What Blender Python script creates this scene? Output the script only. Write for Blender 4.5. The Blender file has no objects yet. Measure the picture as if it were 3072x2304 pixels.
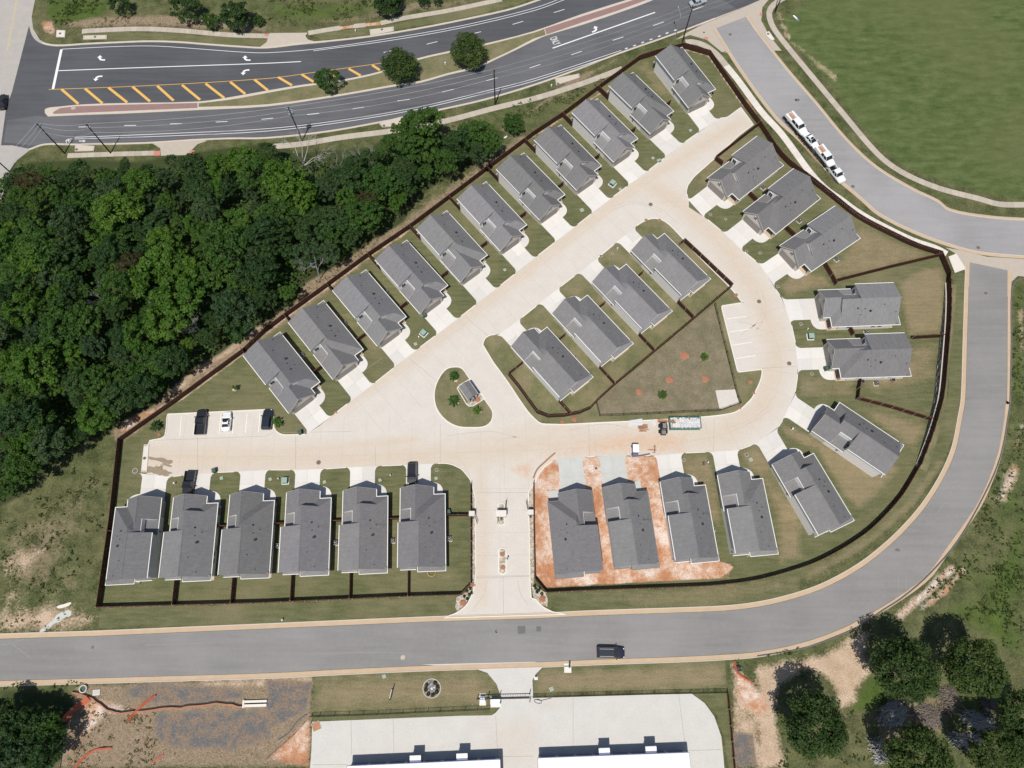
import bpy, bmesh, math, random
import numpy as np
from mathutils import Vector, Matrix
from mathutils.geometry import tessellate_polygon

# ---------------------------------------------------------------- camera, sky, sun
SC = bpy.context.scene
COL = SC.collection
FOC, TILT, ALT = 2129.0, math.radians(19.0), 140.0      # focal length in px of the 3072 px frame, tilt from plumb, height
cam_d = bpy.data.cameras.new('camera'); cam = bpy.data.objects.new('camera', cam_d); COL.objects.link(cam)
cam_d.sensor_fit = 'HORIZONTAL'; cam_d.sensor_width = 36.0; cam_d.lens = 36.0 * FOC / 3072.0
cam_d.clip_start = 1.0; cam_d.clip_end = 8000.0
cam.location = (0, 0, ALT); cam.rotation_euler = (TILT, 0, 0)
SC.camera = cam
SUN_EL, SUN_AZ = math.radians(66.5), math.radians(196.0)   # azimuth clockwise from +Y, where the sun stands
w = bpy.data.worlds.new('World'); SC.world = w; w.use_nodes = True
wn = w.node_tree; wn.nodes.clear()
sky = wn.nodes.new('ShaderNodeTexSky'); sky.sky_type = 'NISHITA'; sky.sun_disc = False
sky.sun_elevation = SUN_EL; sky.sun_rotation = SUN_AZ; sky.altitude = 150.0
bg = wn.nodes.new('ShaderNodeBackground'); bg.inputs[1].default_value = 0.076
wo = wn.nodes.new('ShaderNodeOutputWorld')
wn.links.new(sky.outputs[0], bg.inputs[0]); wn.links.new(bg.outputs[0], wo.inputs[0])
sl = bpy.data.lights.new('sun', 'SUN'); sl.energy = 4.0; sl.angle = math.radians(0.53); sl.color = (1.0, 0.955, 0.89)
so = bpy.data.objects.new('sun', sl); COL.objects.link(so); so.location = (0, -40, 120)
sd = Vector((math.sin(SUN_AZ) * math.cos(SUN_EL), math.cos(SUN_AZ) * math.cos(SUN_EL), math.sin(SUN_EL)))
so.rotation_euler = sd.to_track_quat('Z', 'Y').to_euler()
SC.view_settings.view_transform = 'Standard'; SC.view_settings.look = 'None'
SC.view_settings.exposure = 0.0; SC.view_settings.gamma = 1.0; SC.view_settings.use_curve_mapping = False
SC.cycles.max_bounces = 5; SC.cycles.diffuse_bounces = 3; SC.cycles.glossy_bounces = 2
SC.cycles.transparent_max_bounces = 6; SC.cycles.use_denoising = True

# ---------------------------------------------------------------- survey: plan of the place read off the aerial picture
K = 800.0 / 2212.0
TILE = {c: (ox, oy) for c, (ox, oy) in zip('abcdefghijklmnop', [(x, y) for y in (0, 600, 1200, 1704) for x in (0, 800, 1600, 2272)])}
def tp(code, x, y):
    if code == 'F': return (x * 3072 / 2212.0, y * 3072 / 2212.0)
    if code == 'S': return (x, y)
    ox, oy = TILE[code]; return (ox + x * K, oy + y * K)
def G(x, y, z=0.0):
    u = (x - 1536) / FOC; v = (1152 - y) / FOC
    dy = math.sin(TILT) + v * math.cos(TILT); dz = -math.cos(TILT) + v * math.sin(TILT)
    s = (ALT - z) / -dz
    return Vector((u * s, dy * s))
def PX(txt):
    out = []; code = 'F'
    for t in txt.split():
        if t in TILE or t in 'FS': code = t
        else:
            x, y = t.split(','); out.append(tp(code, float(x), float(y)))
    return out
def PG(txt, z=0.0): return [G(x, y, z) for x, y in PX(txt)]
def P1(txt, z=0.0): return PG(txt, z)[0]
def smooth(pts, n=5, closed=False):
    P = [Vector(p) for p in pts]; m = len(P); out = []
    rng = range(m) if closed else range(m - 1)
    for i in rng:
        p1, p2 = P[i], P[(i + 1) % m]
        p0 = P[i - 1] if (i > 0 or closed) else p1 * 2 - p2
        p3 = P[(i + 2) % m] if (i + 2 < m or closed) else p2 * 2 - p1
        # centripetal-ish: shrink tangents on uneven spacing
        d = (p2 - p1).length
        t1 = (p2 - p0) / max(1e-6, (p2 - p0).length) * d; t2 = (p3 - p1) / max(1e-6, (p3 - p1).length) * d
        for k in range(n):
            t = k / n; t_2 = t * t; t3 = t_2 * t
            out.append((2 * t3 - 3 * t_2 + 1) * p1 + (t3 - 2 * t_2 + t) * t1 + (-2 * t3 + 3 * t_2) * p2 + (t3 - t_2) * t2)
    if not closed: out.append(P[-1].copy())
    return out
def resample(pts, step):
    P = [Vector(p) for p in pts]; L = [0.0]
    for a, b in zip(P, P[1:]): L.append(L[-1] + (b - a).length)
    n = max(1, int(round(L[-1] / step))); out = []; j = 0
    for i in range(n + 1):
        d = L[-1] * i / n
        while j < len(P) - 2 and L[j + 1] < d: j += 1
        t = (d - L[j]) / max(1e-9, L[j + 1] - L[j]); out.append(P[j].lerp(P[j + 1], min(1, max(0, t))))
    return out
def offset(pts, d, closed=False):
    P = [Vector(p) for p in pts]; m = len(P); out = []
    for i in range(m):
        a = P[i - 1] if (i > 0 or closed) else None; b = P[(i + 1) % m] if (i < m - 1 or closed) else None
        ns = []
        for q0, q1 in ((a, P[i]), (P[i], b)):
            if q0 is not None and q1 is not None and (q1 - q0).length > 1e-6:
                t = (q1 - q0).normalized(); ns.append(Vector((-t.y, t.x)))
        if not ns: out.append(P[i].copy()); continue
        n = sum(ns, Vector((0, 0)))
        n = n.normalized() if n.length > 1e-6 else ns[0]
        c = max(0.45, n.dot(ns[0])); out.append(P[i] + n * (d / c))
    return out
def inside(p, poly):
    c = False; j = len(poly) - 1
    for i in range(len(poly)):
        a, b = poly[i], poly[j]
        if (a[1] > p[1]) != (b[1] > p[1]) and p[0] < (b[0] - a[0]) * (p[1] - a[1]) / (b[1] - a[1]) + a[0]: c = not c
        j = i
    return c
def ray_hit(o, d, poly, closed=True):
    best = None; m = len(poly)
    for i in range(m if closed else m - 1):
        a, b = poly[i], poly[(i + 1) % m]; e = Vector(b) - Vector(a)
        den = d.x * e.y - d.y * e.x
        if abs(den) < 1e-9: continue
        q = Vector(a) - o; t = (q.x * e.y - q.y * e.x) / den; s = (q.x * d.y - q.y * d.x) / den
        if t > 0 and 0 <= s <= 1 and (best is None or t < best): best = t
    return best

# ---------------------------------------------------------------- materials
MATS = {}
class NB:
    def __init__(self, name, rough=0.85, spec=0.3):
        m = bpy.data.materials.new(name); m.use_nodes = True; self.m = m; self.t = m.node_tree
        self.b = self.t.nodes['Principled BSDF']; self.b.inputs['Roughness'].default_value = rough
        self.b.inputs['Specular IOR Level'].default_value = spec; MATS[name] = m
        self.co = self.t.nodes.new('ShaderNodeTexCoord').outputs['Object']
    def n(self, kind, **kw):
        x = self.t.nodes.new(kind)
        for k, v in kw.items(): setattr(x, k, v)
        return x
    def put(self, sock, v):
        if isinstance(v, bpy.types.NodeSocket): self.t.links.new(v, sock)
        elif isinstance(v, (tuple, list)) and len(v) == 3 and sock.type == 'RGBA': sock.default_value = (*v, 1)
        else: sock.default_value = v
    def map(self, vec=None, scale=(1, 1, 1), rot=0.0, loc=(0, 0, 0)):
        x = self.n('ShaderNodeMapping'); self.put(x.inputs[0], vec or self.co)
        x.inputs['Scale'].default_value = scale; x.inputs['Rotation'].default_value = (0, 0, rot); x.inputs['Location'].default_value = loc
        return x.outputs[0]
    def noise(self, scale, detail=4, rough=0.6, vec=None, dist=0.0):
        x = self.n('ShaderNodeTexNoise'); self.put(x.inputs['Vector'], vec or self.co)
        x.inputs['Scale'].default_value = scale; x.inputs['Detail'].default_value = detail
        x.inputs['Roughness'].default_value = rough; x.inputs['Distortion'].default_value = dist
        return x.outputs[0]
    def ramp(self, fac, stops):
        x = self.n('ShaderNodeValToRGB'); self.put(x.inputs[0], fac); cr = x.color_ramp
        while len(cr.elements) < len(stops): cr.elements.new(0.5)
        for e, (p, c) in zip(cr.elements, stops):
            e.position = p; e.color = (c, c, c, 1) if isinstance(c, (int, float)) else (*c, 1)
        return x.outputs[0]
    def mix(self, fac, a, b, mode='MIX'):
        x = self.n('ShaderNodeMix'); x.data_type = 'RGBA'; x.blend_type = mode
        self.put(x.inputs[0], fac); self.put(x.inputs[6], a); self.put(x.inputs[7], b); return x.outputs[2]
    def math(self, op, a, b=0.0, clamp=False):
        x = self.n('ShaderNodeMath'); x.operation = op; x.use_clamp = clamp
        self.put(x.inputs[0], a); self.put(x.inputs[1], b); return x.outputs[0]
    def attr(self, name):
        x = self.n('ShaderNodeAttribute'); x.attribute_name = name
        s = self.n('ShaderNodeSeparateColor'); self.t.links.new(x.outputs['Color'], s.inputs[0])
        return [s.outputs[0], s.outputs[1], s.outputs[2], x.outputs['Alpha']]
    def rnd(self):
        return self.n('ShaderNodeObjectInfo').outputs['Random']
    def col(self, c): self.put(self.b.inputs['Base Color'], c); return self
    def bump(self, h, strength=0.3, dist=0.05):
        x = self.n('ShaderNodeBump'); x.inputs['Strength'].default_value = strength; x.inputs['Distance'].default_value = dist
        self.put(x.inputs['Height'], h); self.t.links.new(x.outputs[0], self.b.inputs['Normal']); return self
def mul(c, k): return tuple(min(1.0, x * k) for x in c)
def plain(name, c, rough=0.7, var=0.18, scale=2.0, spec=0.3, metal=0.0, rnd=0.0):
    n = NB(name, rough, spec); f = n.noise(scale, 5, 0.65)
    col = n.mix(f, mul(c, 1 - var), mul(c, 1 + var))
    if rnd: col = n.mix(n.rnd(), n.mix(1.0, col, (1 - rnd,) * 3, 'MULTIPLY'), n.mix(1.0, col, (1 + rnd,) * 3, 'MULTIPLY'))
    n.col(col); n.b.inputs['Metallic'].default_value = metal; return n.m

# ---------------------------------------------------------------- mesh helpers
def new_mesh(name, verts, faces, mat=None, smooth_=False):
    me = bpy.data.meshes.new(name); me.from_pydata([tuple(v) for v in verts], [], faces)
    if mat: me.materials.append(MATS[mat])
    if smooth_: me.polygons.foreach_set('use_smooth', [True] * len(me.polygons))
    me.update(); return me
def link(name, me, parent=None, loc=None, rot=None, scale=None):
    o = bpy.data.objects.new(name, me); COL.objects.link(o)
    if parent: o.parent = parent
    if loc is not None: o.location = (loc[0], loc[1], loc[2] if len(loc) > 2 else 0.0)
    if rot is not None: o.rotation_euler = (0, 0, rot) if isinstance(rot, (int, float)) else rot
    if scale is not None: o.scale = scale
    return o
def tag(o, label=None, cat=None, group=None, kind=None):
    if label: o['label'] = label
    if cat: o['category'] = cat
    if group: o['group'] = group
    if kind: o['kind'] = kind
    return o
def empty(name, loc=(0, 0, 0), rz=0.0, label=None, cat=None, group=None):
    o = bpy.data.objects.new(name, None); COL.objects.link(o); o.empty_display_size = 0.5
    o.location = (loc[0], loc[1], loc[2] if len(loc) > 2 else 0.0); o.rotation_euler = (0, 0, rz)
    return tag(o, label, cat, group)
class MB:
    """collects boxes, prisms and tubes for ONE mesh"""
    def __init__(self): self.v = []; self.f = []
    def add(self, vs, fs):
        k = len(self.v); self.v += [tuple(x) for x in vs]; self.f += [tuple(i + k for i in f) for f in fs]; return self
    def box(self, x0, x1, y0, y1, z0, z1, tx=0.0, ty=0.0):
        return self.add([(x0, y0, z0), (x1, y0, z0), (x1, y1, z0), (x0, y1, z0), (x0 + tx, y0 + ty, z1), (x1 - tx, y0 + ty, z1), (x1 - tx, y1 - ty, z1), (x0 + tx, y1 - ty, z1)],
                        [(3, 2, 1, 0), (4, 5, 6, 7), (0, 1, 5, 4), (1, 2, 6, 5), (2, 3, 7, 6), (3, 0, 4, 7)])
    def prism(self, cross, u0, u1, s=1):      # cross-section (v,z) pushed along u
        n = len(cross)
        vs = [(u0, s * v, z) for v, z in cross] + [(u1, s * v, z) for v, z in cross]
        return self.add(vs, [tuple(range(n)), tuple(range(2 * n - 1, n - 1, -1))] + [(i, (i + 1) % n, n + (i + 1) % n, n + i) for i in range(n)])
    def cyl(self, c, r, z0, z1, n=10, r1=None, axis='z'):
        r1 = r if r1 is None else r1; vs = []
        for z, rr in ((z0, r), (z1, r1)):
            for i in range(n):
                a = 2 * math.pi * i / n; p = (rr * math.cos(a), rr * math.sin(a))
                vs.append((c[0] + p[0], c[1] + p[1], z) if axis == 'z' else ((c[0] + p[0], z, c[1] + p[1]) if axis == 'y' else (z, c[0] + p[0], c[1] + p[1])))
        return self.add(vs, [tuple(range(n))[::-1], tuple(range(n, 2 * n))] + [(i, (i + 1) % n, n + (i + 1) % n, n + i) for i in range(n)])
    def tube(self, pts, r0, r1=None, n=5):
        r1 = r0 if r1 is None else r1; P = [Vector(p) for p in pts]; m = len(P); vs = []; fs = []
        for i, p in enumerate(P):
            t = (P[min(i + 1, m - 1)] - P[max(i - 1, 0)]).normalized()
            a = t.cross(Vector((0, 0, 1))) if abs(t.z) < 0.95 else t.cross(Vector((1, 0, 0)))
            a.normalize(); b = t.cross(a); r = r0 + (r1 - r0) * i / max(1, m - 1)
            for k in range(n):
                g = 2 * math.pi * k / n; vs.append(p + a * r * math.cos(g) + b * r * math.sin(g))
        for i in range(m - 1):
            for k in range(n): fs.append((i * n + k, i * n + (k + 1) % n, (i + 1) * n + (k + 1) % n, (i + 1) * n + k))
        fs.append(tuple(range(n))); fs.append(tuple(range((m - 1) * n, m * n)))
        return self.add(vs, fs)
    def slab(self, poly, z0, z1):
        n = len(poly); k = len(self.v)
        self.v += [(p[0], p[1], z1) for p in poly] + [(p[0], p[1], z0) for p in poly]
        for tri in tessellate_polygon([[Vector((p[0], p[1], 0)) for p in poly]]): self.f.append(tuple(k + i for i in tri))
        self.f += [(k + i, k + (i + 1) % n, k + n + (i + 1) % n, k + n + i) for i in range(n)]
        return self
    def mesh(self, name, mat, smooth_=False): return new_mesh(name, self.v, self.f, mat, smooth_)
    def obj(self, name, mat, parent=None, smooth_=False, **kw): return link(name, self.mesh(name, mat, smooth_), parent, **kw)
def slab(name, poly, z0, z1, mat, kind='structure', parent=None):
    o = MB().slab(poly, z0, z1).obj(name, mat, parent)
    if kind and not parent: o['kind'] = kind
    return o
def strip_mb(pts, w0, w1, z0, z1, mb=None):
    """band between offsets w0 and w1 (left positive) of a polyline"""
    mb = mb or MB(); A = offset(pts, w0); B = offset(pts, w1); m = len(A)
    vs = [(p.x, p.y, z1) for p in A] + [(p.x, p.y, z1) for p in B] + [(p.x, p.y, z0) for p in A] + [(p.x, p.y, z0) for p in B]
    fs = []
    for i in range(m - 1):
        fs += [(i, i + 1, m + i + 1, m + i), (i, i + 1, 2 * m + i + 1, 2 * m + i), (m + i, m + i + 1, 3 * m + i + 1, 3 * m + i)]
    fs += [(0, m, 3 * m, 2 * m), (m - 1, 2 * m - 1, 4 * m - 1, 3 * m - 1)]
    return mb.add(vs, fs)
def strip(name, pts, w0, w1, z0, z1, mat, kind='structure', parent=None):
    o = strip_mb(pts, w0, w1, z0, z1).obj(name, mat, parent)
    if kind and not parent: o['kind'] = kind
    return o
def grid_sheet(name, poly, z, mat, step, masks, kind='structure'):
    """flat sheet cut into a grid so that surface marks (dust, clay, stains) can be stored per vertex"""
    bm = bmesh.new(); vs = [bm.verts.new((p[0], p[1], z)) for p in poly]
    for tri in tessellate_polygon([[Vector((p[0], p[1], 0)) for p in poly]]):
        f_ = bm.faces.new([vs[i] for i in tri]); f_.normal_update()
        if f_.normal.z < 0: f_.normal_flip()
    xs = [p[0] for p in poly]; ys = [p[1] for p in poly]
    for ax, lo, hi in ((0, min(xs), max(xs)), (1, min(ys), max(ys))):
        c = math.ceil(lo / step) * step
        while c < hi:
            co = (c, 0, 0) if ax == 0 else (0, c, 0); no = (1, 0, 0) if ax == 0 else (0, 1, 0)
            bmesh.ops.bisect_plane(bm, geom=bm.verts[:] + bm.edges[:] + bm.faces[:], dist=1e-5, plane_co=co, plane_no=no)
            c += step
    me = bpy.data.meshes.new(name); bm.to_mesh(me); bm.free(); me.materials.append(MATS[mat])
    n = len(me.vertices); co = np.empty(n * 3); me.vertices.foreach_get('co', co); co = co.reshape(-1, 3)
    put_masks(me, co, masks); return tag(link(name, me), kind=kind)
def poly_sd(co, poly):
    """signed distance (inside positive) of points to a polygon"""
    P = np.array([(p[0], p[1]) for p in poly]); d2 = np.full(len(co), 1e18); ins = np.zeros(len(co), bool)
    x, y = co[:, 0], co[:, 1]
    for i in range(len(P)):
        a, b = P[i], P[(i + 1) % len(P)]; e = b - a
        t = np.clip(((x - a[0]) * e[0] + (y - a[1]) * e[1]) / max(1e-9, e @ e), 0, 1)
        d2 = np.minimum(d2, (x - a[0] - t * e[0]) ** 2 + (y - a[1] - t * e[1]) ** 2)
        if a[1] != b[1]:
            c = ((a[1] > y) != (b[1] > y)) & (x < e[0] * (y - a[1]) / e[1] + a[0]); ins ^= c
    d = np.sqrt(d2); return np.where(ins, d, -d)
def line_d(co, pts):
    d2 = np.full(len(co), 1e18); x, y = co[:, 0], co[:, 1]
    for a, b in zip(pts, pts[1:]):
        ex, ey = b[0] - a[0], b[1] - a[1]
        t = np.clip(((x - a[0]) * ex + (y - a[1]) * ey) / max(1e-9, ex * ex + ey * ey), 0, 1)
        d2 = np.minimum(d2, (x - a[0] - t * ex) ** 2 + (y - a[1] - t * ey) ** 2)
    return np.sqrt(d2)
def put_masks(me, co, masks):
    """masks: {'attr': [ch0, ch1, ch2, ch3]}, each a list of (poly|line, feather, strength[, width])"""
    for an, chans in masks.items():
        A = np.zeros((len(co), 4), np.float32)
        for c, items in enumerate(chans):
            for it in items:
                if it[0] == 'L': d = it[4] - line_d(co, it[1])
                else: d = poly_sd(co, it[1])
                s = np.clip(0.5 + d / (2 * it[2]), 0, 1) * abs(it[3])
                A[:, c] = np.maximum(A[:, c], s) if it[3] > 0 else A[:, c] * (1 - s)
        at = me.attributes.new(an, 'FLOAT_COLOR', 'POINT'); at.data.foreach_set('color', A.ravel())
# ---------------------------------------------------------------- surface materials
def ground_material():
    n = NB('ground', 0.95, 0.15)
    mown, tan, clay, sand = n.attr('la'); dark, straw, lush, mat = n.attr('lb'); field = n.attr('lc')[0]
    big = n.noise(0.045, 4, 0.6); mid = n.noise(0.35, 5, 0.65); fine = n.noise(2.6, 4, 0.7); pix = n.noise(7.0, 2, 0.6)
    det = n.math('ADD', n.math('MULTIPLY', mid, 0.55), n.math('MULTIPLY', fine, 0.45))
    def layer(base, wgt, amp, lo, hi, c):
        f = n.math('ADD', wgt, n.math('MULTIPLY', n.math('SUBTRACT', det, 0.5), amp))
        return n.mix(n.ramp(f, [(lo, 0.0), (hi, 1.0)]), base, c)
    grass = n.mix(n.ramp(det, [(0.38, 0.0), (0.62, 1.0)]), (0.04, 0.056, 0.019), (0.15, 0.155, 0.068))
    grass = n.mix(n.ramp(big, [(0.45, 0.0), (0.7, 0.8)]), grass, n.mix(n.ramp(det, [(0.38, 0.0), (0.62, 1.0)]), (0.066, 0.072, 0.03), (0.215, 0.19, 0.10)))
    c = grass
    lushc = n.mix(n.ramp(det, [(0.35, 0.0), (0.65, 1.0)]), (0.038, 0.066, 0.014), (0.108, 0.15, 0.036))
    c = layer(c, lush, 1.2, 0.35, 0.75, lushc)
    streak = n.noise(0.9, 4, 0.6, n.map(scale=(0.25, 1.6, 1), rot=0.06))
    mownc = n.mix(n.ramp(n.math('ADD', n.math('MULTIPLY', streak, 0.5), n.math('MULTIPLY', det, 0.5)), [(0.36, 0.0), (0.66, 1.0)]), (0.085, 0.099, 0.041), (0.185, 0.179, 0.092))
    mownc = n.mix(n.ramp(big, [(0.5, 0.0), (0.68, 0.6)]), mownc, (0.225, 0.195, 0.112))
    c = layer(c, mown, 0.25, 0.40, 0.60, mownc)
    fs_ = n.noise(0.5, 5, 0.65, n.map(scale=(0.35, 1.3, 1), rot=-0.85))
    fieldc = n.mix(n.ramp(n.math('ADD', n.math('MULTIPLY', fs_, 0.5), n.math('MULTIPLY', det, 0.5)), [(0.36, 0.0), (0.64, 1.0)]), (0.048, 0.078, 0.022), (0.142, 0.17, 0.064))
    fieldc = n.mix(n.ramp(n.noise(0.03, 3, 0.5), [(0.5, 0.0), (0.7, 0.55)]), fieldc, (0.135, 0.148, 0.062))
    c = layer(c, field, 0.5, 0.35, 0.65, fieldc)
    tanc = n.mix(n.ramp(n.math('ADD', n.math('MULTIPLY', streak, 0.4), n.math('MULTIPLY', det, 0.6)), [(0.3, 0.0), (0.7, 1.0)]), (0.175, 0.148, 0.078), (0.32, 0.255, 0.155))
    c = layer(c, tan, 0.9, 0.30, 0.85, tanc)
    swirl = n.noise(1.5, 5, 0.7, None, 2.5)
    strawc = n.mix(n.ramp(swirl, [(0.35, 0.0), (0.65, 1.0)]), (0.155, 0.115, 0.075), (0.37, 0.285, 0.195))
    c = layer(c, straw, 1.3, 0.38, 0.72, strawc)
    sandc = n.mix(n.ramp(det, [(0.3, 0.0), (0.7, 1.0)]), (0.36, 0.24, 0.145), (0.62, 0.49, 0.365))
    c = layer(c, sand, 1.2, 0.36, 0.66, sandc)
    cl = n.math('ADD', n.math('MULTIPLY', n.noise(0.16, 4, 0.6), 0.6), n.math('MULTIPLY', n.noise(0.8, 6, 0.75, None, 0.4), 0.4))
    clayc = n.ramp(cl, [(0.35, (0.42, 0.168, 0.08)), (0.45, (0.51, 0.265, 0.15)), (0.515, (0.62, 0.43, 0.315)), (0.59, (0.74, 0.65, 0.58))])
    clayc = n.mix(n.ramp(fine, [(0.3, 0.35), (0.6, 0.0)]), clayc, (0.33, 0.15, 0.08))
    c = layer(c, clay, 0.8, 0.38, 0.62, clayc)
    matc = n.mix(n.ramp(n.noise(0.5, 5, 0.65), [(0.42, 0.0), (0.56, 1.0)]), (0.165, 0.162, 0.158), (0.285, 0.205, 0.145))
    matc = n.mix(n.ramp(fine, [(0.4, 0.5), (0.6, 0.0)]), matc, (0.08, 0.085, 0.085))
    c = layer(c, mat, 0.7, 0.4, 0.62, matc)
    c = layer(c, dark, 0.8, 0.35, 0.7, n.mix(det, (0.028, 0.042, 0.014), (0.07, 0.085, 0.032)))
    c = n.mix(1.0, c, n.ramp(pix, [(0.3, 0.66), (0.7, 1.34)]), 'MULTIPLY')
    n.col(c); n.bump(n.math('ADD', fine, pix), 0.55, 0.12)
ground_material()
def lawn_mat(name, g0, g1, t, tmix):
    n = NB(name, 0.95, 0.15)
    det = n.math('ADD', n.math('MULTIPLY', n.noise(0.5, 5, 0.65), 0.5), n.math('MULTIPLY', n.noise(2.8, 4, 0.7), 0.5))
    c = n.mix(n.ramp(det, [(0.34, 0.0), (0.66, 1.0)]), g0, g1)
    c = n.mix(n.ramp(n.noise(0.16, 4, 0.6), [(0.42, 0.0), (0.66, tmix)]), c, t)
    c = n.mix(1.0, c, n.ramp(n.noise(7.0, 2, 0.6), [(0.25, 0.78), (0.75, 1.22)]), 'MULTIPLY')
    n.col(c); n.bump(det, 0.5, 0.1)
lawn_mat('lawn', (0.102, 0.112, 0.05), (0.198, 0.188, 0.098), (0.26, 0.216, 0.128), 0.75)
lawn_mat('dry_field', (0.15, 0.128, 0.078), (0.29, 0.24, 0.165), (0.13, 0.13, 0.07), 0.55)
def asphalt(name, c, streak_rot, dark=0.35):
    n = NB(name, 0.9, 0.25)
    f = n.noise(1.2, 5, 0.7); st = n.noise(0.5, 4, 0.6, n.map(scale=(0.12, 1.7, 1), rot=streak_rot)); pat = n.noise(0.06, 3, 0.5)
    col = n.mix(f, mul(c, 0.86), mul(c, 1.14))
    col = n.mix(n.ramp(st, [(0.4, 0.0), (0.68, dark)]), col, mul(c, 0.6))
    col = n.mix(n.ramp(pat, [(0.42, 0.0), (0.66, 0.4)]), col, mul(c, 1.35))
    n.col(col); n.bump(n.noise(9.0, 2, 0.6), 0.2, 0.03)
asphalt('asphalt_dark', (0.092, 0.094, 0.102), -0.06, 0.5)
asphalt('asphalt_main_south', (0.125, 0.126, 0.134), -0.1, 0.5)
asphalt('asphalt_grey', (0.245, 0.236, 0.229), -0.02, 0.3)
asphalt('asphalt_ne', (0.30, 0.293, 0.292), 0.72, 0.25)
def concrete(name, c, dust, var=0.1):
    n = NB(name, 0.9, 0.25); d, wet, clay, _ = n.attr('st')
    f = n.noise(0.35, 6, 0.65); g = n.noise(3.0, 4, 0.7)
    col = n.mix(f, mul(c, 1 - var), mul(c, 1 + var))
    drag = n.noise(0.6, 5, 0.65, n.map(scale=(0.5, 1.5, 1), rot=0.1))
    k = n.math('MULTIPLY', d, n.ramp(drag, [(0.25, 0.55), (0.7, 1.1)]))
    col = n.mix(n.math('MINIMUM', k, 1.0), col, dust)
    kc = n.ramp(n.math('ADD', clay, n.math('MULTIPLY', n.math('SUBTRACT', n.noise(0.7, 6, 0.7, None, 1.0), 0.5), 1.1)), [(0.35, 0.0), (0.8, 0.85)])
    col = n.mix(kc, col, n.mix(g, (0.55, 0.33, 0.2), (0.68, 0.47, 0.32)))
    kw = n.ramp(n.math('ADD', wet, n.math('MULTIPLY', n.math('SUBTRACT', n.noise(1.2, 4, 0.6, None, 1.5), 0.5), 0.9)), [(0.46, 0.0), (0.54, 1.0)])
    col = n.mix(kw, col, (0.27, 0.21, 0.14))
    col = n.mix(1.0, col, n.ramp(g, [(0.2, 0.9), (0.8, 1.08)]), 'MULTIPLY')
    n.col(col)
concrete('concrete_street', (0.61, 0.568, 0.51), (0.57, 0.455, 0.335))
concrete('concrete_yard', (0.585, 0.565, 0.525), (0.57, 0.49, 0.40))
concrete('concrete_old', (0.42, 0.39, 0.36), (0.5, 0.42, 0.34), 0.16)
plain('concrete_drive', (0.655, 0.63, 0.59), 0.9, 0.10, 0.6, rnd=0.07)
plain('concrete_new', (0.52, 0.53, 0.50), 0.9, 0.16, 0.6)
plain('concrete_walk', (0.46, 0.405, 0.335), 0.9, 0.12, 0.9, rnd=0.08)
plain('concrete_walk_new', (0.68, 0.635, 0.57), 0.9, 0.07, 0.9, rnd=0.05)
plain('gutter', (0.52, 0.39, 0.265), 0.9, 0.16, 0.5)
plain('kerb', (0.56, 0.495, 0.415), 0.9, 0.13, 0.7)
plain('kerb_white', (0.74, 0.70, 0.625), 0.9, 0.07, 0.8)
plain('red_paver', (0.285, 0.18, 0.165), 0.9, 0.16, 0.9)
plain('red_pad', (0.55, 0.22, 0.18), 0.9, 0.12, 2.0)
plain('paint_white', (0.78, 0.78, 0.78), 0.7, 0.10, 3.0)
plain('paint_yellow', (0.72, 0.43, 0.11), 0.7, 0.10, 3.0)
plain('paint_stall', (0.80, 0.77, 0.68), 0.7, 0.06, 3.0)
plain('wet_mud', (0.30, 0.235, 0.165), 0.45, 0.25, 1.2)
plain('joint_fine', (0.47, 0.425, 0.37), 0.9, 0.1)
plain('tyre_mark', (0.53, 0.465, 0.39), 0.9, 0.2, 1.0)
plain('scuff', (0.275, 0.266, 0.26), 0.9, 0.3, 1.5)
plain('faded_yellow', (0.50, 0.42, 0.29), 0.9, 0.2, 1.5)
plain('joint', (0.36, 0.32, 0.27), 0.9, 0.1)
plain('patch_dark', (0.15, 0.15, 0.155), 0.9, 0.25, 2.0)
def gravel(name, a, b, c):
    n = NB(name, 0.95, 0.2); v = n.n('ShaderNodeTexVoronoi'); n.put(v.inputs['Vector'], n.co); v.inputs['Scale'].default_value = 3.2
    s = n.n('ShaderNodeSeparateColor'); n.t.links.new(v.outputs['Color'], s.inputs[0])
    n.col(n.ramp(s.outputs[0], [(0.0, a), (0.5, b), (1.0, c)])); n.bump(v.outputs['Distance'], 0.6, 0.08)
gravel('river_gravel', (0.30, 0.25, 0.19), (0.45, 0.385, 0.31), (0.62, 0.56, 0.48))
gravel('grey_stone', (0.13, 0.125, 0.12), (0.24, 0.23, 0.225), (0.36, 0.35, 0.34))
# buildings
def shingle():
    n = NB('shingle', 0.95, 0.12)
    r = n.n('ShaderNodeTexBrick'); n.put(r.inputs['Vector'], n.map(rot=math.pi / 2)); r.inputs['Scale'].default_value = 1.0
    r.inputs['Brick Width'].default_value = 0.42; r.inputs['Row Height'].default_value = 0.16; r.inputs['Mortar Size'].default_value = 0.012
    for i, c in ((1, (0.145, 0.142, 0.141)), (2, (0.235, 0.230, 0.226)), (3, (0.12, 0.118, 0.118))): r.inputs[i].default_value = (*c, 1)
    a = n.noise(1.4, 5, 0.75, n.map(scale=(1.6, 0.5, 1))); b = n.noise(0.22, 3, 0.5)
    col = n.mix(n.ramp(a, [(0.3, 0.0), (0.7, 1.0)]), mul((0.205, 0.200, 0.204), 0.80), mul((0.205, 0.200, 0.204), 1.18))
    col = n.mix(0.32, col, r.outputs[0])
    col = n.mix(n.ramp(b, [(0.4, 0.0), (0.7, 0.3)]), col, (0.225, 0.222, 0.215))
    col = n.mix(1.0, col, n.n('ShaderNodeObjectInfo').outputs['Color'], 'MULTIPLY')
    n.col(col); n.bump(a, 0.35, 0.04)
shingle()
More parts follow.
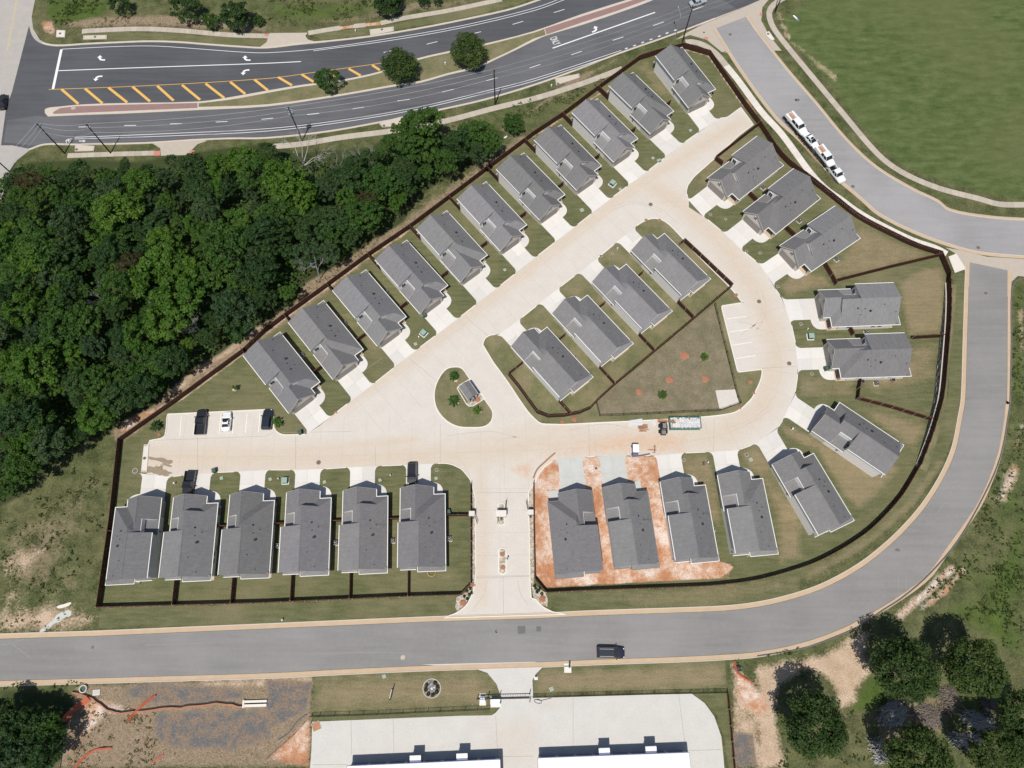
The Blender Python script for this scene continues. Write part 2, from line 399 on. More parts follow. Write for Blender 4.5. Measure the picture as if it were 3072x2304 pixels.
def brick():
    n = NB('brick', 0.92, 0.2)
    r = n.n('ShaderNodeTexBrick'); sep = n.n('ShaderNodeSeparateXYZ'); n.t.links.new(n.co, sep.inputs[0])
    cmb = n.n('ShaderNodeCombineXYZ'); n.put(cmb.inputs[0], n.math('ADD', sep.outputs[0], sep.outputs[1])); n.t.links.new(sep.outputs[2], cmb.inputs[1])
    n.put(r.inputs['Vector'], cmb.outputs[0]); r.inputs['Scale'].default_value = 1.0
    r.inputs['Brick Width'].default_value = 0.22; r.inputs['Row Height'].default_value = 0.075; r.inputs['Mortar Size'].default_value = 0.008
    for i, c in ((1, (0.74, 0.715, 0.69)), (2, (0.87, 0.85, 0.83)), (3, (0.86, 0.85, 0.83))): r.inputs[i].default_value = (*c, 1)
    col = n.mix(n.ramp(n.noise(2.5, 4, 0.7), [(0.35, 0.0), (0.7, 0.4)]), r.outputs[0], (0.72, 0.69, 0.66))
    n.col(col)
brick()
plain('stone_veneer', (0.56, 0.52, 0.475), 0.92, 0.32, 1.6)
plain('siding', (0.76, 0.755, 0.74), 0.7, 0.05, 3.0)
plain('siding_tan', (0.50, 0.455, 0.40), 0.8, 0.06, 3.0)
plain('trim_white', (0.80, 0.79, 0.74), 0.6, 0.04, 3.0)
plain('trim_primed', (0.17, 0.165, 0.165), 0.7, 0.05, 3.0)
plain('garage_door', (0.27, 0.245, 0.225), 0.6, 0.05, 2.0)
plain('door_brown', (0.10, 0.042, 0.026), 0.5, 0.1, 3.0)
plain('glass_dark', (0.022, 0.026, 0.032), 0.08, 0.1, 1.0, spec=0.6)
plain('pipe_black', (0.025, 0.025, 0.027), 0.6, 0.1)
plain('porch_floor', (0.55, 0.42, 0.30), 0.9, 0.1)
def fence_wood(name, c):
    n = NB(name, 0.85, 0.2); f = n.noise(2.0, 5, 0.7, n.map(scale=(3, 3, 0.4)))
    n.col(n.mix(n.rnd(), n.mix(f, mul(c, 0.6), mul(c, 1.15)), n.mix(f, mul(c, 0.8), mul(c, 1.5))))
fence_wood('fence_brown', (0.058, 0.026, 0.018)); fence_wood('fence_rail', (0.115, 0.052, 0.036))
plain('steel_post', (0.55, 0.54, 0.51), 0.5, 0.1, metal=0.4)
plain('iron_black', (0.018, 0.018, 0.02), 0.5, 0.1)
plain('metal_white', (0.80, 0.80, 0.80), 0.35, 0.03, 0.6, spec=0.5)
plain('metal_blue', (0.14, 0.16, 0.28), 0.5, 0.1)
plain('metal_grey', (0.30, 0.31, 0.32), 0.45, 0.12, metal=0.5)
plain('galvanised', (0.46, 0.50, 0.51), 0.4, 0.12, metal=0.5)
plain('wood_pole', (0.032, 0.026, 0.021), 0.9, 0.25)
plain('lumber', (0.36, 0.19, 0.105), 0.85, 0.22, 3.0)
plain('utility_green', (0.052, 0.115, 0.082), 0.6, 0.12)
plain('utility_pale', (0.27, 0.40, 0.33), 0.7, 0.14)
plain('manhole', (0.16, 0.13, 0.115), 0.8, 0.25, 4.0)
plain('bin_dark', (0.035, 0.045, 0.045), 0.5, 0.15)
plain('orange_plastic', (0.46, 0.12, 0.062), 0.7, 0.14, 3.0)
plain('tyre', (0.018, 0.018, 0.019), 0.85, 0.1)
plain('rim', (0.35, 0.35, 0.36), 0.3, 0.05, metal=0.7)
plain('lamp_clear', (0.75, 0.75, 0.72), 0.15, 0.05)
plain('lamp_red', (0.42, 0.02, 0.02), 0.3, 0.05)
for nm, c in (('car_black', (0.020, 0.021, 0.024)), ('car_navy', (0.018, 0.023, 0.036)), ('car_white', (0.80, 0.81, 0.80)), ('car_silver', (0.40, 0.43, 0.45))):
    m_ = NB(nm, 0.28, 0.5); m_.col(m_.mix(m_.noise(1.0, 2, 0.5), mul(c, 0.95), mul(c, 1.05))); m_.b.inputs['Coat Weight'].default_value = 0.6; m_.b.inputs['Coat Roughness'].default_value = 0.06
plain('rust_bed', (0.42, 0.225, 0.13), 0.9, 0.3, 2.0)
plain('clay_red', (0.37, 0.175, 0.105), 0.95, 0.3, 2.0)
plain('dumpster_green', (0.10, 0.24, 0.225), 0.6, 0.15)
plain('rubbish_white', (0.62, 0.61, 0.60), 0.9, 0.3, 2.0)
plain('rubbish_brown', (0.34, 0.18, 0.10), 0.9, 0.3, 2.0)
plain('bark', (0.10, 0.078, 0.06), 0.95, 0.3, 3.0)
plain('dead_wood', (0.44, 0.42, 0.40), 0.95, 0.2, 2.0)
plain('brushwood', (0.20, 0.165, 0.14), 0.95, 0.35, 2.5, rnd=0.1)
plain('rock', (0.42, 0.18, 0.10), 0.95, 0.3, 1.5)
def leaf_mat(name, a, b, c):
    n = NB(name, 0.6, 0.25)
    f = n.noise(0.55, 4, 0.6); g = n.noise(3.0, 2, 0.6)
    col = n.mix(n.ramp(f, [(0.35, 0.0), (0.65, 1.0)]), a, b)
    col = n.mix(n.ramp(g, [(0.5, 0.0), (0.75, 0.7)]), col, c)
    r = n.rnd(); col = n.mix(r, n.mix(1.0, col, (0.78, 0.86, 0.85), 'MULTIPLY'), n.mix(1.0, col, (1.22, 1.12, 1.05), 'MULTIPLY'))
    n.col(col)
    tr = n.n('ShaderNodeBsdfTranslucent'); n.put(tr.inputs[0], n.mix(1.0, col, (1.0, 1.15, 0.5), 'MULTIPLY'))
    mx = n.n('ShaderNodeMixShader'); mx.inputs[0].default_value = 0.33
    out = [x for x in n.t.nodes if x.type == 'OUTPUT_MATERIAL'][0]
    n.t.links.new(n.b.outputs[0], mx.inputs[1]); n.t.links.new(tr.outputs[0], mx.inputs[2]); n.t.links.new(mx.outputs[0], out.inputs[0])
leaf_mat('leaf_bright', (0.0583, 0.1305, 0.0156), (0.0926, 0.1856, 0.0229), (0.1236, 0.2141, 0.0353))
leaf_mat('leaf_mid', (0.0400, 0.0944, 0.0169), (0.0662, 0.1422, 0.0244), (0.0907, 0.1624, 0.0362))
leaf_mat('leaf_dark', (0.0285, 0.0670, 0.0183), (0.0484, 0.1004, 0.0273), (0.0674, 0.1202, 0.0385))
leaf_mat('leaf_oak', (0.0391, 0.0762, 0.0172), (0.0713, 0.1176, 0.0299), (0.1265, 0.1624, 0.0552))
leaf_mat('leaf_blue', (0.0339, 0.0726, 0.0267), (0.0544, 0.1031, 0.0397), (0.0806, 0.1276, 0.0595))
leaf_mat('leaf_brown', (0.055, 0.05, 0.018), (0.085, 0.078, 0.028), (0.10, 0.085, 0.04))
leaf_mat('weed', (0.04, 0.068, 0.013), (0.075, 0.112, 0.024), (0.125, 0.13, 0.05))
leaf_mat('dry_weed', (0.15, 0.125, 0.06), (0.23, 0.19, 0.10), (0.30, 0.25, 0.15))
# ---------------------------------------------------------------- the ground: one sheet to the horizon
BOTTOM = -60.0
FOREST = PX('F -60,430 30,372 60,350 180,345 300,350 420,330 500,318 600,308 640,330 720,325 800,318 850,285 872,250 930,243 965,300 1040,268 1092,285 1072,320 1005,370 935,402 885,450 872,480 800,522 740,568 660,612 640,652 580,692 530,722 480,762 430,792 380,832 330,880 280,902 240,932 180,962 120,1002 60,1062 -60,1130')
ST_OUT = PG('i 1245,335 1340,322 1372,290 1385,118 F 480,888.5 j 60,77 62,235 90,272 145,291 330,286 390,255')
def A(txt): return PG(txt)
street_outer = A('i 1222,400 1245,335 1335,322 1368,300 1380,240 1388,118') + A('j 58,77 60,225 85,268 140,291 330,285 F 690,920 716,899 809,828 900,756 990,688 1076,621 1157,556 1242,490 1318,430 1399,370 1475,310 1511,285 c 1530,985 1610,975 1720,893 1825,1035 1700,1130 1510,1310 1330,1470 1280,1540 1265,1600 1290,1650') \
    + A('g 1290,60 1435,155 1580,275 1740,425 1890,545 2000,725 h 205,825 280,1030 320,1210 333,1400 330,1480 310,1610 l 265,50 215,160') \
    + A('k 2030,225 1840,365 1700,415 1440,432 1250,440 1040,460 800,460 510,468 180,492 90,555 30,640 5,700') + A('j 2172,760 2178,1100 2185,1500 2195,1659 n 2200,250 o 20,262 80,325 160,365 280,383') \
    + A('n 1470,413 1580,372 1660,310 1705,220 1728,120 1738,0 j 1733,1400 1730,800 1690,660 1620,575 1540,535 1470,524 1400,528 1120,540 940,547 660,560 490,572 210,580 20,580 i 1960,595 1790,602 1510,626 1390,640 1215,612 1228,590')
blk_pts = A('F 1043,745 1047,732 1060,724 1078,722 1092,715 1123,690 1205,624 1288,560 1370,492 1392,478 1412,472 1435,478 1460,500 1500,545 1540,585 1580,625 1604,655') \
    + A('g 1755,850 1557,880 1695,1430 1900,1405 1885,1490 1850,1570 1815,1640 k 1775,25 1720,75 1640,112 1400,142 900,172 560,188 80,200 F 1150,900 1132,878 1100,830 1065,782')
isl_pts = A('S 1365,1101 1345,1104 1328,1118 1313,1143 1305,1165 1302.5,1188 1305,1210 1312,1230 1328,1252 1350,1270 1378,1281 1410,1283 1445,1282 1462,1276 1475,1262 1479,1243 1475,1228 1462,1210 1440,1178 1410,1138 1391,1110 1380,1102')
NW_VERGE = A('F 1060,290 1160,235 1340,125 1230,170 900,440 700,640 520,770 280,920 250,960 235,930 300,880 400,800 520,715 650,610 740,560 880,450 1000,360')
estate = A('c 1240,400 1455,460 1550,600 1745,880 F 1640,281 1690,345 1760,400 h 830,155 1110,300 1500,455 1565,620 1555,850 1520,1200 1475,1659 l 1400,300 1318,555 1035,958 692,1230 350,1392 k 1600,1535 800,1568 105,1600 10,1490 j 2205,690 1695,700 n 1695,135 1610,225 630,262 0,290 m 835,330 i 845,1659 940,1000 1010,335 1460,0 e 2040,1250 f 150,975 850,468 1190,238 c 0,1125 540,742 880,498')
def Pm(txt, feather, s=1.0): return ('P', A(txt), feather, s)
def Lm(txt, width, feather, s=1.0): return ('L', A(txt), feather, s, width)
mown = [('P', estate, 0.4, 1.0),
        Pm('m 825,340 820,500 n 0,470 1440,415 1590,350 1620,235 630,275 0,300', 0.4),
        Pm('o 110,190 130,320 260,372 800,350 1200,340 1600,325 1900,285 2212,215 2212,30 k 2212,1400 1600,1540 800,1570', 0.4, 0.8),
        Pm('l 1700,0 1640,300 1500,620 1300,880 1000,1150 700,1350 350,1500 0,1600 0,1500 350,1400 700,1240 1040,970 1330,570 1480,200 1560,0 h 1575,1659 1620,700 1610,610 1725,600 1735,1000', 0.4, 0.75),
        Pm('n 400,885 1720,838 1880,900 1940,1040 1940,1150 1860,1220 380,1270', 0.4), Pm('o 20,900 80,830 150,805 1590,765 1605,990 0,1045 0,930', 0.4), Pm('o 1310,1040 1420,1100 1530,1230 1590,1450 1620,1659 1665,1659 1600,1030', 0.4),
        Pm('d 200,0 2300,0 2300,1659 h 2300,20 2212,10 d 1850,1610 1500,1520 1200,1390 1000,1240 700,890 400,530 220,310 150,180', 0.8, 0.42),
        Pm('a 680,290 900,262 1500,280 1900,310 2212,330 2212,385 1700,360 1250,330 900,340', 0.3, 0.9), Pm('b 350,290 1060,200 1500,105 2000,0 2212,0 1500,180 1100,235 830,290 480,330', 0.3, 0.9)]
tan = [Lm('l 2110,100 2070,450 1940,780 1710,1170 1450,1480 p 1150,340 900,480', 1.0, 3.0, 0.5), Pm('h 860,200 1100,320 1480,460 1100,560 640,660 560,560 700,480', 1.2, 0.8), Pm('h 1180,680 1380,560 1520,560 1560,700 1540,1000 1510,1110 1260,1120 1210,900', 1.2, 0.95), Pm('h 1320,1200 1500,1180 1470,1500 1000,1600 860,1560', 1.5, 0.7),
       Pm('h 180,700 330,600 560,620 620,720 470,740 230,800', 0.8, 0.8), Pm('h 330,1430 800,1500 820,1640 350,1640', 1.0, 0.6), Pm('l 180,180 400,280 650,430 1180,560 1050,700 850,900 700,760 500,420 240,300', 1.2, 1.05),
       Pm('l 850,60 1400,200 1300,420 1000,200', 1.2, 0.9), Pm('k 1910,640 2212,900 2212,1300 2040,1350 2030,1000', 1.5, 1.0), Pm('k 1230,450 1450,440 1520,700 1560,1100 1480,1000 1250,620', 0.8, 0.75), Pm('k 1700,430 1850,390 1980,560 1900,640 1790,560', 0.8, 0.9),
       Pm('n 400,900 1700,860 1880,960 1850,1140 400,1200', 2.5, 0.9), Pm('o 60,870 1580,800 1590,980 20,1030', 1.2, 1.0), Pm('o 200,230 2200,60 2200,180 1600,300 800,330', 1.5, 0.55),
       Pm('l 400,1420 900,1140 1250,820 1500,480 1560,520 1300,880 900,1240 400,1520', 0.8, 0.7), Pm('d 1100,50 1500,100 1500,300 1900,700 2100,1300 1500,1300 900,600 1200,500', 9.0, 0.25),
       Pm('j 800,1400 1650,1400 1650,1500 900,1560', 3.0, 0.45), Pm('F 1520,330 1640,290 1660,330 1500,420', 1.0, 0.6), Pm('f 700,900 1000,1150 900,1400 500,900', 4.0, 0.5), Pm('c 950,480 1150,780 1050,820 850,560', 1.5, 0.6)]
clay = [Pm('l 1900,900 2050,550 2212,450 2212,800 2000,1000', 6.0, 0.5), Pm('h 2130,900 2212,850 2212,1300 2140,1200', 3.0, 0.5), Pm('k 0,520 170,480 800,466 1040,470 1045,640 1110,1000 1165,1350 1500,1330 1650,1370 1660,1400 1560,1470 1640,1475 1100,1500 100,1555 10,1430', 0.5, 1.0),
        Pm('o 1610,780 1660,780 1900,1000 2000,1180 1870,1250 1700,1150', 2.0, 0.75), Pm('m 480,1659 620,1400 700,1250 560,1060 700,1040 900,1080 1300,1170 1600,1160 1580,1220 1300,1230 900,1230 650,1500', 1.5, 0.62),
        Pm('n 0,1600 230,1350 380,1200 375,1280 360,1659', 1.5, 0.8), Lm('p 1180,400 1330,260 1480,130 1620,0', 1.0, 1.5, 0.75), Lm('p 1380,330 1560,190 1700,20', 0.8, 1.2, 0.7), Pm('l 1960,870 2030,620 2120,500 2200,560 2150,700 2060,860', 2.0, 0.7), Lm('l 2200,200 2130,420', 0.8, 1.5, 0.6),
        Pm('i 950,240 1040,140 1400,0 1480,0 1000,310', 1.0, 0.55), Lm('i 60,940 180,850 330,720 440,600 600,460 740,350', 0.35, 1.2, 0.5), Pm('a 330,170 440,160 480,300 350,280', 1.0, 0.6), Lm('b 600,235 830,205 940,195', 0.5, 0.5, 0.95), Pm('k 1160,1360 1660,1370 1640,1470 1170,1500', 0.8, 0.5), Lm('c 1770,840 1830,940', 0.8, 1.0, 0.7)]
sand = [Lm('F 900,480 740,597 600,697 500,772 380,858 262,950', 0.7, 1.5, 0.62), Pm('p 0,840 150,800 500,740 780,600 930,520 900,600 890,720 960,830 880,900 800,1080 700,1160 640,1000 560,880 400,850 160,960 150,1250 220,1659 0,1659', 2.0, 1.0), Pm('o 1640,1000 1800,980 2000,1180 2040,1659 1650,1659', 1.0, 0.6),
        Pm('e 1350,1659 1430,1480 1700,1300 2212,960 2212,1060 1480,1600', 0.8, 0.55), Pm('m 0,380 150,330 430,300 600,330 780,420 700,480 500,530 0,540', 3.5, 0.8), Pm('i 0,1330 60,1280 230,1230 380,1230 200,1400 60,1420', 3.5, 0.8), Pm('i 40,1659 60,1560 150,1540 180,1659', 2.0, 0.7), Pm('m 0,260 60,160 160,150 170,260 60,320', 2.0, 0.65),
        Lm('h 2085,720 2090,1100 2090,1659 l 2065,60', 0.35, 0.5, 0.8), Lm('l 2065,100 2010,440 1880,760 1650,1150 1400,1440 1150,1659', 0.5, 0.5, 0.8), Pm('d 130,80 200,100 300,330 700,640 640,700 200,300', 1.0, 0.5), Pm('n 0,870 390,880 390,960 0,930', 0.8, 0.65), Pm('m 1600,930 2212,900 2212,1000 1700,1000', 0.8, 0.6), Pm('k 1160,1350 1640,1370 1600,1480 1170,1490', 0.6, 0.55),
        Pm('h 2150,900 2212,900 2212,1300 2170,1250', 1.2, 0.7), Lm('c 560,770 250,975 0,1135', 0.3, 0.3, 0.75), Lm('f 1190,245 850,475 510,722 150,982 0,1098', 0.3, 0.3, 0.75), Lm('e 2040,1262 1490,1665', 0.3, 0.3, 0.75), Lm('c 1250,405 1455,462 1550,600 1745,880', 0.35, 0.3, 0.8)]
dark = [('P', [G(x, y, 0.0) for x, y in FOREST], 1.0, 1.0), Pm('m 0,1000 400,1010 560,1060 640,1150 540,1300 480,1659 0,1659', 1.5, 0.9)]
straw = [Lm('F 1130,302 1000,395 880,480 740,590 600,690 500,765 380,850 262,945', 1.3, 2.2, 0.95), Pm('i 0,1000 300,950 600,700 800,560 860,800 700,1100 500,1659 0,1659', 8.0, 0.62), Pm('m 640,960 n 392,880 380,1270 360,1659 m 480,1659 560,1300', 0.8, 0.78), ('P', NW_VERGE, 1.0, 0.85), Pm('a 400,200 850,130 1400,120 2212,220 2212,270 1500,235 1200,215 700,240', 1.2, 0.8), Pm('b 0,200 600,200 900,170 1500,60 1900,0 1200,0 900,90 300,180', 1.5, 0.6),
         Pm('i 60,1200 400,1000 700,680 850,690 650,900 400,1080 250,1260', 3.0, 0.6), Pm('m 450,1659 560,1250 780,1090 900,1200 1290,1200 1260,1400 1300,1659', 1.0, 0.95), Pm('m 1300,1450 2000,1500 2212,1400 2212,1659 1300,1659', 2.0, 0.75),
         Pm('i 250,1500 700,1400 720,1659 200,1659', 2.5, 0.5), Pm('p 950,1140 1200,1080 1560,1000 1650,1200 1500,1450 1000,1600', 1.5, 0.55), Pm('o 1650,1150 1850,1250 1870,1659 1660,1659', 0.6, 0.65), Pm('c 560,1250 0,700 500,540 900,470', 3.0, 0.3), Pm('F 1120,245 1320,135 1240,170', 2.0, 0.45)]
lush = [Pm('h 2120,900 2212,800 l 2212,900 2050,1150 1700,1560 p 1300,380 1500,250 l 1900,1100 2080,500 2110,100', 3.0, 0.62), Pm('l 2212,1659 2212,900 2150,1000 2050,1300 1800,1659', 3.0, 0.9), Pm('p 1500,400 1650,250 1900,300 2212,500 2212,760 2050,700 1900,560 1640,430', 3.0, 0.8), Pm('a 390,0 900,0 880,100 760,190 480,210 390,130', 1.5, 0.95), Pm('b 0,0 900,0 850,140 400,200 0,180', 3.0, 0.65), Pm('p 1650,0 2212,0 2212,700 1900,600 1640,350 1800,200', 4.0, 0.7), Pm('p 760,1200 900,880 1100,920 1200,1060 900,1200', 1.5, 0.9),
        Pm('p 1640,1080 1860,1060 1900,1200 1700,1200 1560,1360', 1.5, 0.8), Pm('l 1900,1400 2212,1000 2212,1659 1700,1659', 4.0, 0.7), Pm('d 650,640 760,620 800,820 700,800', 2.0, 0.9), Pm('d 1650,0 1850,0 1850,150 1750,200', 3.0, 0.7), Pm('h 2120,700 2212,640 2212,1659 2110,1659', 1.0, 0.6), Pm('d 2100,1659 2212,1500 2212,200 2150,300', 4.0, 0.4),
        Pm('a 0,1420 150,1340 300,1330 480,1400 250,1600 0,1659', 2.0, 0.7), Pm('i 700,1100 850,1000 800,1400 600,1450', 3.0, 0.5), Lm('o 1600,770 2212,670', 0.6, 0.8, 0.7), Pm('a 1650,850 2212,770 2212,860 1650,890', 0.2, 0.9), Pm('b 0,765 950,600 1240,490 1520,425 1810,365 2212,285 2212,335 1750,560 1270,690 0,855', 0.2, 0.75)]
mats_ = [Pm('m 990,1070 1080,950 1600,970 2020,1000 2030,1090 1700,1120 1300,1125', 2.0, 0.9), Pm('m 1280,1185 2030,1165 2230,1190 2260,1420 1900,1520 1500,1500 1290,1440', 2.0, 0.9), Pm('n 0,930 390,940 330,1180 150,1280 0,1330', 1.0, 0.85), Pm('o 1640,1350 1830,1360 1870,1659 1660,1659', 0.5, 0.7)]
field_ = [Pm('d 330,60 2300,-900 3300,-900 3300,1659 h 2900,0 2212,-10 d 1850,1590 1500,1490 1200,1360 1000,1200 720,860 620,700 480,560 300,370 200,200', 1.5, 1.0)]
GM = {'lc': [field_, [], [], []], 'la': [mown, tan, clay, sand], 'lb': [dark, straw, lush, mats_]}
def build_ground():
    xs = np.concatenate([[-4000, -1200, -500, -260], np.arange(-165, 166, 0.62), [260, 500, 1200, 4000]])
    ys = np.concatenate([[-4000, -1200, -400, -120], np.arange(-48, 186, 0.62), [260, 500, 1200, 4000]])
    X, Y = np.meshgrid(xs, ys); co = np.stack([X.ravel(), Y.ravel(), np.zeros(X.size)], 1)
    nx, ny = len(xs), len(ys); i = np.arange(nx - 1)[None, :] + nx * np.arange(ny - 1)[:, None]
    q = np.stack([i, i + 1, i + nx + 1, i + nx], -1).reshape(-1, 4)
    me = bpy.data.meshes.new('ground'); me.vertices.add(len(co)); me.vertices.foreach_set('co', co.ravel())
    me.loops.add(q.size); me.loops.foreach_set('vertex_index', q.ravel()); me.polygons.add(len(q))
    me.polygons.foreach_set('loop_start', np.arange(0, q.size, 4)); me.polygons.foreach_set('loop_total', np.full(len(q), 4)); me.update(calc_edges=True)
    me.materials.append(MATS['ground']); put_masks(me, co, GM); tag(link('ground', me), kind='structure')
build_ground()

# ---------------------------------------------------------------- roads
E_ = (('st', None),)
NOST = {'st': [[], [], [], []]}
cross_st = A('a -700,-500 330,-500 290,0 262,140 275,240 330,330 400,370 490,388 700,700 490,1192 380,1195 240,1250 140,1330 80,1430 40,1560 0,1680 e -20,120 -60,400 -700,900')
grid_sheet('cross_street', cross_st, 0.008, 'concrete_old', 6.0, NOST)
n_kerb = smooth(A('a 240,215 275,310 350,365 480,387 700,374 1000,360 1250,352 1500,360 1700,376 2000,397 2212,405 b 330,366 500,352 830,315 1150,265 1500,200 2000,92 2212,25 c 350,-100 800,-270 1600,-600'), 4)
s_kerb = smooth(A('c 2700,-420 1880,0 1500,150 1100,300 700,440 350,575 0,700 b 1800,822 1400,912 900,1015 500,1085 0,1138 a 1900,1142 1600,1155 1200,1180 600,1192 370,1192 240,1235'), 4)
lft = A('a 100,1206 8,1206 50,900 100,760 195,390')
slab('main_road', n_kerb + s_kerb + lft, -0.1, 0.016, 'asphalt_dark')
# lighter carriageway south of the median
med_s = A('c 1300,-180 975,10 700,110 400,210 100,300 0,340 b 2060,420 1750,565 1500,625 1100,705 600,790 0,875 a 1700,905 1000,945 380,970 300,960')
sp = [p for p in s_kerb if p.x < G(*tp('c', 1900, 0)).x]
slab('main_road_south_lane', med_s + A('a 60,1000 30,1180 200,1200') + [p for p in reversed(s_kerb)][2:-6], 0.0, 0.021, 'asphalt_main_south')
ne_r = smooth(A('d -73,130 0,240 250,560 500,850 750,1150 1000,1380 1300,1560 1500,1655 h 1600,70 1900,125 2212,147 2900,170'), 4)
ne_l = smooth(A('h 2900,520 2212,487 1850,455 1600,392 1300,282 1000,130 850,0 d 560,1410 350,1180 142,985 c 1700,580 1490,245'), 4)
slab('side_street', ne_r + ne_l, -0.1, 0.020, 'asphalt_ne')
apron = A('c 1180,330 1280,268 1500,150 1880,0 2000,-60 1900,60 1890,170 1960,300 2060,420 1950,420 1785,132 1492,246 1620,440 1560,430 1440,330 1300,290')
slab('street_apron', apron, -0.1, 0.012, 'concrete_walk')
er_in = smooth(A('h 1762,517 1755,700 1740,1200 1725,1659 l 1700,150 1650,400 1560,620 1400,880 1200,1110 1000,1290 860,1393 p 700,95 500,190 250,270 0,325 o 1600,355 1200,372 800,385 400,400 0,420 n 1400,445 800,470 0,505 m 1500,535 800,565 0,590 -700,620'), 4)
er_out = smooth(A('m -700,960 0,935 1200,900 2212,870 n 700,835 1400,805 2212,780 o 600,755 1200,735 1600,715 p 0,693 354,622 700,500 1000,340 1250,180 1400,60 l 1480,1355 1600,1180 1800,900 1900,700 1990,450 2040,200 2060,0 h 2068,1659 2072,1100 2075,583'), 4)
slab('curving_road', er_in + er_out, -0.1, 0.018, 'asphalt_grey')
slab('junction_concrete', A('h 1560,395 1700,420 1900,470 2212,490 2700,510 2700,680 2160,630 2095,690 2082,800 2072,800 2075,583 1762,517 1755,720 1735,720 1730,600 1640,440'), -0.1, 0.013, 'concrete_walk')
# entry and street concrete, dusted along the wheel tracks
nst = {'st': [[Lm('F 690,900 860,790 1100,610 1330,430 1480,335 1600,265', 1.2, 2.2, 0.95), Lm('F 1400,400 1470,440 1560,520 1640,640 1680,760 1650,870 1560,940 1400,950 1150,960 1000,985 700,990 330,990', 2.0, 3.0, 0.9), Lm('F 1040,1300 1045,1150 1040,1010', 0.8, 1.4, 0.75), Lm('F 330,980 500,985 700,968 900,950', 0.5, 1.2, 1.0), Lm('F 1000,960 1150,930 1250,925', 1.2, 2.0, 0.6)],
               [Pm('i 1235,465 1430,480 1430,545 1330,545 1230,500', 0.5, 0.55), Pm('i 1225,555 1330,565 1430,605 1385,632 1250,610', 0.4, 0.85)],
               [Pm('k 0,420 300,360 560,280 700,240 1300,260 1300,480 700,480 0,500', 2.5, 0.62), Lm('F 330,985 520,992', 0.7, 1.2, 0.5), Pm('j 2000,560 2212,480 2212,700 2100,660', 1.2, 0.7)], []]}
grid_sheet('concrete_street', street_outer, 0.028, 'concrete_street', 1.3, nst)
for i_, (t_, mt) in enumerate((('F 1043,1330 900,1330', 'gutter'),)): pass
# mini-storage yard and its drive
yard = A('n 1290,800 1720,832 1830,870 1905,960 1942,1060 1942,1150 1900,1200 1865,1222 1600,1226 378,1275 372,1500 340,1900 2212,1900 o 1600,1900 1580,1600 1560,1400 1500,1230 1420,1120 1310,1040 0,1075 -8,930 20,880 80,820 170,795 0,778')
grid_sheet('storage_yard', yard, 0.024, 'concrete_yard', 3.0, {'st': [[Lm('n 1700,1240 1910,1400 1900,1659', 0.5, 0.8, 0.6), Pm('n 1910,1250 2212,1250 2212,1659 1910,1659', 1.0, 0.5), Lm('o 0,1160 280,1090', 0.3, 0.5, 0.6), Lm('n 430,1290 440,1659', 0.4, 0.5, 0.5)], [], [Pm('o 1470,1290 1520,1260 1570,1400 1575,1560', 0.8, 0.6)], []]})
# gutters and kerbs
def gutter(pts, w0, w1, nm='gutter'):
    return strip(nm, pts, w0, w1, -0.05, 0.034, 'gutter' if nm == 'gutter' else 'kerb')
gutter(er_in, -0.06, -0.85); gutter(er_out, -0.06, -0.85)
gutter(ne_r, -0.05, -0.62); gutter(ne_l, -0.05, -0.62)
strip('kerb', er_in, -0.85, -1.0, -0.05, 0.10, 'kerb'); strip('kerb', er_out[: int(len(er_out) * .47)], -0.85, -1.0, -0.05, 0.10, 'kerb')
strip('kerb', ne_r, -0.62, -0.8, -0.05, 0.12, 'kerb'); strip('kerb', ne_l, -0.62, -0.8, -0.05, 0.12, 'kerb')
strip('kerb', n_kerb[8:], 0.05, 0.55, -0.05, 0.12, 'kerb'); strip('kerb', s_kerb[8:], 0.05, 0.5, -0.05, 0.12, 'kerb')
# median: red pavers, grass, kerbs
med_n = A('a 375,940 380,905 480,888 700,868 1000,858 1640,845 1900,810 2212,755 b 300,705 620,665 960,590 1240,490 1520,425 1810,365 2212,262 c 400,120 960,-60 1300,-200')
med_s2 = A('c 1300,-150 975,10 700,110 400,210 100,300 0,345 b 2060,420 1880,505 1750,565 1500,625 1270,690 1100,712 600,800 0,885 a 1640,915 1000,945 700,955 400,968')
med = smooth(med_n, 3) + smooth(med_s2, 3)
slab('median_kerb', med, -0.05, 0.12, 'kerb')
slab('median_paving', A('a 440,935 500,900 620,885 1000,872 1640,857 1640,898 1000,925 450,948'), 0.05, 0.126, 'red_paver')
slab('median_paving', A('c 95,240 400,140 960,-40 1300,-180 1300,-165 960,-5 690,95 400,190 110,290'), 0.05, 0.126, 'red_paver')
slab('median_grass', smooth(A('a 1650,860 1920,828 2212,775 b 300,722 620,680 960,605 1240,505 1520,440 1810,380 2212,275 c 90,243'), 3) + smooth(A('c 103,292 0,325 b 2060,405 1880,490 1750,548 1500,610 1270,675 1100,697 600,785 0,868 a 1650,890'), 3), 0.05, 0.127, 'lawn')
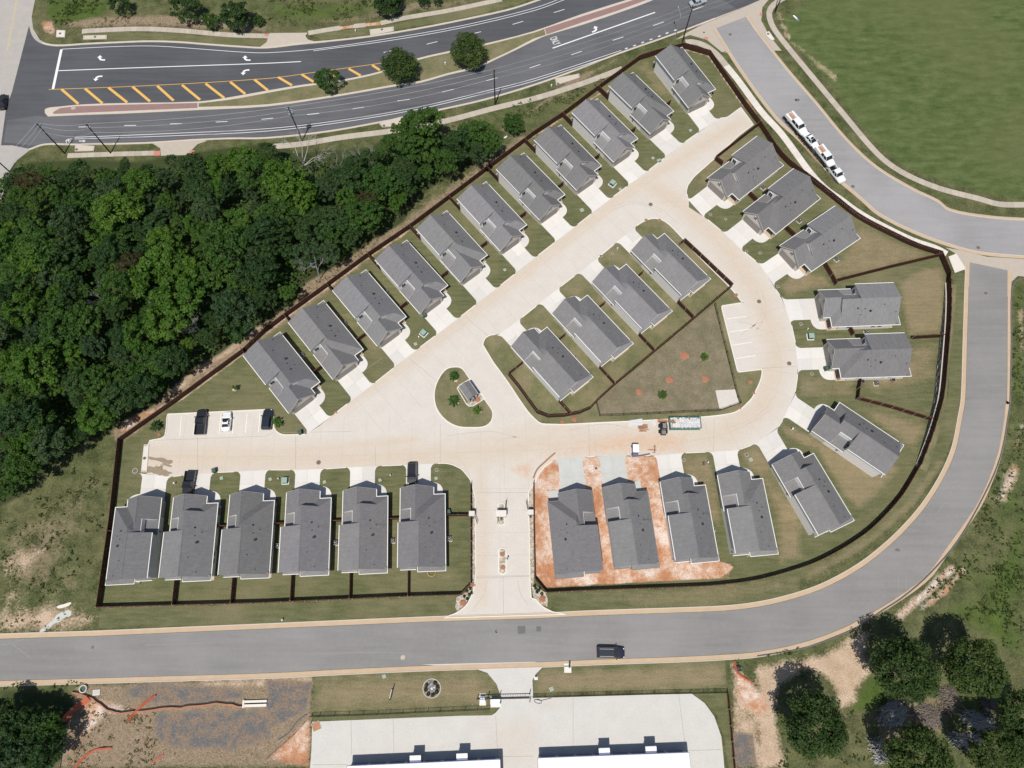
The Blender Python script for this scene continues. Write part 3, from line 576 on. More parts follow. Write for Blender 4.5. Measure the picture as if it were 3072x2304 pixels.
# sidewalks laid in slabs
def sidewalk(name, txt, w, mat, panel=1.55, z=0.05, gap=0.011, n=5):
    line = resample(smooth(A(txt), n), panel); root = None
    for i in range(len(line) - 1):
        a, b = line[i], line[i + 1]; t = (b - a).normalized() * gap
        pa = line[i - 1] if i else a * 2 - b; pb = line[i + 2] if i + 2 < len(line) else b * 2 - a
        na = (b - pa).normalized(); nb = (pb - a).normalized()
        q0 = Vector((-na.y, na.x)) * w / 2; q1 = Vector((-nb.y, nb.x)) * w / 2
        if root is None: root = empty(name, (line[0].x, line[0].y, 0)); root['kind'] = 'structure'; o0 = line[0]
        MB().slab([a + t - o0 + q0, a + t - o0 - q0, b - t - o0 - q1, b - t - o0 + q1], -0.04, z + 0.002 * ((i * 7) % 3)).obj('slab', mat, root)
    return root
sidewalk('sidewalk', 'a 680,262 740,256 1150,240 1500,255 1900,290 2230,300', 1.45, 'concrete_walk')
sidewalk('sidewalk', 'b 345,275 480,252 610,232', 1.4, 'concrete_walk'); sidewalk('sidewalk', 'b 725,217 820,208', 1.35, 'concrete_walk')
sidewalk('sidewalk', 'b 945,193 1130,152 1500,90 1950,-5', 1.4, 'concrete_walk')
sidewalk('sidewalk', 'a 560,1292 920,1280 1285,1270', 1.3, 'concrete_walk')
sidewalk('sidewalk', 'b 30,1218 290,1195 620,1140 1050,1085 1460,1010 1900,895 2212,820 c 250,745 500,660 740,568', 1.5, 'concrete_walk')
sidewalk('sidewalk', 'c 1262,350 1330,348 1420,378 1520,450 1600,545', 1.6, 'concrete_walk')
sidewalk('sidewalk', 'c 1600,545 1700,668 1890,925 d 200,1110 440,1435 560,1562 690,1655 h 850,112 1050,222 1300,342 1480,402 1570,450', 1.65, 'concrete_walk_new')
sidewalk('sidewalk', 'd 330,-60 180,5 110,70 98,130 130,225 220,350 400,570 700,930 1000,1280 1200,1430 1500,1560 1850,1652 h 2000,35 2212,40 2800,45', 1.45, 'concrete_walk')
slab('sidewalk_ramp', A('h 1585,470 1650,445 1730,572 1638,605'), -0.04, 0.055, 'concrete_walk_new')
for t_ in ('a 1275,1255 1330,1252 1330,1290 1275,1293', 'a 1572,1250 1612,1246 1612,1278 1575,1282', 'c 1420,305 1455,312 1448,328 1412,320', 'c 1880,105 1900,108 1895,130 1875,127', 'a 2195,280 2225,280 2225,302 2195,302'):
    slab('ramp_pad', A(t_), 0.0, 0.062, 'red_pad')
slab('drive_apron', smooth(A('a 1260,1188 1330,1230 1335,1292 1570,1285 1590,1245 1640,1195 1720,1168 1600,1152'), 1), -0.05, 0.03, 'concrete_walk')
slab('drive_apron', A('a 2150,395 2212,350 b 25,275 340,272 320,300 345,330 430,352 500,352 330,367 0,402'), -0.05, 0.032, 'concrete_walk')
# storm inlets: concrete box on the verge with an iron lid
def inlet(txt, lid, label, z=0.22, cat='storm drain', lidr=0.32):
    poly = A(txt); c = sum(poly, Vector((0, 0))) / len(poly)
    r = empty('storm_inlet', (c.x, c.y, 0), 0, label, cat, 'storm inlets'); q = [p - c for p in poly]
    MB().slab(q, 0.0, z).obj('box', 'concrete_walk', r); MB().slab([p * 0.86 for p in q], z, z + 0.02).obj('top_slab', 'concrete_walk_new' if z < 0.2 else 'kerb', r)
    l = P1(lid) - c; MB().cyl((l.x, l.y), lidr, z + 0.02, z + 0.05, 14).obj('lid', 'manhole', r)
inlet('a 695,300 890,295 890,328 693,333', 'a 793,312', 'long concrete storm inlet by upper left kerb near the crossing')
inlet('b 855,250 1055,225 1057,262 860,300', 'b 957,250', 'concrete storm inlet on the far verge above the median')
inlet('b 925,1020 1145,965 1140,1048 960,1060', 'b 975,1048', 'concrete storm inlet beside the tall tree at the sidewalk')
inlet('c 180,655 380,615 385,648 190,712', 'c 205,700', 'concrete storm inlet on the verge outside the back fence')
inlet('a 625,1205 790,1215 783,1255 625,1260', 'a 640,1245', 'concrete storm inlet between the two leaning utility poles')
inlet('d 62,272 95,258 145,330 120,342 75,300', 'd 88,284', 'concrete storm inlet on the corner verge of the side street', 0.1)
inlet('i 1195,368 1240,368 1222,602 1170,600', 'i 1202,484', 'pale storm inlet slab at the dead end beside the west fence', 0.12)
inlet('a 470,250 545,252 540,312 465,310', 'a 500,280', 'square concrete pad with a dark lid at the upper left corner', 0.08)
# raised planting blocks
block = smooth(blk_pts[:17], 3) + blk_pts[17:21] + smooth(blk_pts[20:], 3)
island = smooth(isl_pts, 3, True)
slab('block_lawn', block, -0.02, 0.045, 'lawn'); slab('island_lawn', island, -0.02, 0.05, 'lawn')
slab('field_pad', A('g 1510,1580 1672,1572 k 1705,20 1700,30 1545,80'), 0.0, 0.062, 'concrete_street')
slab('dog_park_field', A('g 1500,875 1670,1570 k 1710,25 1545,80 550,130 522,20 g 540,1655 700,1535 1020,1268 1340,1000'), 0.0, 0.052, 'dry_field')
# ---------------------------------------------------------------- the houses
# local frame of a house: u runs from the front eave to the back, v from the low eave to the tall side; s mirrors v
RZ, GZ, EZ, TZ = 6.43, 5.6, 2.75, 5.0        # main ridge, garage ridge, low eave, tall eave
def house_recipe(gablet, s):
    """list of (name, mesh, parent index or None, label)"""
    R = []
    def part(name, mb, mat, parent=None, label=None):
        R.append((name, mb.mesh('house_' + name, mat), parent, label)); return len(R) - 1
    def P(cross, u0, u1): return MB().prism(cross, u0, u1, s)
    def bx(u0, u1, v0, v1, z0, z1): return MB().box(u0, u1, min(s * v0, s * v1), max(s * v0, s * v1), z0, z1)
    # walls
    w1 = part('wall', P([(0.35, 0), (0.35, 2.66), (4.6, 6.12), (8.25, 4.82), (8.25, 0)], 5.62, 13.4), 'brick')
    part('wall', bx(2.0, 5.62, 0.35, 8.25, 0.0, 2.64), 'brick')
    g = part('garage_wall', P([(2.55, 0), (2.55, 2.7), (5.4, 5.3), (8.25, 2.7), (8.25, 0)], -1.2, 2.0), 'stone_veneer', None, 'stone faced garage front with a gable')
    gd = part('garage_door', bx(-1.26, -1.2, 3.15, 7.75, 0.0, 2.15), 'garage_door')
    for k in range(4): part('door_panel', bx(-1.285, -1.262, 3.25, 7.65, 0.06 + k * 0.53, 0.53 + k * 0.53), 'garage_door', gd)
    gw = part('gable_window', bx(-1.28, -1.2, 5.0, 5.8, 3.25, 4.15), 'trim_white'); part('pane', bx(-1.31, -1.28, 5.07, 5.73, 3.32, 4.08), 'glass_dark', gw); part('mullion', bx(-1.325, -1.31, 5.37, 5.43, 3.3, 4.1), 'trim_white', gw)
    # porch by the front door
    part('porch_floor', bx(-0.02, 2.0, 0.3, 2.55, 0.0, 0.12), 'porch_floor'); part('porch_column', bx(0.28, 0.62, 0.36, 0.70, 0.12, 2.62), 'stone_veneer')
    part('porch_beam', bx(0.3, 0.6, 0.7, 2.55, 2.35, 2.66), 'trim_white'); fd = part('front_door', bx(1.93, 2.0, 1.2, 2.15, 0.12, 2.2), 'door_brown'); part('handle', bx(1.88, 1.93, 1.26, 1.3, 1.05, 1.25), 'pipe_black', fd)
    # roofs (thin shells)
    part('roof', P([(0.0, EZ), (4.6, RZ), (8.62, TZ), (8.62, TZ - 0.16), (4.6, RZ - 0.2), (0.0, EZ - 0.16)], 5.45, 13.75), 'shingle')
    G_ = [(2.2, EZ), (5.4, GZ), (8.6, EZ), (8.6, EZ - 0.16), (5.4, GZ - 0.2), (2.2, EZ - 0.16)]
    gr = part('garage_roof', P(G_, -1.55, 2.72), 'shingle')
    part('garage_roof', P([(2.2, EZ - 0.02), (5.4, GZ - 0.02), (6.28, 4.80), (6.28, 4.6), (5.4, GZ - 0.2), (2.2, EZ - 0.2)], 2.72, 5.62), 'shingle')
    part('lower_roof', P([(6.28, 3.42), (8.6, EZ), (8.6, EZ - 0.16), (6.28, 3.2)], 2.72, 5.62), 'shingle')
    if gablet:
        part('side_roof', P([(1.62, 4.046), (4.6, RZ - 0.006), (6.25, 4.72), (6.25, 4.5), (4.6, RZ - 0.2), (1.62, 3.86)], 1.72, 5.5), 'shingle')
        fr = [(0, 0, EZ), (5.5, 0, EZ), (5.5, 2.0, 4.35), (1.95, 1.95, 4.31), (0, 6.0, EZ), (1.95, 6.2, 4.31)]
        part('hip_roof', MB().add([(u, s * v, z) for u, v, z in fr], [(0, 1, 2, 3), (0, 3, 5, 4)]).add([(u, s * v, z - 0.16) for u, v, z in fr], [(0, 1, 2, 3), (0, 3, 5, 4)]), 'shingle')
        part('gablet_wall', P([(2.05, 4.0), (2.05, 4.36), (4.6, 6.24), (6.1, 4.75), (6.1, 4.0)], 1.95, 2.05), 'siding', None, 'pale sided gable above the front skirt roof')
        part('gablet_trim', P([(1.95, 4.20), (4.6, 6.32), (4.6, 6.22), (2.1, 4.22)], 1.70, 1.72), 'trim_white')
    else:
        fr = [(0, 0, EZ), (5.5, 0, EZ), (5.5, 4.6, RZ - 0.006), (4.6, 4.6, RZ - 0.006), (0, 6.0, EZ), (5.5, 6.25, 4.7)]
        part('hip_roof', MB().add([(u, s * v, z) for u, v, z in fr], [(0, 1, 2, 3), (0, 3, 4), (4, 3, 5), (3, 2, 5)]).add([(u, s * v, z - 0.18) for u, v, z in fr], [(0, 1, 2, 3), (0, 3, 4)]), 'shingle')
    part('ridge_cap', P([(4.44, RZ - 0.075), (4.6, RZ + 0.04), (4.76, RZ - 0.01)], 5.4, 13.8), 'shingle')
    part('ridge_cap', P([(5.26, GZ - 0.08), (5.4, GZ + 0.03), (5.54, GZ - 0.08)], -1.57, 3.4), 'shingle')
    # cut-out beside the upper window: side wall, cheek, front wall of the upper floor
    part('dormer_wall', P([(6.28, 3.35), (6.28, 4.80), (6.36, 4.74), (6.36, 3.35)], 2.66, 5.6), 'siding', None, 'pale sided wall of the roof cut-out')
    part('dormer_cheek', P([(6.36, 3.38), (6.36, 4.80), (8.5, 2.84), (8.45, 2.78)], 2.721, 2.735), 'siding')
    part('upper_wall', P([(5.3, 3.3), (5.3, 5.75), (8.27, 4.85), (8.27, 2.7)], 5.58, 5.64), 'siding')
    uw = part('upper_window', bx(5.5, 5.58, 6.95, 7.95, 3.35, 4.55), 'trim_white'); part('pane', bx(5.47, 5.5, 7.02, 7.42, 3.42, 4.48), 'glass_dark', uw); part('pane', bx(5.47, 5.5, 7.48, 7.88, 3.42, 4.48), 'glass_dark', uw)
    # eaves: white gutters, rake boards
    F = 'trim_white'
    part('gutter', bx(0.0, 14.4, -0.13, 0.0, EZ - 0.17, EZ - 0.01), F)
    part('gutter', bx(-1.5, 5.6, 8.6, 8.73, EZ - 0.17, EZ - 0.01), F); part('gutter', bx(5.45, 13.75, 8.62, 8.75, TZ - 0.17, TZ - 0.01), F)
    part('gutter', bx(-1.5, 0.0, 2.07, 2.2, EZ - 0.17, EZ - 0.01), F); part('gutter', bx(-0.13, 0.0, -0.13, 2.07, EZ - 0.165, EZ - 0.005), F)
    part('rake_board', P([(4.6, RZ - 0.01), (8.62, TZ - 0.01), (8.62, TZ - 0.19), (4.6, RZ - 0.22)], 5.39, 5.445), 'shingle')  # step rake takes the dark shingle colour to paint in the shadow there
    part('rake_board', P([(2.2, EZ - 0.01), (5.4, GZ - 0.01), (8.6, EZ - 0.01), (8.6, EZ - 0.18), (5.4, GZ - 0.22), (2.2, EZ - 0.18)], -1.60, -1.555), 'siding_tan')
    # back: patio roof, skirt, windows, post
    part('patio_roof', MB().add([(13.42, s * 0.0, 3.12), (13.42, s * 5.2, 3.12), (14.4, s * 5.2, 2.72), (14.4, s * 0.0, 2.72), (13.42, 0, 2.98), (13.42, s * 5.2, 2.98), (14.4, s * 5.2, 2.58), (14.4, 0, 2.58)], [(0, 1, 2, 3), (4, 5, 6, 7), (0, 1, 5, 4), (1, 2, 6, 5), (2, 3, 7, 6), (3, 0, 4, 7)]), 'shingle')
    part('gutter', bx(14.4, 14.5, -0.13, 5.25, 2.62, 2.72), F); part('gutter', bx(13.5, 14.4, 5.2, 5.3, 2.56, 2.75), F)
    part('skirt_roof', MB().add([(13.42, s * 5.5, 2.95), (13.42, s * 8.5, 2.95), (13.95, s * 8.5, 2.68), (13.95, s * 5.5, 2.68), (13.42, s * 5.5, 2.8), (13.42, s * 8.5, 2.8), (13.95, s * 8.5, 2.55), (13.95, s * 5.5, 2.55)], [(0, 1, 2, 3), (4, 5, 6, 7), (0, 1, 5, 4), (1, 2, 6, 5), (2, 3, 7, 6), (3, 0, 4, 7)]), 'shingle')
    part('gutter', bx(13.95, 14.05, 5.5, 8.55, 2.53, 2.69), F); part('patio_post', bx(14.1, 14.3, 4.9, 5.1, 0.1, 2.58), 'trim_white'); part('patio_floor', bx(13.4, 14.2, 0.4, 5.1, 0.0, 0.1), 'porch_floor')
    for v0, z0, wd, ht in ((6.2, 1.0, 1.2, 1.4), (1.5, 0.15, 1.8, 2.05)):
        k = part('rear_window', bx(13.4, 13.46, v0, v0 + wd, z0, z0 + ht), 'trim_white'); part('pane', bx(13.46, 13.48, v0 + 0.08, v0 + wd - 0.08, z0 + 0.08, z0 + ht - 0.08), 'glass_dark', k)
    for u0 in (3.6, 8.9, 10.3):
        k = part('side_window', bx(u0, u0 + 0.95, 0.29, 0.35, 1.0, 2.3), 'trim_white'); part('pane', bx(u0 + 0.07, u0 + 0.88, 0.27, 0.29, 1.07, 2.23), 'glass_dark', k)
    # pipes and vents through the roof
    for u, v, r, h in ((4.9, 2.9, 0.13, 0.3), (5.7, 1.8, 0.05, 0.4), (6.4, 2.8, 0.06, 0.4), (10.4, 3.4, 0.05, 0.4), (13.0, 2.1, 0.06, 0.35)):
        z = EZ + 0.8 * v; part('vent_pipe', MB().cyl((u, s * v), r, z - 0.1, z + h, 8), 'pipe_black')
    part('turbine_vent', MB().cyl((7.6, s * 2.4), 0.17, EZ + 1.7, EZ + 2.15, 10).cyl((7.6, s * 2.4), 0.24, EZ + 2.15, EZ + 2.22, 10), 'pipe_black')
    part('meter_box', bx(4.6, 4.9, 8.25, 8.38, 0.9, 1.7), 'metal_grey')
    return R
RECIPES = {(g, s): house_recipe(g, s) for g in (0, 1) for s in (1, -1)}
H_NW, H_M, H_E, H_SW, H_SE = 'long row along the north west fence', 'middle row beside the dry field', 'east bend', 'lower left row', 'lower right row'
def ordn(i): return ['first', 'second', 'third', 'fourth', 'fifth', 'sixth', 'seventh', 'eighth', 'ninth', 'tenth', 'eleventh'][i]
HOUSES = []     # (front low eave corner, rear low eave corner, hand (+1 tall side left of u), gablet, label)
for i, (t, g) in enumerate((('c 1515,745 1228,385', 1), ('c 1167,925 822,597', 0), ('c 873,1157 523,811', 1), ('c 568,1380 222,1032', 1), ('c 262,1615 -82,1267', 1), ('c -52,1870 -398,1502', 1), ('f 1835,462 1487,83', 0), ('f 1503,710 1158,330', 1), ('f 1157,970 820,577', 1), ('f 800,1240 468,832', 0), ('f 440,1510 108,1095', 1))):
    lab = 'grey roofed brick house, %s from the upper right end of the fence side row' % ordn(i)
    if i == 10: lab = 'grey roofed brick house at the lower left end of the fence side row, by parking'
    HOUSES.append((t, 1, g, lab, 'houses in the fence side row', 'NW'))
for i, t in enumerate(('g 1085,275 1473,658', 'g 770,533 1152,923', 'g 448,790 828,1192', 'g 113,1055 495,1470')):
    HOUSES.append((t, -1, 0, ('grey roofed house in the middle block nearest the parking bays', 'grey roofed house, second from the right of four in the middle block', 'grey roofed house, third from the right of four in the middle block', 'grey roofed house in the middle block nearest the kiosk island')[i], 'houses in the middle block', 'M'))
for i, (t, hnd, g) in enumerate((('S 2214.8,600.7 2353.2,493.1', 1, 1), ('S 2323.3,704.9 2465.5,591', 1, 0), ('h 435,600 868,305', 1, 1), ('S 2494,980.5 2703.6,972.7', 1, 1), ('S 2520.2,1134.6 2737.4,1127.4', 1, 0), ('l 680,20 1218,378', -1, 1), ('l 465,443 803,1003', -1, 1))):
    HOUSES.append((t, hnd, g, ('stone gabled house at right nearest the upper street end', 'stone gabled house, middle one of three facing left below the car trailer', 'stone gabled house, lowest of three facing left below the car trailer', 'stone gabled house facing left with widest tan back yard', 'stone gabled house facing left, lower of the level pair at right', 'house turned down right beside the sweeping dark fence, higher of two', 'house turned down right beside the sweeping dark fence, lower of two')[i], 'houses around the east bend', 'E'))
for i, (t, hnd, g) in enumerate((('S 347.3,1523.1 316.9,1755.2', 1, 0), ('S 653,1510.6 631.5,1740', -1, 1), ('S 822.4,1503 806.5,1732', -1, 0), ('j 533,818 510,1446', -1, 1), ('j 1003,800 998,1430', -1, 1), ('j 1478,782 1483,1413', -1, 0))):
    HOUSES.append((t, hnd, g, ('grey roofed house at far left of lower row, roof stepped on its right side', 'grey roofed house behind the black pickup, second in the lower left row', 'grey roofed house, third from left in the lower left row', 'grey roofed house, fourth from left in the lower left row', 'grey roofed house, fifth from left in the lower left row', 'grey roofed house nearest the entry drive with black car at its garage')[i], 'houses in the lower left row', 'SW'))
for i, (t, hnd, g) in enumerate((('k 122,848 187,1480', 1, 0), ('k 945,757 1045,1385', -1, 1), ('k 1425,705 1540,1335', -1, 1), ('k 1900,650 2030,1280', -1, 0))):
    HOUSES.append((t, hnd, g, ('unfinished house on bare red clay nearest the entry drive', 'unfinished house on bare red clay, second from the entry drive', 'grey roofed house with red clay on its left and lawn on its right', 'grey roofed house between lawns, fourth from the entry drive at lower right')[i], 'houses in the lower right row', 'SE'))
LOTS = []; trg = random.Random(4)
for t, hnd, g, lab, grp, row in HOUSES:
    a, b = PG(t, EZ); u = (b - a).normalized(); L = (b - a).length; v = Vector((-u.y, u.x)) * hnd
    o = a + u * (L - 14.4) * 0.5                     # keep the house centred on the measured eave
    r = empty('house', (o.x, o.y, 0), math.atan2(u.y, u.x), lab, 'house', grp); objs = []
    bare = lab.startswith('unfinished'); k_ = trg.uniform(.88, 1.13); tone = (k_ * trg.uniform(.985, 1.015), k_, k_ * trg.uniform(.98, 1.02), 1)
    for name, me, par, pl in RECIPES[(g, hnd)]:
        ob = link(name, me, objs[par] if par is not None else r); ob.color = tone
        if pl: ob['label'] = pl
        if bare and name in ('gutter',):
            ob.material_slots[0].link = 'OBJECT'; ob.material_slots[0].material = MATS['trim_primed']
        objs.append(ob)
    LOTS.append(dict(o=o, u=u, v=v, row=row, lab=lab, bare=bare, hnd=hnd))
def LP(l, u, v): return l['o'] + l['u'] * u + l['v'] * v
# ---------------------------------------------------------------- driveways and front walks
DRIVES = []
for i, l in enumerate(LOTS):
    e = []
    edge = block if l['row'] == 'M' else street_outer
    for vv in (7.95, 3.0):
        h = ray_hit(LP(l, -1.2, vv), -l['u'], edge); e.append(min(h if h else 6.0, 11.0))
    fl = 0.45
    pts = [LP(l, -1.2, 7.95), LP(l, -1.2 - e[0] + 1.0, 7.95), LP(l, -1.2 - e[0] + 0.3, 7.95 + fl * 0.6), LP(l, -1.2 - e[0], 7.95 + fl * 1.6), LP(l, -1.2 - e[1], 3.0 - fl * 1.6), LP(l, -1.2 - e[1] + 0.3, 3.0 - fl * 0.6), LP(l, -1.2 - e[1] + 1.0, 3.0), LP(l, -1.2, 3.0)]
    mat = 'concrete_new' if l['bare'] else 'concrete_drive'
    # laid as four slabs with open joints
    root = empty('driveway', (l['o'].x, l['o'].y, 0)); root['kind'] = 'structure'; o = l['o']
    A0, A1, B0, B1 = LP(l, -1.2, 7.95), LP(l, -1.2 - e[0], 7.95), LP(l, -1.2, 3.0), LP(l, -1.2 - e[1], 3.0)
    mA = (A0 + B0) / 2; mB = (A1 + B1) / 2; jt = l['v'] * 0.007; ju = l['u'] * 0.007
    hA, hM, hB = A0.lerp(A1, 0.5), mA.lerp(mB, 0.5), B0.lerp(B1, 0.5)
    q = [[A0, hA + ju, hM + ju + jt, mA + jt], [mA - jt, hM + ju - jt, hB + ju, B0],
         [hA - ju, A1 - l['u'] * 0 + l['u'] * 0.9, pts[2], pts[3], mB + jt, hM - ju + jt], [hM - ju - jt, mB - jt, pts[4], pts[5], B1 + l['u'] * 0.9, hB - ju]]
    for poly in q: MB().slab([p - o for p in poly], -0.02, 0.062).obj('slab', mat, root)
    DRIVES.append(pts)
    wk = smooth([Vector(p) for p in ((-3.0, 3.0), (-2.95, 2.3), (-2.65, 1.5), (-2.1, 0.9), (-1.3, 0.62), (0.0, 0.6))], 3) + [Vector((0, 2.5)), Vector((-1.2, 2.5)), Vector((-1.2, 3.0))]
    if l['bare']: wk = [Vector((-2.6, 3.0)), Vector((-2.6, 0.5)), Vector((0, 0.5)), Vector((0, 2.5)), Vector((-1.2, 2.5)), Vector((-1.2, 3.0))]
    MB().slab([l['u'] * p.x + l['v'] * p.y for p in wk], -0.02, 0.066).obj('walk', mat, root)
# pale kerbs round street, block and island, open at the driveways
def kerb_run(poly, closed, w, mat, name, drives=True):
    ring = resample(list(poly) + ([poly[0]] if closed else []), 0.8); run = []; out = []
    for p in ring:
        hit = drives and any((p - d[0]).length < 16 and inside(p, [d[0] * 1, d[3] + (d[3] - d[0]) * .15, d[4] + (d[4] - d[7]) * .15, d[7]]) for d in DRIVES)
        if hit:
            if len(run) > 2: out.append(run)
            run = []
        else: run.append(p)
    if len(run) > 2: out.append(run)
    for r_ in out: strip(name, r_, -w / 2, w / 2, -0.02, 0.13, mat)
kerb_run(block, True, 0.2, 'kerb_white', 'kerb'); kerb_run(island, True, 0.22, 'kerb_white', 'kerb', False)
kerb_run(street_outer[:-1], False, 0.18, 'kerb_white', 'kerb')
# ---------------------------------------------------------------- air conditioners beside the low walls
def ac_unit(loc, rz, lab, hl=0.0):
    r = empty('air_conditioner', (loc.x, loc.y, 0), rz, lab, 'air conditioner', 'air conditioners beside the houses')
    MB().box(-0.5, 0.5, -0.5, 0.5, 0, 0.08).obj('pad', 'kerb', r); MB().box(-0.38, 0.38, -0.38, 0.38, 0.08, 0.86, 0.02, 0.02).obj('cabinet', 'metal_grey', r)
    MB().cyl((0, 0), 0.31, 0.862, 0.9, 16).obj('fan_grille', 'pipe_black', r); MB().cyl((0, 0), 0.09, 0.9, 0.94, 10).obj('fan_hub', 'metal_white', r)
for l in LOTS:
    if not l['bare']:
        nm = l['lab'].replace('grey roofed ', '').replace('stone gabled ', '').replace('brick ', '').replace(',', '')
        ac_unit(LP(l, 8.3, -0.62), math.atan2(l['u'].y, l['u'].x), 'air conditioner beside ' + ' '.join(nm.split()[:13]))
# ---------------------------------------------------------------- brown board fences
BAY = 2.44
def panel_mesh():
    mb = MB(); n = 16; w = BAY / n; rg = random.Random(3)
    for i in range(n):
        d = 0.018 if i % 2 else 0.0; mb.box(i * w + 0.004, (i + 1) * w - 0.004, 0.02 + d, 0.04 + d, 0.04, 1.8 + rg.uniform(-0.008, 0.008))
    return mb.mesh('fence_panel', 'fence_brown')
def rail_mesh(): return MB().box(0.0, BAY, -0.025, 0.018, 0.0, 0.09).mesh('fence_rail', 'fence_rail')
PANEL, RAIL = panel_mesh(), rail_mesh()
CAP = MB().box(0.0, BAY, -0.03, 0.075, 1.80, 1.835).mesh('fence_cap', 'fence_rail')
POST = MB().cyl((0, 0), 0.045, 0.0, 1.9, 6).mesh('fence_post', 'steel_post')
def board_fence(txt, label, group='brown board fences', pts=None, base=None, out=1, h=1.0, rails=True):
    P = pts or A(txt); o = P[0]; r = empty('board_fence', (o.x, o.y, 0), 0, label, 'fence', group)
    k = 0; tot = sum((b - a).length for a, b in zip(P, P[1:])); run = 0.0
    for a, b in zip(P, P[1:]):
        L = (b - a).length; n = max(1, round(L / BAY)); ang = math.atan2(b.y - a.y, b.x - a.x)
        for i in range(n):
            p = a.lerp(b, i / n) - o; z = base((run + L * (i + 0.5) / n) / tot) if base else 0.0
            sc = (L / n / BAY, out, h)
            link('panel', PANEL, r, (p.x, p.y, z), ang, sc); link('cap', CAP, r, (p.x, p.y, z), ang, sc)
            if rails:
                for zz in (0.25, 1.5): link('rail', RAIL, r, (p.x, p.y, z + zz * h), ang, (L / n / BAY, out, 1))
            link('post', POST, r, (p.x, p.y, z), 0.0, (1, 1, h)).location = (p.x + 0.07 * out * math.sin(ang), p.y - 0.07 * out * math.cos(ang), z)
        run += L
    e = P[-1] - o; link('post', POST, r, (e.x, e.y, base(1.0) if base else 0.0))
    return r
board_fence('c 1240,400 1030,452 880,500 540,745 245,967 0,1128 f 1190,238 850,468 510,719 150,979 0,1093 e 2035,1258 1760,1460 1490,1659 i 1010,338', 'long dark brown board fence between the wood and the fence side row')
board_fence('i 1010,338 940,1000 845,1659 m 835,328', 'dark brown board fence along the left edge of the lower left row')
board_fence('m 835,328 2212,290 n 140,283 630,262 1115,240 1610,225 1697,132', 'dark brown board fence behind the lower left row along the road verge')
board_fence('n 1697,132 j 1697,1400 1697,960 1695,700', 'dark brown board fence left of the entry drive')
wl = resample(smooth(A('h 1565,690 1555,850 1537,1050 1520,1200 1500,1400 1475,1659 l 1445,130 1400,300 1318,555'), 4), 2.4)
def wall_h(t): return 1.7 * math.sin(math.pi * min(1, max(0, (t * 0.985 + 0.01)))) ** 0.7
board_fence('', 'dark brown board fence standing on the grey stone retaining wall', pts=wl, base=wall_h, out=-1)
se = resample(smooth(A('l 1318,555 1178,790 1035,958 888,1098 692,1230 495,1335 350,1392 0,1492 k 1500,1540 1200,1555 800,1570 400,1585 105,1600'), 4), 2.42)
board_fence('', 'sweeping dark brown board fence along the curving road verge', pts=se, out=-1)
board_fence('k 105,1600 12,1490 5,1200 0,900 0,690', 'dark brown board fence right of the entry drive beside red clay', out=-1)
board_fence('c 1240,400 1455,462 1550,600 1745,880 1868,1042', 'dark brown board fence around the topmost house and street end', out=-1)
ne = resample(smooth(A('c 1868,1042 F 1690,345 1745,388 1800,432 h 830,157 1110,302 1300,392 1500,456'), 3), 2.42)
board_fence('', 'dark brown board fence between the sidewalk and the east bend houses', pts=ne, out=-1)
board_fence('h 1500,456 1545,560 1572,625 1565,690', 'short dark brown fence corner by the pale sidewalk ramp', out=-1)
board_fence('g 1205,385 1245,352 1450,545 1640,725 1330,990 1005,1262 672,1540 k 540,0 470,75 380,115 250,140 120,145 30,110 F 1140,866 1120,838 1098,811 1130,786', 'dark brown board fence wrapped around the middle block back yards')
board_fence('c 1868,1042 1690,1180 1500,1330 1562,1380', 'dark brown board fence between street end and the east bend house')
board_fence('h 1500,470 1100,565 630,685', 'brown board fence slanting between two tan back yards')
board_fence('h 540,540 600,640 640,715', 'short brown fence from house corner to the slanting yard fence')
board_fence('h 1562,1137 1270,1153', 'brown board fence between the level pair and the stone wall')
board_fence('h 832,1495 812,1655 l 830,0 1100,70 1462,182', 'brown board fence below the level pair running to the stone wall')
board_fence('h 742,1065 778,1132', 'short brown side fence between the level pair of houses')
board_fence('j 1697,962 1490,962', 'short brown side fence from the last lower left house to the entry fence')
# short side and back fences on the lots
for i, l in enumerate(LOTS):
    nm = l['lab'].split(',')[0].replace('grey roofed ', '').replace('stone gabled ', '') + (' ' + l['lab'].split(',')[1].strip() if ',' in l['lab'] else '')
    nm = ' '.join(nm.split()[:11])
    if l['row'] in ('NW', 'SW', 'M') and not (l['row'] == 'SW' and i >= 27) and l['lab'].find('topmost') < 0:
        far = {'NW': -2.6, 'SW': -2.1, 'M': -2.5}[l['row']]
        if not (l['row'] == 'M' and 'nearest the parking' in l['lab']) and not (l['row'] == 'NW' and 'first' in l['lab']) and not (l['row'] == 'SW' and 'nearest the entry' in l['lab']):
            board_fence('', 'short brown side fence at ' + nm, 'short side fences', pts=[LP(l, 3.2 if l['row'] != 'SW' else 4.2, 0.3), LP(l, 3.2 if l['row'] != 'SW' else 4.2, far)])
    if l['row'] in ('NW', 'M', 'SW'):
        vv = {'NW': 8.3, 'M': 8.3, 'SW': 7.2}[l['row']]
        ring = {'NW': A('c 880,500 0,1128 f 0,1093 i 1010,338'), 'M': A('g 1640,725 672,1540 k 540,0 F 1240,898 1185,905 1150,890 1120,838'), 'SW': A('m 835,328 n 0,288 1610,225')}[l['row']]
        h = ray_hit(LP(l, 13.5, vv), l['u'], ring, False)
        if h and h < 9 and not (l['row'] == 'SW' and 'far left' in l['lab']): board_fence('', 'brown yard partition behind ' + nm, 'yard partitions', pts=[LP(l, 13.45, vv), LP(l, 13.45 + h - 0.1, vv)])
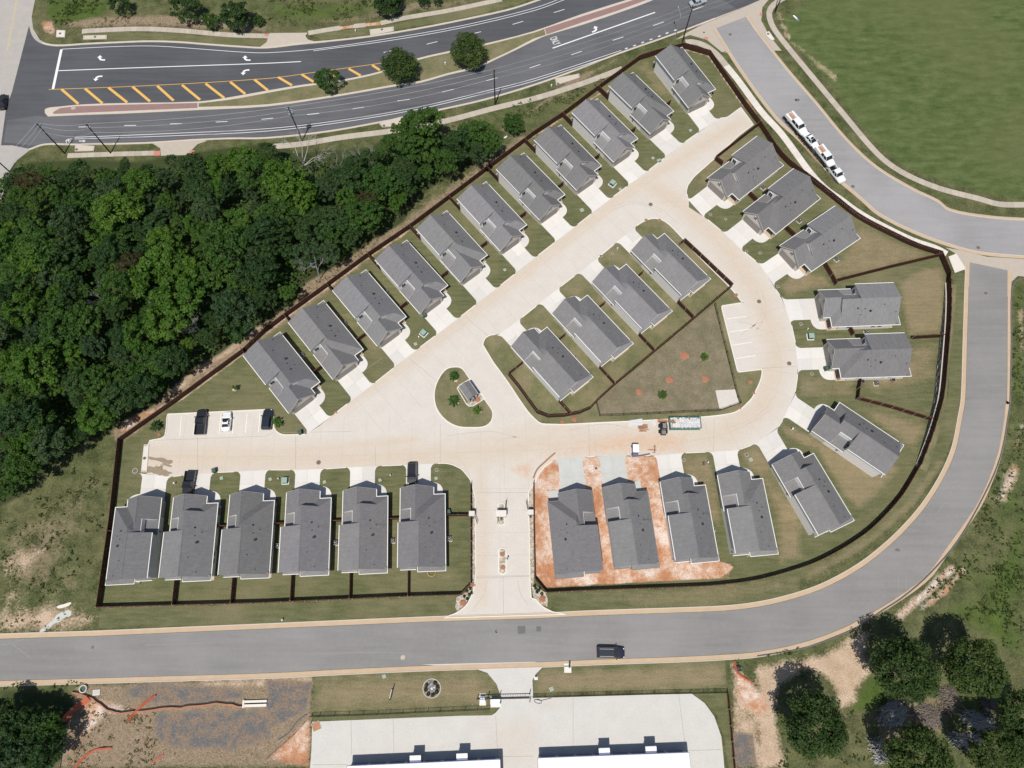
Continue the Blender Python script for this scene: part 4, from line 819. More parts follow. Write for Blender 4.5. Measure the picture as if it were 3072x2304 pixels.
for i, l in enumerate(LOTS):
    if l['row'] == 'E' and ('trailer' in l['lab'] or 'street end' in l['lab']):
        if 'lowest' in l['lab']: continue
        board_fence('', 'short brown side fence below ' + ('the right house nearest street end' if 'street end' in l['lab'] else 'the middle one of three right hand houses'), 'short side fences', pts=[LP(l, 4.2, 0.3), LP(l, 4.2, -2.6)])
# stone retaining wall under the east fence
def retaining_wall():
    o = wl[0]; r = empty('retaining_wall', (o.x, o.y, 0), 0, 'grey stone retaining wall below the east fence', 'wall')
    n = len(wl) - 1; T = sum((b - a).length for a, b in zip(wl, wl[1:])); run = 0
    for i, (a, b) in enumerate(zip(wl, wl[1:])):
        L = (b - a).length; h0, h1 = max(0.05, wall_h(run / T)), max(0.05, wall_h((run + L) / T)); run += L
        t = (b - a).normalized(); q = Vector((-t.y, t.x)); a2, b2 = a - o, b - o
        rows = max(1, int(max(h0, h1) / 0.42)); cnt = max(2, int(L / 0.8)); rg = random.Random(i)
        mb = MB()
        for k in range(rows):
            for c in range(cnt):
                s0, s1 = (c + (k % 2) * 0.4) / cnt, (c + 1 + (k % 2) * 0.4) / cnt
                s0, s1 = min(1, s0), min(1, s1)
                if s1 - s0 < 0.03: continue
                p, e = a2.lerp(b2, s0), a2.lerp(b2, s1); z0 = (h0 + (h1 - h0) * s0) * k / rows; z1 = (h0 + (h1 - h0) * s0) * (k + 1) / rows
                d = rg.uniform(0.12, 0.24) + (rows - k) * 0.05
                mb.add([(p.x, p.y, z0), (e.x, e.y, z0), (e.x - q.x * d, e.y - q.y * d, z0 + 0.01), (p.x - q.x * d, p.y - q.y * d, z0 + 0.01), (p.x, p.y, z1 - .02), (e.x, e.y, z1 - .02), (e.x - q.x * d, e.y - q.y * d, z1 - .03), (p.x - q.x * d, p.y - q.y * d, z1 - .03)], [(0, 1, 2, 3), (4, 5, 6, 7), (0, 1, 5, 4), (1, 2, 6, 5), (2, 3, 7, 6), (3, 0, 4, 7)])
        st = mb.obj('stone_course', 'grey_stone', r); st['kind'] = 'stuff'
        MB().add([(a2.x, a2.y, h0), (b2.x, b2.y, h1), (b2.x - q.x * 0.3, b2.y - q.y * 0.3, h1), (a2.x - q.x * 0.3, a2.y - q.y * 0.3, h0)] + [(a2.x, a2.y, h0 - .1), (b2.x, b2.y, h1 - .1), (b2.x - q.x * 0.3, b2.y - q.y * 0.3, h1 - .1), (a2.x - q.x * 0.3, a2.y - q.y * 0.3, h0 - .1)], [(0, 1, 2, 3), (4, 5, 6, 7), (0, 1, 5, 4), (1, 2, 6, 5), (2, 3, 7, 6), (3, 0, 4, 7)]).obj('coping', 'kerb', r)
    # the bank that the wall holds: from its top down to the verge
    B = offset(wl, 2.2); vs = []; T2 = 0
    for i, p in enumerate(wl):
        hh = wall_h(T2 / T); T2 += (wl[i + 1] - p).length if i < n else 0
        vs += [(p.x + 0.0, p.y, hh - 0.02), (B[i].x, B[i].y, 0.015)]
    fs = [(2 * i, 2 * i + 2, 2 * i + 3, 2 * i + 1) for i in range(n)]
    tag(link('grass_bank', new_mesh('grass_bank', vs, fs, 'lawn')), kind='structure')
retaining_wall()
# ---------------------------------------------------------------- painted markings (each a thin sheet on its road)
ZP = 0.027
def mark(name, pts, w, mat='paint_white', z=ZP): return strip(name, pts, -w / 2, w / 2, z - 0.003, z, mat)
def line(txt, w=0.13, mat='paint_white', n=4, z=ZP, name='lane_line'): return mark(name, smooth(A(txt), n), w, mat, z)
line('a 405,743 1200,712 2212,652 b 400,600 950,525', 0.14, 'paint_yellow', name='yellow_line')
for t in ('a 510,740 650,862', 'a 705,735 850,857', 'a 900,727 1055,850', 'a 1100,720 1245,842', 'a 1305,713 1440,835', 'a 1510,705 1660,828', 'a 1705,693 1860,813', 'a 1910,680 2035,780', 'a 2110,660 2222,750', 'b 95,640 210,708', 'b 290,617 390,680', 'b 490,592 595,660', 'b 680,570 780,628', 'b 875,540 940,583'):
    mark('yellow_hatch_bar', A(t), 0.62, 'paint_yellow', ZP + 0.002)
line('a 150,-60 128,60 100,220 60,420', 0.5, 'faded_yellow', z=0.013, name='faded_centre_line')
line('a 510,410 440,738', 0.62, n=1, name='stop_line')
line('a 515,408 1000,385 1300,383 1700,410 2000,432 2212,438 b 400,408 1000,322 1600,217 2212,70 c 300,-40')
line('b 388,422 1000,340 1600,235 2212,90 c 300,-18')
line('a 485,587 1200,560 2212,525 b 285,511', 0.22)
line('a 610,1140 1400,1108 2212,1068 b 600,1000 1250,890 1800,760 2212,655 c 730,418')
line('a 560,1155 1400,1128 2212,1088 b 600,1018 1250,908 1800,778 2212,674 c 735,436')
for t in ('a 652,1054 748,1053', 'a 1030,1042 1130,1040', 'a 1410,1028 1508,1026', 'a 1790,1013 1888,1008', 'a 2170,990 2265,980', 'b 335,951 435,941', 'b 713,903 809,889', 'b 1085,838 1185,824', 'b 1455,764 1552,740', 'b 1822,670 1915,645', 'b 2180,565 2270,535', 'c 315,455 403,425', 'c 658,335 747,307', 'c 994,213 1082,182', 'c 1322,85 1410,52',
          'b 970,435 1060,417', 'b 1327,367 1417,345', 'b 1688,285 1778,263', 'b 2040,203 2128,177', 'c 170,105 258,78'):
    mark('lane_dash', A(t), 0.15)
line('c 160,400 1010,103', 0.3, n=1)
for t in ('c 760,406 782,398', 'c 828,382 850,374', 'c 896,357 918,348', 'c 965,332 987,323', 'c 1034,305 1056,297', 'c 1098,279 1120,271', 'c 1168,254 1192,246'):
    mark('lane_dot', A(t), 0.3)
ARROW = [(-1.05, -0.12), (-0.55, -0.16), (-0.1, -0.02), (0.12, 0.25), (0.12, 0.42), (-0.32, 0.36), (0.36, 1.05), (0.98, 0.30), (0.58, 0.38), (0.5, 0.0), (0.3, -0.3), (-0.15, -0.5), (-1.05, -0.55)]
def arrow(txt, flip):
    tail, tip = A(txt); d = (tail - tip); c = (tail + tip) / 2; a = math.atan2(-d.y, -d.x)
    pts = [Vector((x * 1.05, y * flip * 1.05)) for x, y in ARROW]; ca, sa = math.cos(a), math.sin(a)
    slab('turn_arrow', [Vector((c.x + p.x * ca - p.y * sa, c.y + p.x * sa + p.y * ca)) for p in pts], ZP - 0.003, ZP, 'paint_white')
arrow('a 872,488 802,488', -1); arrow('a 2080,490 2005,490', -1); arrow('a 852,642 768,645', 1); arrow('a 2072,590 1990,595', 1); arrow('c 480,260 548,232', 1)
def ground_text(txt, at, up, size, stretch, name):
    cu = bpy.data.curves.new(name, 'FONT'); cu.body = txt; cu.size = size; cu.align_x = 'CENTER'; cu.align_y = 'CENTER'; cu.offset = 0.0
    o = bpy.data.objects.new(name, cu); COL.objects.link(o); dg = bpy.context.evaluated_depsgraph_get()
    me = bpy.data.meshes.new_from_object(o.evaluated_get(dg)); bpy.data.objects.remove(o); me.materials.clear(); me.materials.append(MATS['paint_white'])
    a = math.atan2(up.y, up.x) - math.pi / 2
    return tag(link(name, me, None, (at.x, at.y, ZP + 0.002), a, (1.0, stretch, 1)), kind='structure')
ground_text('ONLY', P1('c 178,340'), P1('c 600,190') - P1('c 178,340'), 0.98, 2.7, 'road_lettering')
# bicycle lane mark: two rings, a frame and an arrow
b0 = P1('a 572,1176')
for q in (P1('a 560,1168'), P1('a 562,1187')):
    ring = [q + Vector((math.cos(k * math.pi / 8), math.sin(k * math.pi / 8))) * 0.36 for k in range(17)]; mark('bicycle_mark', ring, 0.12)
mark('bicycle_mark', A('a 545,1166 585,1168 590,1180'), 0.12, z=ZP + 0.003)
slab('lane_arrow', A('a 655,1167 690,1167 688,1160 712,1170 688,1180 690,1173 655,1173'), ZP - 0.003, ZP, 'paint_white')
# parking stalls
for t in ('i 1505,135 1490,300', 'i 1622,130 1602,290', 'i 1725,125 1708,285', 'i 1834,120 1818,280', 'i 1940,115 1928,278', 'i 2050,112 2036,275', 'i 2157,108 2143,270', 'g 1605,987 1763,965', 'g 1628,1095 1790,1070', 'g 1652,1205 1815,1180', 'g 1683,1315 1845,1290'):
    mark('stall_line', A(t), 0.13, 'paint_stall', 0.034)
# saw-cut joints of the street concrete
for t in ('i 1245,336 2212,300 j 60,265', 'j 240,285 240,575', 'j 1440,200 1440,525', 'j 130,270 700,262', 'j 1735,1475 2185,1462', 'j 1745,770 2170,768', 'n 1960,70 1965,410', 'n 1740,68 2190,64', 'k 460,190 465,465', 'k 1500,150 1495,430', 'i 1640,310 1640,600', 'j 900,380 905,545', 'f 960,1310 700,1490', 'f 1180,1310 1480,1560', 'f 1640,960 1850,1140', 'g 1900,1395 2180,1380', 'g 1660,1430 1900,1405', 'n 700,1262 705,1550', 'n 1050,1250 1055,1530', 'n 380,1632 680,1630', 'n 1900,1225 1920,1659', 'n 1930,1565 2212,1560', 'o 330,1070 330,1480', 'o 1205,1045 1255,1440', 'o 1265,1515 1560,1505', 'n 1942,1072 2190,1062'):
    mark('expansion_joint', A(t), 0.06, 'joint', 0.0325)
def joint_grid(txt, step, reach=9.0):
    L = resample(smooth(A(txt), 4), step); rings = [street_outer, block, island]
    for i in range(1, len(L) - 1):
        t = (L[i + 1] - L[i - 1]).normalized(); nrm = Vector((-t.y, t.x)); e = []
        for s in (1, -1):
            h = [x for x in (ray_hit(L[i], nrm * s, rr) for rr in rings) if x]; e.append(min(h + [reach]))
        mark('expansion_joint', [L[i] + nrm * e[0], L[i] - nrm * e[1]], 0.045, 'joint_fine', 0.0302)
    mark('expansion_joint', L, 0.045, 'joint_fine', 0.0296)
joint_grid('F 740,905 900,780 1160,580 1400,395 1590,262', 4.6); joint_grid('F 1420,420 1500,470 1580,560 1650,680 1690,790 1650,890 1540,945 1300,965 1080,975 700,985 340,985', 4.6, 8.0); joint_grid('F 1080,1300 1080,1150 1080,1010', 4.6)
# road patches, manholes
for t in ('n 2080,483 2145,480 2148,543 2084,548', 'm 760,645 782,643 780,668 758,670', 'o 22,485 62,483 66,525 28,528', 'n 1895,512 1910,512 1912,538 1897,538'):
    slab('road_patch', A(t), 0.0, 0.0235, 'patch_dark')
MH = [('g 973,37', 0.5, 'round manhole in the street above the middle block'), ('g 1872,842', 0.5, 'round manhole in the street beside the four parking bays'), ('g 2122,1356', 0.5, 'round manhole in the street near the level pair of houses'), ('j 431,518', 0.5, 'round manhole in the lower left street'),
      ('c 1632,286', 0.5, 'round manhole near the top of the side street'), ('d 792,1547', 0.5, 'round manhole in the side street below the car trailer'), ('h 1832,395', 0.5, 'round manhole in the side street at the right junction'), ('h 1895,773', 0.5, 'round manhole in the straight part of the right road'), ('c 1415,270', 0.3, 'small round lid in the street apron at the top corner'), ('c 1590,433', 0.3, 'small round lid on the sidewalk corner at the top'), ('i 1120,587', 0.55, 'round concrete ringed lid on the lawn by the west fence'), ('a 1,1', 0.01, '')]
for t, r_, lab in MH[:-1]:
    p = P1(t); r = empty('manhole', (p.x, p.y, 0), 0, lab, 'manhole', 'manhole covers'); MB().cyl((0, 0), r_, 0.0, 0.036, 18).obj('ring', 'kerb' if 'ringed' in lab else 'joint', r); MB().cyl((0, 0), r_ * 0.84, 0.036, 0.042, 18).obj('lid', 'manhole', r)
# mud washed to the dead end, tyre marks, scuffs and washout
for t in ('i 1236,470 1290,480 1350,478 1395,500 1428,498 1428,525 1380,528 1330,512 1290,500 1240,492', 'i 1350,522 1425,545 1425,556 1380,548 1345,532', 'i 1228,552 1270,556 1330,568 1390,592 1430,606 1400,616 1385,636 1340,622 1290,612 1255,600 1224,604'):
    slab('mud_stain', smooth(A(t), 3, True), 0.0, 0.0312, 'wet_mud')
for t in ('g 640,60 800,10 950,40 1080,90 1200,200', 'g 660,80 820,30 960,58 1070,105', 'g 1850,760 1895,850 1880,980 1800,1070', 'g 1885,750 1925,850 1910,990 1840,1090', 'g 1700,1010 1800,1030 1900,1090', 'g 1720,1120 1830,1040 1900,1010', 'j 1500,300 1700,270 1900,265 2100,320', 'j 1850,420 1950,330 2100,300', 'k 1640,230 1800,160 1950,60', 'k 1660,250 1830,175 1980,70', 'j 1580,460 1640,540 1690,640', 'k 300,250 600,200 900,260', 'n 1830,100 1800,220 1720,330', 'n 2080,100 2110,220 2170,310'):
    mark('tyre_mark', smooth(A(t), 5), 0.16, 'tyre_mark', 0.0306)
for t in ('p 1240,60 1232,110 1240,170', 'p 1175,40 1168,120 1170,220', 'm 0,640 90,625 200,590', 'm 100,630 180,690 260,750', 'n 1850,450 1890,520 1960,570 2050,605', 'o 300,560 700,600 1200,575', 'm 1200,640 1700,625', 'n 300,720 800,700 1200,705', 'h 1500,148 1560,160 1620,185', 'l 1400,900 1480,780 1560,640', 'l 1500,930 1590,790 1660,640'):
    mark('road_scuff', smooth(A(t), 5), 0.14, 'scuff', 0.0235)
slab('road_patch', smooth(A('l 1140,1240 1165,1230 1185,1248 1170,1256 1150,1252'), 2, True), 0.0, 0.0232, 'patch_dark'); slab('road_patch', smooth(A('n 1112,735 1135,722 1150,740 1135,760 1115,758'), 2, True), 0.0, 0.0232, 'concrete_walk')
slab('concrete_washout', smooth(A('m 325,535 380,480 440,430 470,390 520,365 575,348 592,385 560,410 520,420 500,445 450,460 420,490 380,515'), 3, True), 0.0, 0.015, 'concrete_new')
slab('concrete_washout', smooth(A('m 470,320 530,300 590,285 575,310 520,330 490,335'), 3, True), 0.0, 0.014, 'concrete_walk_new')
# ---------------------------------------------------------------- vehicles: x forward, origin under the middle
WHEEL_T = MB().cyl((0, 0.36), 0.36, -0.13, 0.13, 16, axis='y').mesh('tyre', 'tyre')
WHEEL_R = MB().cyl((0, 0.36), 0.22, -0.14, 0.14, 12, axis='y').mesh('rim', 'rim')
def loft(stations, mat, name, parent):
    """stations: (x, half width, z_bottom, z_top, shoulder inset) -> rounded body"""
    vs = []; fs = []
    for x, hw, zb, zt, ins in stations:
        m = zb + (zt - zb) * 0.72
        vs += [(x, -hw * 0.93, zb), (x, -hw, zb + (zt - zb) * .3), (x, -hw, m), (x, -hw + ins, zt), (x, -hw * 0.5, zt + 0.02), (x, 0, zt + 0.03), (x, hw * 0.5, zt + 0.02), (x, hw - ins, zt), (x, hw, m), (x, hw, zb + (zt - zb) * .3), (x, hw * 0.93, zb)]
    k = 11; n = len(stations)
    for i in range(n - 1):
        for j in range(k): fs.append((i * k + j, i * k + (j + 1) % k, (i + 1) * k + (j + 1) % k, (i + 1) * k + j))
    fs += [tuple(range(k)), tuple(range((n - 1) * k, n * k))]
    return link(name, new_mesh(name, vs, fs, mat), parent)
def frustum(x0, x1, hw0, z0, x2, x3, hw1, z1):
    return MB().add([(x0, -hw0, z0), (x1, -hw0, z0), (x1, hw0, z0), (x0, hw0, z0), (x2, -hw1, z1), (x3, -hw1, z1), (x3, hw1, z1), (x2, hw1, z1)], [(3, 2, 1, 0), (4, 5, 6, 7), (0, 1, 5, 4), (1, 2, 6, 5), (2, 3, 7, 6), (3, 0, 4, 7)])
def quad(a, b, c, d): return MB().add([a, b, c, d], [(0, 1, 2, 3)])
def vehicle(name, kind, rear, front, paint, label, cat, length=None, z=0.0, group=None, roof_rack=False, bed='car_black'):
    a, b = P1(rear, z + 0.8), P1(front, z + 0.8); h = (b - a); c = (a + b) / 2
    L = length or h.length; ang = math.atan2(h.y, h.x)
    r = empty(name, (c.x, c.y, z + 0.03), ang, label, cat, group); f = L / 2
    W = {'sedan': 0.92, 'suv': 0.98, 'pickup': 1.02, 'service': 1.03}[kind]; wb = L * 0.30
    if kind == 'sedan':
        loft([(-f, W * .78, .45, .82, .1), (-f + .12, W * .92, .3, .92, .12), (-f + .9, W, .25, .98, .1), (-.6, W, .24, .95, .07), (.9, W, .24, .93, .08), (f - .9, W * .97, .25, .86, .12), (f - .25, W * .86, .3, .74, .16), (f, W * .66, .4, .62, .1)], paint, 'body', r)
        cab = (-f + .75, f - 1.45, W * .88, .92, -f + 1.35, f - 2.2, W * .66, 1.42)
    elif kind == 'suv':
        loft([(-f, W * .84, .5, 1.0, .1), (-f + .1, W * .95, .35, 1.08, .1), (-f + .9, W, .3, 1.1, .08), (.8, W, .3, 1.08, .08), (f - .9, W * .98, .3, 1.02, .12), (f - .2, W * .9, .35, .92, .16), (f, W * .72, .45, .78, .1)], paint, 'body', r)
        cab = (-f + .12, f - 1.35, W * .92, 1.06, -f + .38, f - 2.0, W * .76, 1.72)
    else:
        loft([(-f + 2.05, W, .4, 1.12, .08), (.9, W, .4, 1.12, .08), (f - .9, W * .98, .4, 1.08, .12), (f - .18, W * .92, .45, 1.0, .14), (f, W * .78, .5, .86, .1)], paint, 'body', r)
        cab = (-f + 2.1, f - 1.45, W * .93, 1.1, -f + 2.3, f - 2.05, W * .78, 1.82)
        if kind == 'pickup':
            MB().box(-f, -f + 2.05, -W, -W + .12, .45, 1.12).box(-f, -f + 2.05, W - .12, W, .45, 1.12).box(-f, -f + .1, -W + .12, W - .12, .45, 1.1).obj('bed_sides', paint, r)
            MB().box(-f + .1, -f + 2.05, -W + .12, W - .12, .45, .68).obj('bed_floor', bed, r)
        else:
            for s in (-1, 1):
                bxk = MB().box(-f, -f + 2.2, min(s * W * 1.05, s * (W - .45)), max(s * W * 1.05, s * (W - .45)), .55, 1.32).obj('tool_box', paint, r)
                MB().box(-f + .08, -f + 2.1, min(s * W * 1.0, s * (W - .4)), max(s * W * 1.0, s * (W - .4)), 1.32, 1.345).obj('tool_box_lid', paint, bxk)
            MB().box(-f, -f + 2.2, -W + .45, W - .45, .55, .80).obj('bed_floor', 'rust_bed', r); MB().box(-f - .05, -f + .06, -W + .45, W - .45, .5, 1.05).obj('tailgate', paint, r)
    x0, x1, h0, z0, x2, x3, h1, z1 = cab
    g = frustum(*cab).obj('glass', 'glass_dark', r)
    MB().box(x2 - .02, x3 + .02, -h1 - .015, h1 + .015, z1 - .02, z1 + .035, .04, .06).obj('roof', paint, r)
    for s in (-1, 1):         # pillars and door frames over the glass
        for fr, to, wd in ((x0, x2, .1), (x1, x3, .07), ((x0 + x1) / 2, (x2 + x3) / 2, .09)):
            e = .012
            MB().add([(fr - wd / 2, s * (h0 + e), z0), (fr + wd / 2, s * (h0 + e), z0), (to + wd / 2, s * (h1 + e), z1), (to - wd / 2, s * (h1 + e), z1), (fr - wd / 2, s * (h0 - .05), z0), (fr + wd / 2, s * (h0 - .05), z0), (to + wd / 2, s * (h1 - .05), z1), (to - wd / 2, s * (h1 - .05), z1)], [(0, 1, 2, 3), (4, 5, 6, 7), (0, 3, 7, 4), (1, 2, 6, 5)]).obj('pillar', paint, r)
        MB().box(x1 - .28, x1 - .1, min(s * (W + .22), s * (W - .02)), max(s * (W + .22), s * (W - .02)), z0 + .0, z0 + .16).obj('mirror', paint, r)
        MB().box(f - .28, f - .1, min(s * W * .62, s * W * .84), max(s * W * .62, s * W * .84), .66 if kind == 'sedan' else .8, .76 if kind == 'sedan' else .93).obj('headlight', 'lamp_clear', r)
        MB().box(-f - .015, -f + .06, min(s * W * .6, s * W * .8), max(s * W * .6, s * W * .8), .75, .92).obj('taillight', 'lamp_red', r)
        for x in (-wb, wb):
            wv = link('tyre', WHEEL_T, r, (x, s * (W - .12), 0)); link('rim', WHEEL_R, wv)
    if kind == 'sedan' and paint == 'car_white': MB().box((x2 + x3) / 2 + .05, (x2 + x3) / 2 + .55, -.42, .42, z1 + .036, z1 + .045).obj('sunroof', 'glass_dark', r)
    if roof_rack:
        for s in (-1, 1): MB().box(x2 + .1, x3 - .1, s * h1 * .85 - .02, s * h1 * .85 + .02, z1 + .05, z1 + .09).obj('roof_rail', 'metal_white', r)
    return r
vehicle('pickup_truck', 'pickup', 'S 598.5,1303.6', 'S 606.6,1228.7', 'car_black', 'black pickup truck in the marked parking lot at left', 'pickup')
vehicle('sedan', 'sedan', 'S 676.6,1293.8', 'S 680.7,1234.4', 'car_white', 'white sedan with a sunroof in the marked parking lot', 'car')
vehicle('parked_suv', 'suv', 'S 797.9,1288.9', 'S 804.4,1227.1', 'car_navy', 'very dark blue SUV at right end of the parking lot', 'suv')
vehicle('pickup_truck', 'pickup', 'S 572.4,1413.5', 'S 560,1487', 'car_black', 'black pickup truck on the second driveway of lower left row', 'pickup')
vehicle('parked_suv', 'suv', 'S 1237,1387.4', 'S 1235.9,1453', 'car_black', 'black SUV on the driveway nearest the entry', 'suv')
vehicle('driving_suv', 'suv', 'S 1789.9,1957.2', 'S 1873.8,1959', 'car_navy', 'dark SUV with roof rails driving along the curving road', 'suv', roof_rack=True)
vehicle('hatchback', 'sedan', 'c 1300,35', 'c 1430,-12', 'car_silver', 'silver car at the top edge of the main road', 'car', 4.5)
vehicle('sedan', 'sedan', 'a 10,885', 'a 22,795', 'car_black', 'black car cut by the left edge on the cross street', 'car', 4.5)
DK = 0.95
vehicle('service_truck', 'service', 'S 2366,341.5', 'S 2415,401', 'car_white', 'white service truck with rusty open bed at trailer tail', 'truck', z=DK)
vehicle('sedan', 'sedan', 'S 2419,403', 'S 2450,439', 'car_white', 'white sedan between two service trucks on the car trailer', 'car', 4.7, z=DK)
vehicle('service_truck', 'service', 'S 2455,440', 'S 2497,497', 'car_white', 'white service truck with rusty open bed at trailer nose', 'truck', z=DK)
vehicle('tow_truck', 'pickup', 'S 2487,492', 'S 2529,546', 'car_white', 'white pickup towing the loaded car trailer', 'pickup')
def car_trailer():
    a, b = P1('S 2362,342', DK), P1('S 2500,505', DK); c = (a + b) / 2; h = b - a; L = h.length
    r = empty('car_trailer', (c.x, c.y, 0.03), math.atan2(h.y, h.x), 'long black open car trailer on the side street', 'trailer'); f = L / 2
    for s in (-1, 1):
        MB().box(-f, f - 1.2, s * 1.12 - .1, s * 1.12 + .1, .68, .86).obj('side_beam', 'iron_black', r)
        for k in range(14):
            x = -f + .5 + k * (L - 2.2) / 13
            MB().box(x, x + .08, min(s * 1.2, s * 1.42), max(s * 1.2, s * 1.42), .72, .8).obj('stake', 'iron_black', r)
        MB().box(-f, f - 1.2, s * 1.44 - .04, s * 1.44 + .04, .70, .82).obj('outer_rail', 'iron_black', r)
        for k in range(3):
            wv = link('tyre', WHEEL_T, r, (-2.2 + k * .95, s * 1.02, 0)); link('rim', WHEEL_R, wv)
        MB().box(-f + .1, f - 1.0, s * .7 - .3, s * .7 + .3, .86, .93).obj('runner', 'metal_grey', r)
    for k in range(12):
        x = -f + .3 + k * (L - 1.8) / 11; MB().box(x, x + .12, -1.1, 1.1, .62, .78).obj('cross_member', 'iron_black', r)
    MB().tube([(f - 1.4, 0, .8), (f - .3, 0, 1.15), (f + .9, 0, 1.2), (f + 1.3, 0, .95)], .16, .14, 6).obj('gooseneck', 'iron_black', r)
car_trailer()
def skid_steer():
    p = P1('S 1990,1283', 0.8); r = empty('skid_steer', (p.x, p.y, 0.03), math.radians(88), 'dark skid steer loader beside the rubbish container', 'loader')
    MB().box(-1.5, .9, -.55, .55, .3, 1.05, .1, .05).obj('body', 'bin_dark', r); MB().box(-.55, .75, -.45, .45, 1.05, 2.0, .08, .06).obj('cab', 'iron_black', r)
    MB().box(-.45, .6, -.36, .36, 2.0, 2.05).obj('roof', 'metal_grey', r); MB().box(-1.45, -.65, -.45, .45, 1.05, 1.35, .1, .08).obj('engine_cover', 'metal_grey', r); MB().box(-.62, -.5, -.4, .4, 1.36, 1.42).obj('orange_stripe', 'lumber', r)
    for s in (-1, 1):
        for x in (-.75, .45): MB().cyl((x, .36), .36, s * .72 - .16, s * .72 + .16, 14, axis='y').obj('wheel', 'tyre', r)
        MB().tube([(-1.3, s * .62, 1.4), (.2, s * .64, 1.5), (1.0, s * .62, .9), (1.35, s * .6, .4)], .09, .08, 6).obj('lift_arm', 'bin_dark', r)
    MB().prism([(-.95, .1), (.95, .1), (.95, .55), (-.95, .55)], 1.3, 1.35).prism([(-.95, .1), (.95, .1), (.95, .14), (-.95, .14)], 1.35, 1.95).prism([(-.95, .1), (-.9, .1), (-.9, .5), (-.95, .5)], 1.35, 1.8).prism([(.9, .1), (.95, .1), (.95, .5), (.9, .5)], 1.35, 1.8).obj('bucket', 'rust_bed', r)
skid_steer()
def golf_cart():
    p = P1('k 846,412', 1.0); r = empty('golf_cart', (p.x, p.y, 0.03), math.radians(-92), 'small white roofed utility cart on the dusty street', 'cart')
    MB().box(-1.25, 1.2, -.6, .6, .3, .62, .08, .04).obj('body', 'metal_blue', r); MB().box(-.5, .1, -.55, .55, .62, .85).obj('seat', 'bin_dark', r); MB().box(-1.25, -.55, -.58, .58, .62, .8).obj('bed', 'iron_black', r)
    MB().box(-.95, .75, -.64, .64, 1.8, 1.87, .03, .03).obj('roof', 'metal_white', r); MB().box(.72, 1.15, -.55, .55, .62, 1.0, .1, .05).obj('cowl', 'metal_blue', r)
    for s in (-1, 1):
        for x in (-.85, .65): MB().box(x - .03, x + .03, s * .56 - .03, s * .56 + .03, .6, 1.8).obj('roof_post', 'iron_black', r)
        for x in (-.85, .85): MB().cyl((x, .26), .26, s * .56 - .1, s * .56 + .1, 12, axis='y').obj('wheel', 'tyre', r)
golf_cart()
# ---------------------------------------------------------------- utility poles and wires
def pole(base, h, label, arms=(), transformer=False, name='utility_pole'):
    p = P1(base); r = empty(name, (p.x, p.y, 0), 0, label, 'utility pole', 'utility poles along the main road')
    MB().cyl((0, 0), 0.17, 0, h, 10, 0.11).obj('shaft', 'wood_pole', r)
    for z, ang in arms:
        c, s = math.cos(ang), math.sin(ang)
        MB().tube([(-.9 * c, -.9 * s, z), (.9 * c, .9 * s, z)], .05, .05, 4).obj('crossarm', 'wood_pole', r)
        for k in (-.8, 0, .8): MB().cyl((k * c, k * s), .05, z + .05, z + .24, 6).obj('insulator', 'galvanised', r)
    if transformer:
        for k, a in enumerate((0.3, 2.4, 4.4)): MB().cyl((.42 * math.cos(a), .42 * math.sin(a)), .24, h - 2.6, h - 1.7, 10).obj('transformer_can', 'galvanised', r)
        MB().tube([(-1.0, .3, h - .6), (1.0, -.3, h - .6)], .06, .06, 4).obj('crossarm', 'galvanised', r)
    return Vector((p.x, p.y, h))
PT = [pole('S 194.2,460', 10.6, 'leaning dark utility pole nearest the left crossing', [(10.2, 1.2), (9.3, 1.2)]), pole('S 332,459.3', 10.2, 'dark utility pole, second from the left crossing', [(9.8, 1.4)]),
      pole('S 907.4,422.4', 11.5, 'utility pole carrying grey transformer cans above the wood', [(11.0, 1.4)], True), pole('S 1485.4,314.6', 11.5, 'slim dark utility pole beside the middle of the main road', [(10.4, 1.3)]), pole('S 2046.7,126.6', 11.2, 'utility pole at the corner fence by the side street', [(10.6, 1.2), (9.7, 1.2)]), pole('d 145,105', 9.5, 'dark pole on the corner of the field, cut by top edge', [])]
pole('a 80,1425', 6.0, 'dark pole cut by the left edge above the wood')
pole('a 625,30', 8.0, 'dark pole cut by the top edge in the green scrub', [(7.6, 0.2)])
def wire(a, b, sag, label):
    pts = [a.lerp(b, t / 16) + Vector((0, 0, -sag * 4 * (t / 16) * (1 - t / 16))) for t in range(17)]
    tag(MB().tube(pts, .028, .028, 4).obj('overhead_wire', 'galvanised'), label, 'wire', 'overhead wires along the main road')
W_ = [PT[0], PT[1], PT[2], PT[3], PT[4], PT[4] + Vector((26, 14, 0))]
names = ['two leftmost poles', 'second pole and the transformer pole', 'transformer pole and the slim pole', 'slim pole and the corner pole', 'corner pole and the top edge']
for i, (a, b) in enumerate(zip(W_, W_[1:])):
    for k, (dz, dx) in enumerate(((0.1, 0.0), (-1.5, 0.25), (-2.6, -0.2))):
        wire(a + Vector((dx, dx, dz)), b + Vector((dx, dx, dz)), 0.8 + 0.4 * k, ('uppermost', 'middle', 'lowest')[k] + ' thin wire between the ' + names[i])
for k in range(3): wire(PT[0] + Vector((0.2 * k, 0, -0.8 * k)), Vector((PT[0].x - 14 + 2 * k, PT[0].y - 16, 8.0)), 0.8, ('uppermost', 'middle', 'lowest')[k] + ' thin wire running down left from the leftmost pole')
def street_lamp(base, label):
    p = P1(base); r = empty('street_lamp', (p.x, p.y, 0), 0, label, 'street lamp')
    MB().cyl((0, 0), .11, 0, 7.2, 8, .07).obj('mast', 'galvanised', r); MB().tube([(0, 0, 7.1), (-.2, 1.0, 7.6), (-.5, 2.4, 7.7)], .05, .045, 6).obj('arm', 'galvanised', r); MB().box(-.68, -.36, 2.2, 2.9, 7.62, 7.76, .04, .08).obj('lamp_head', 'galvanised', r)
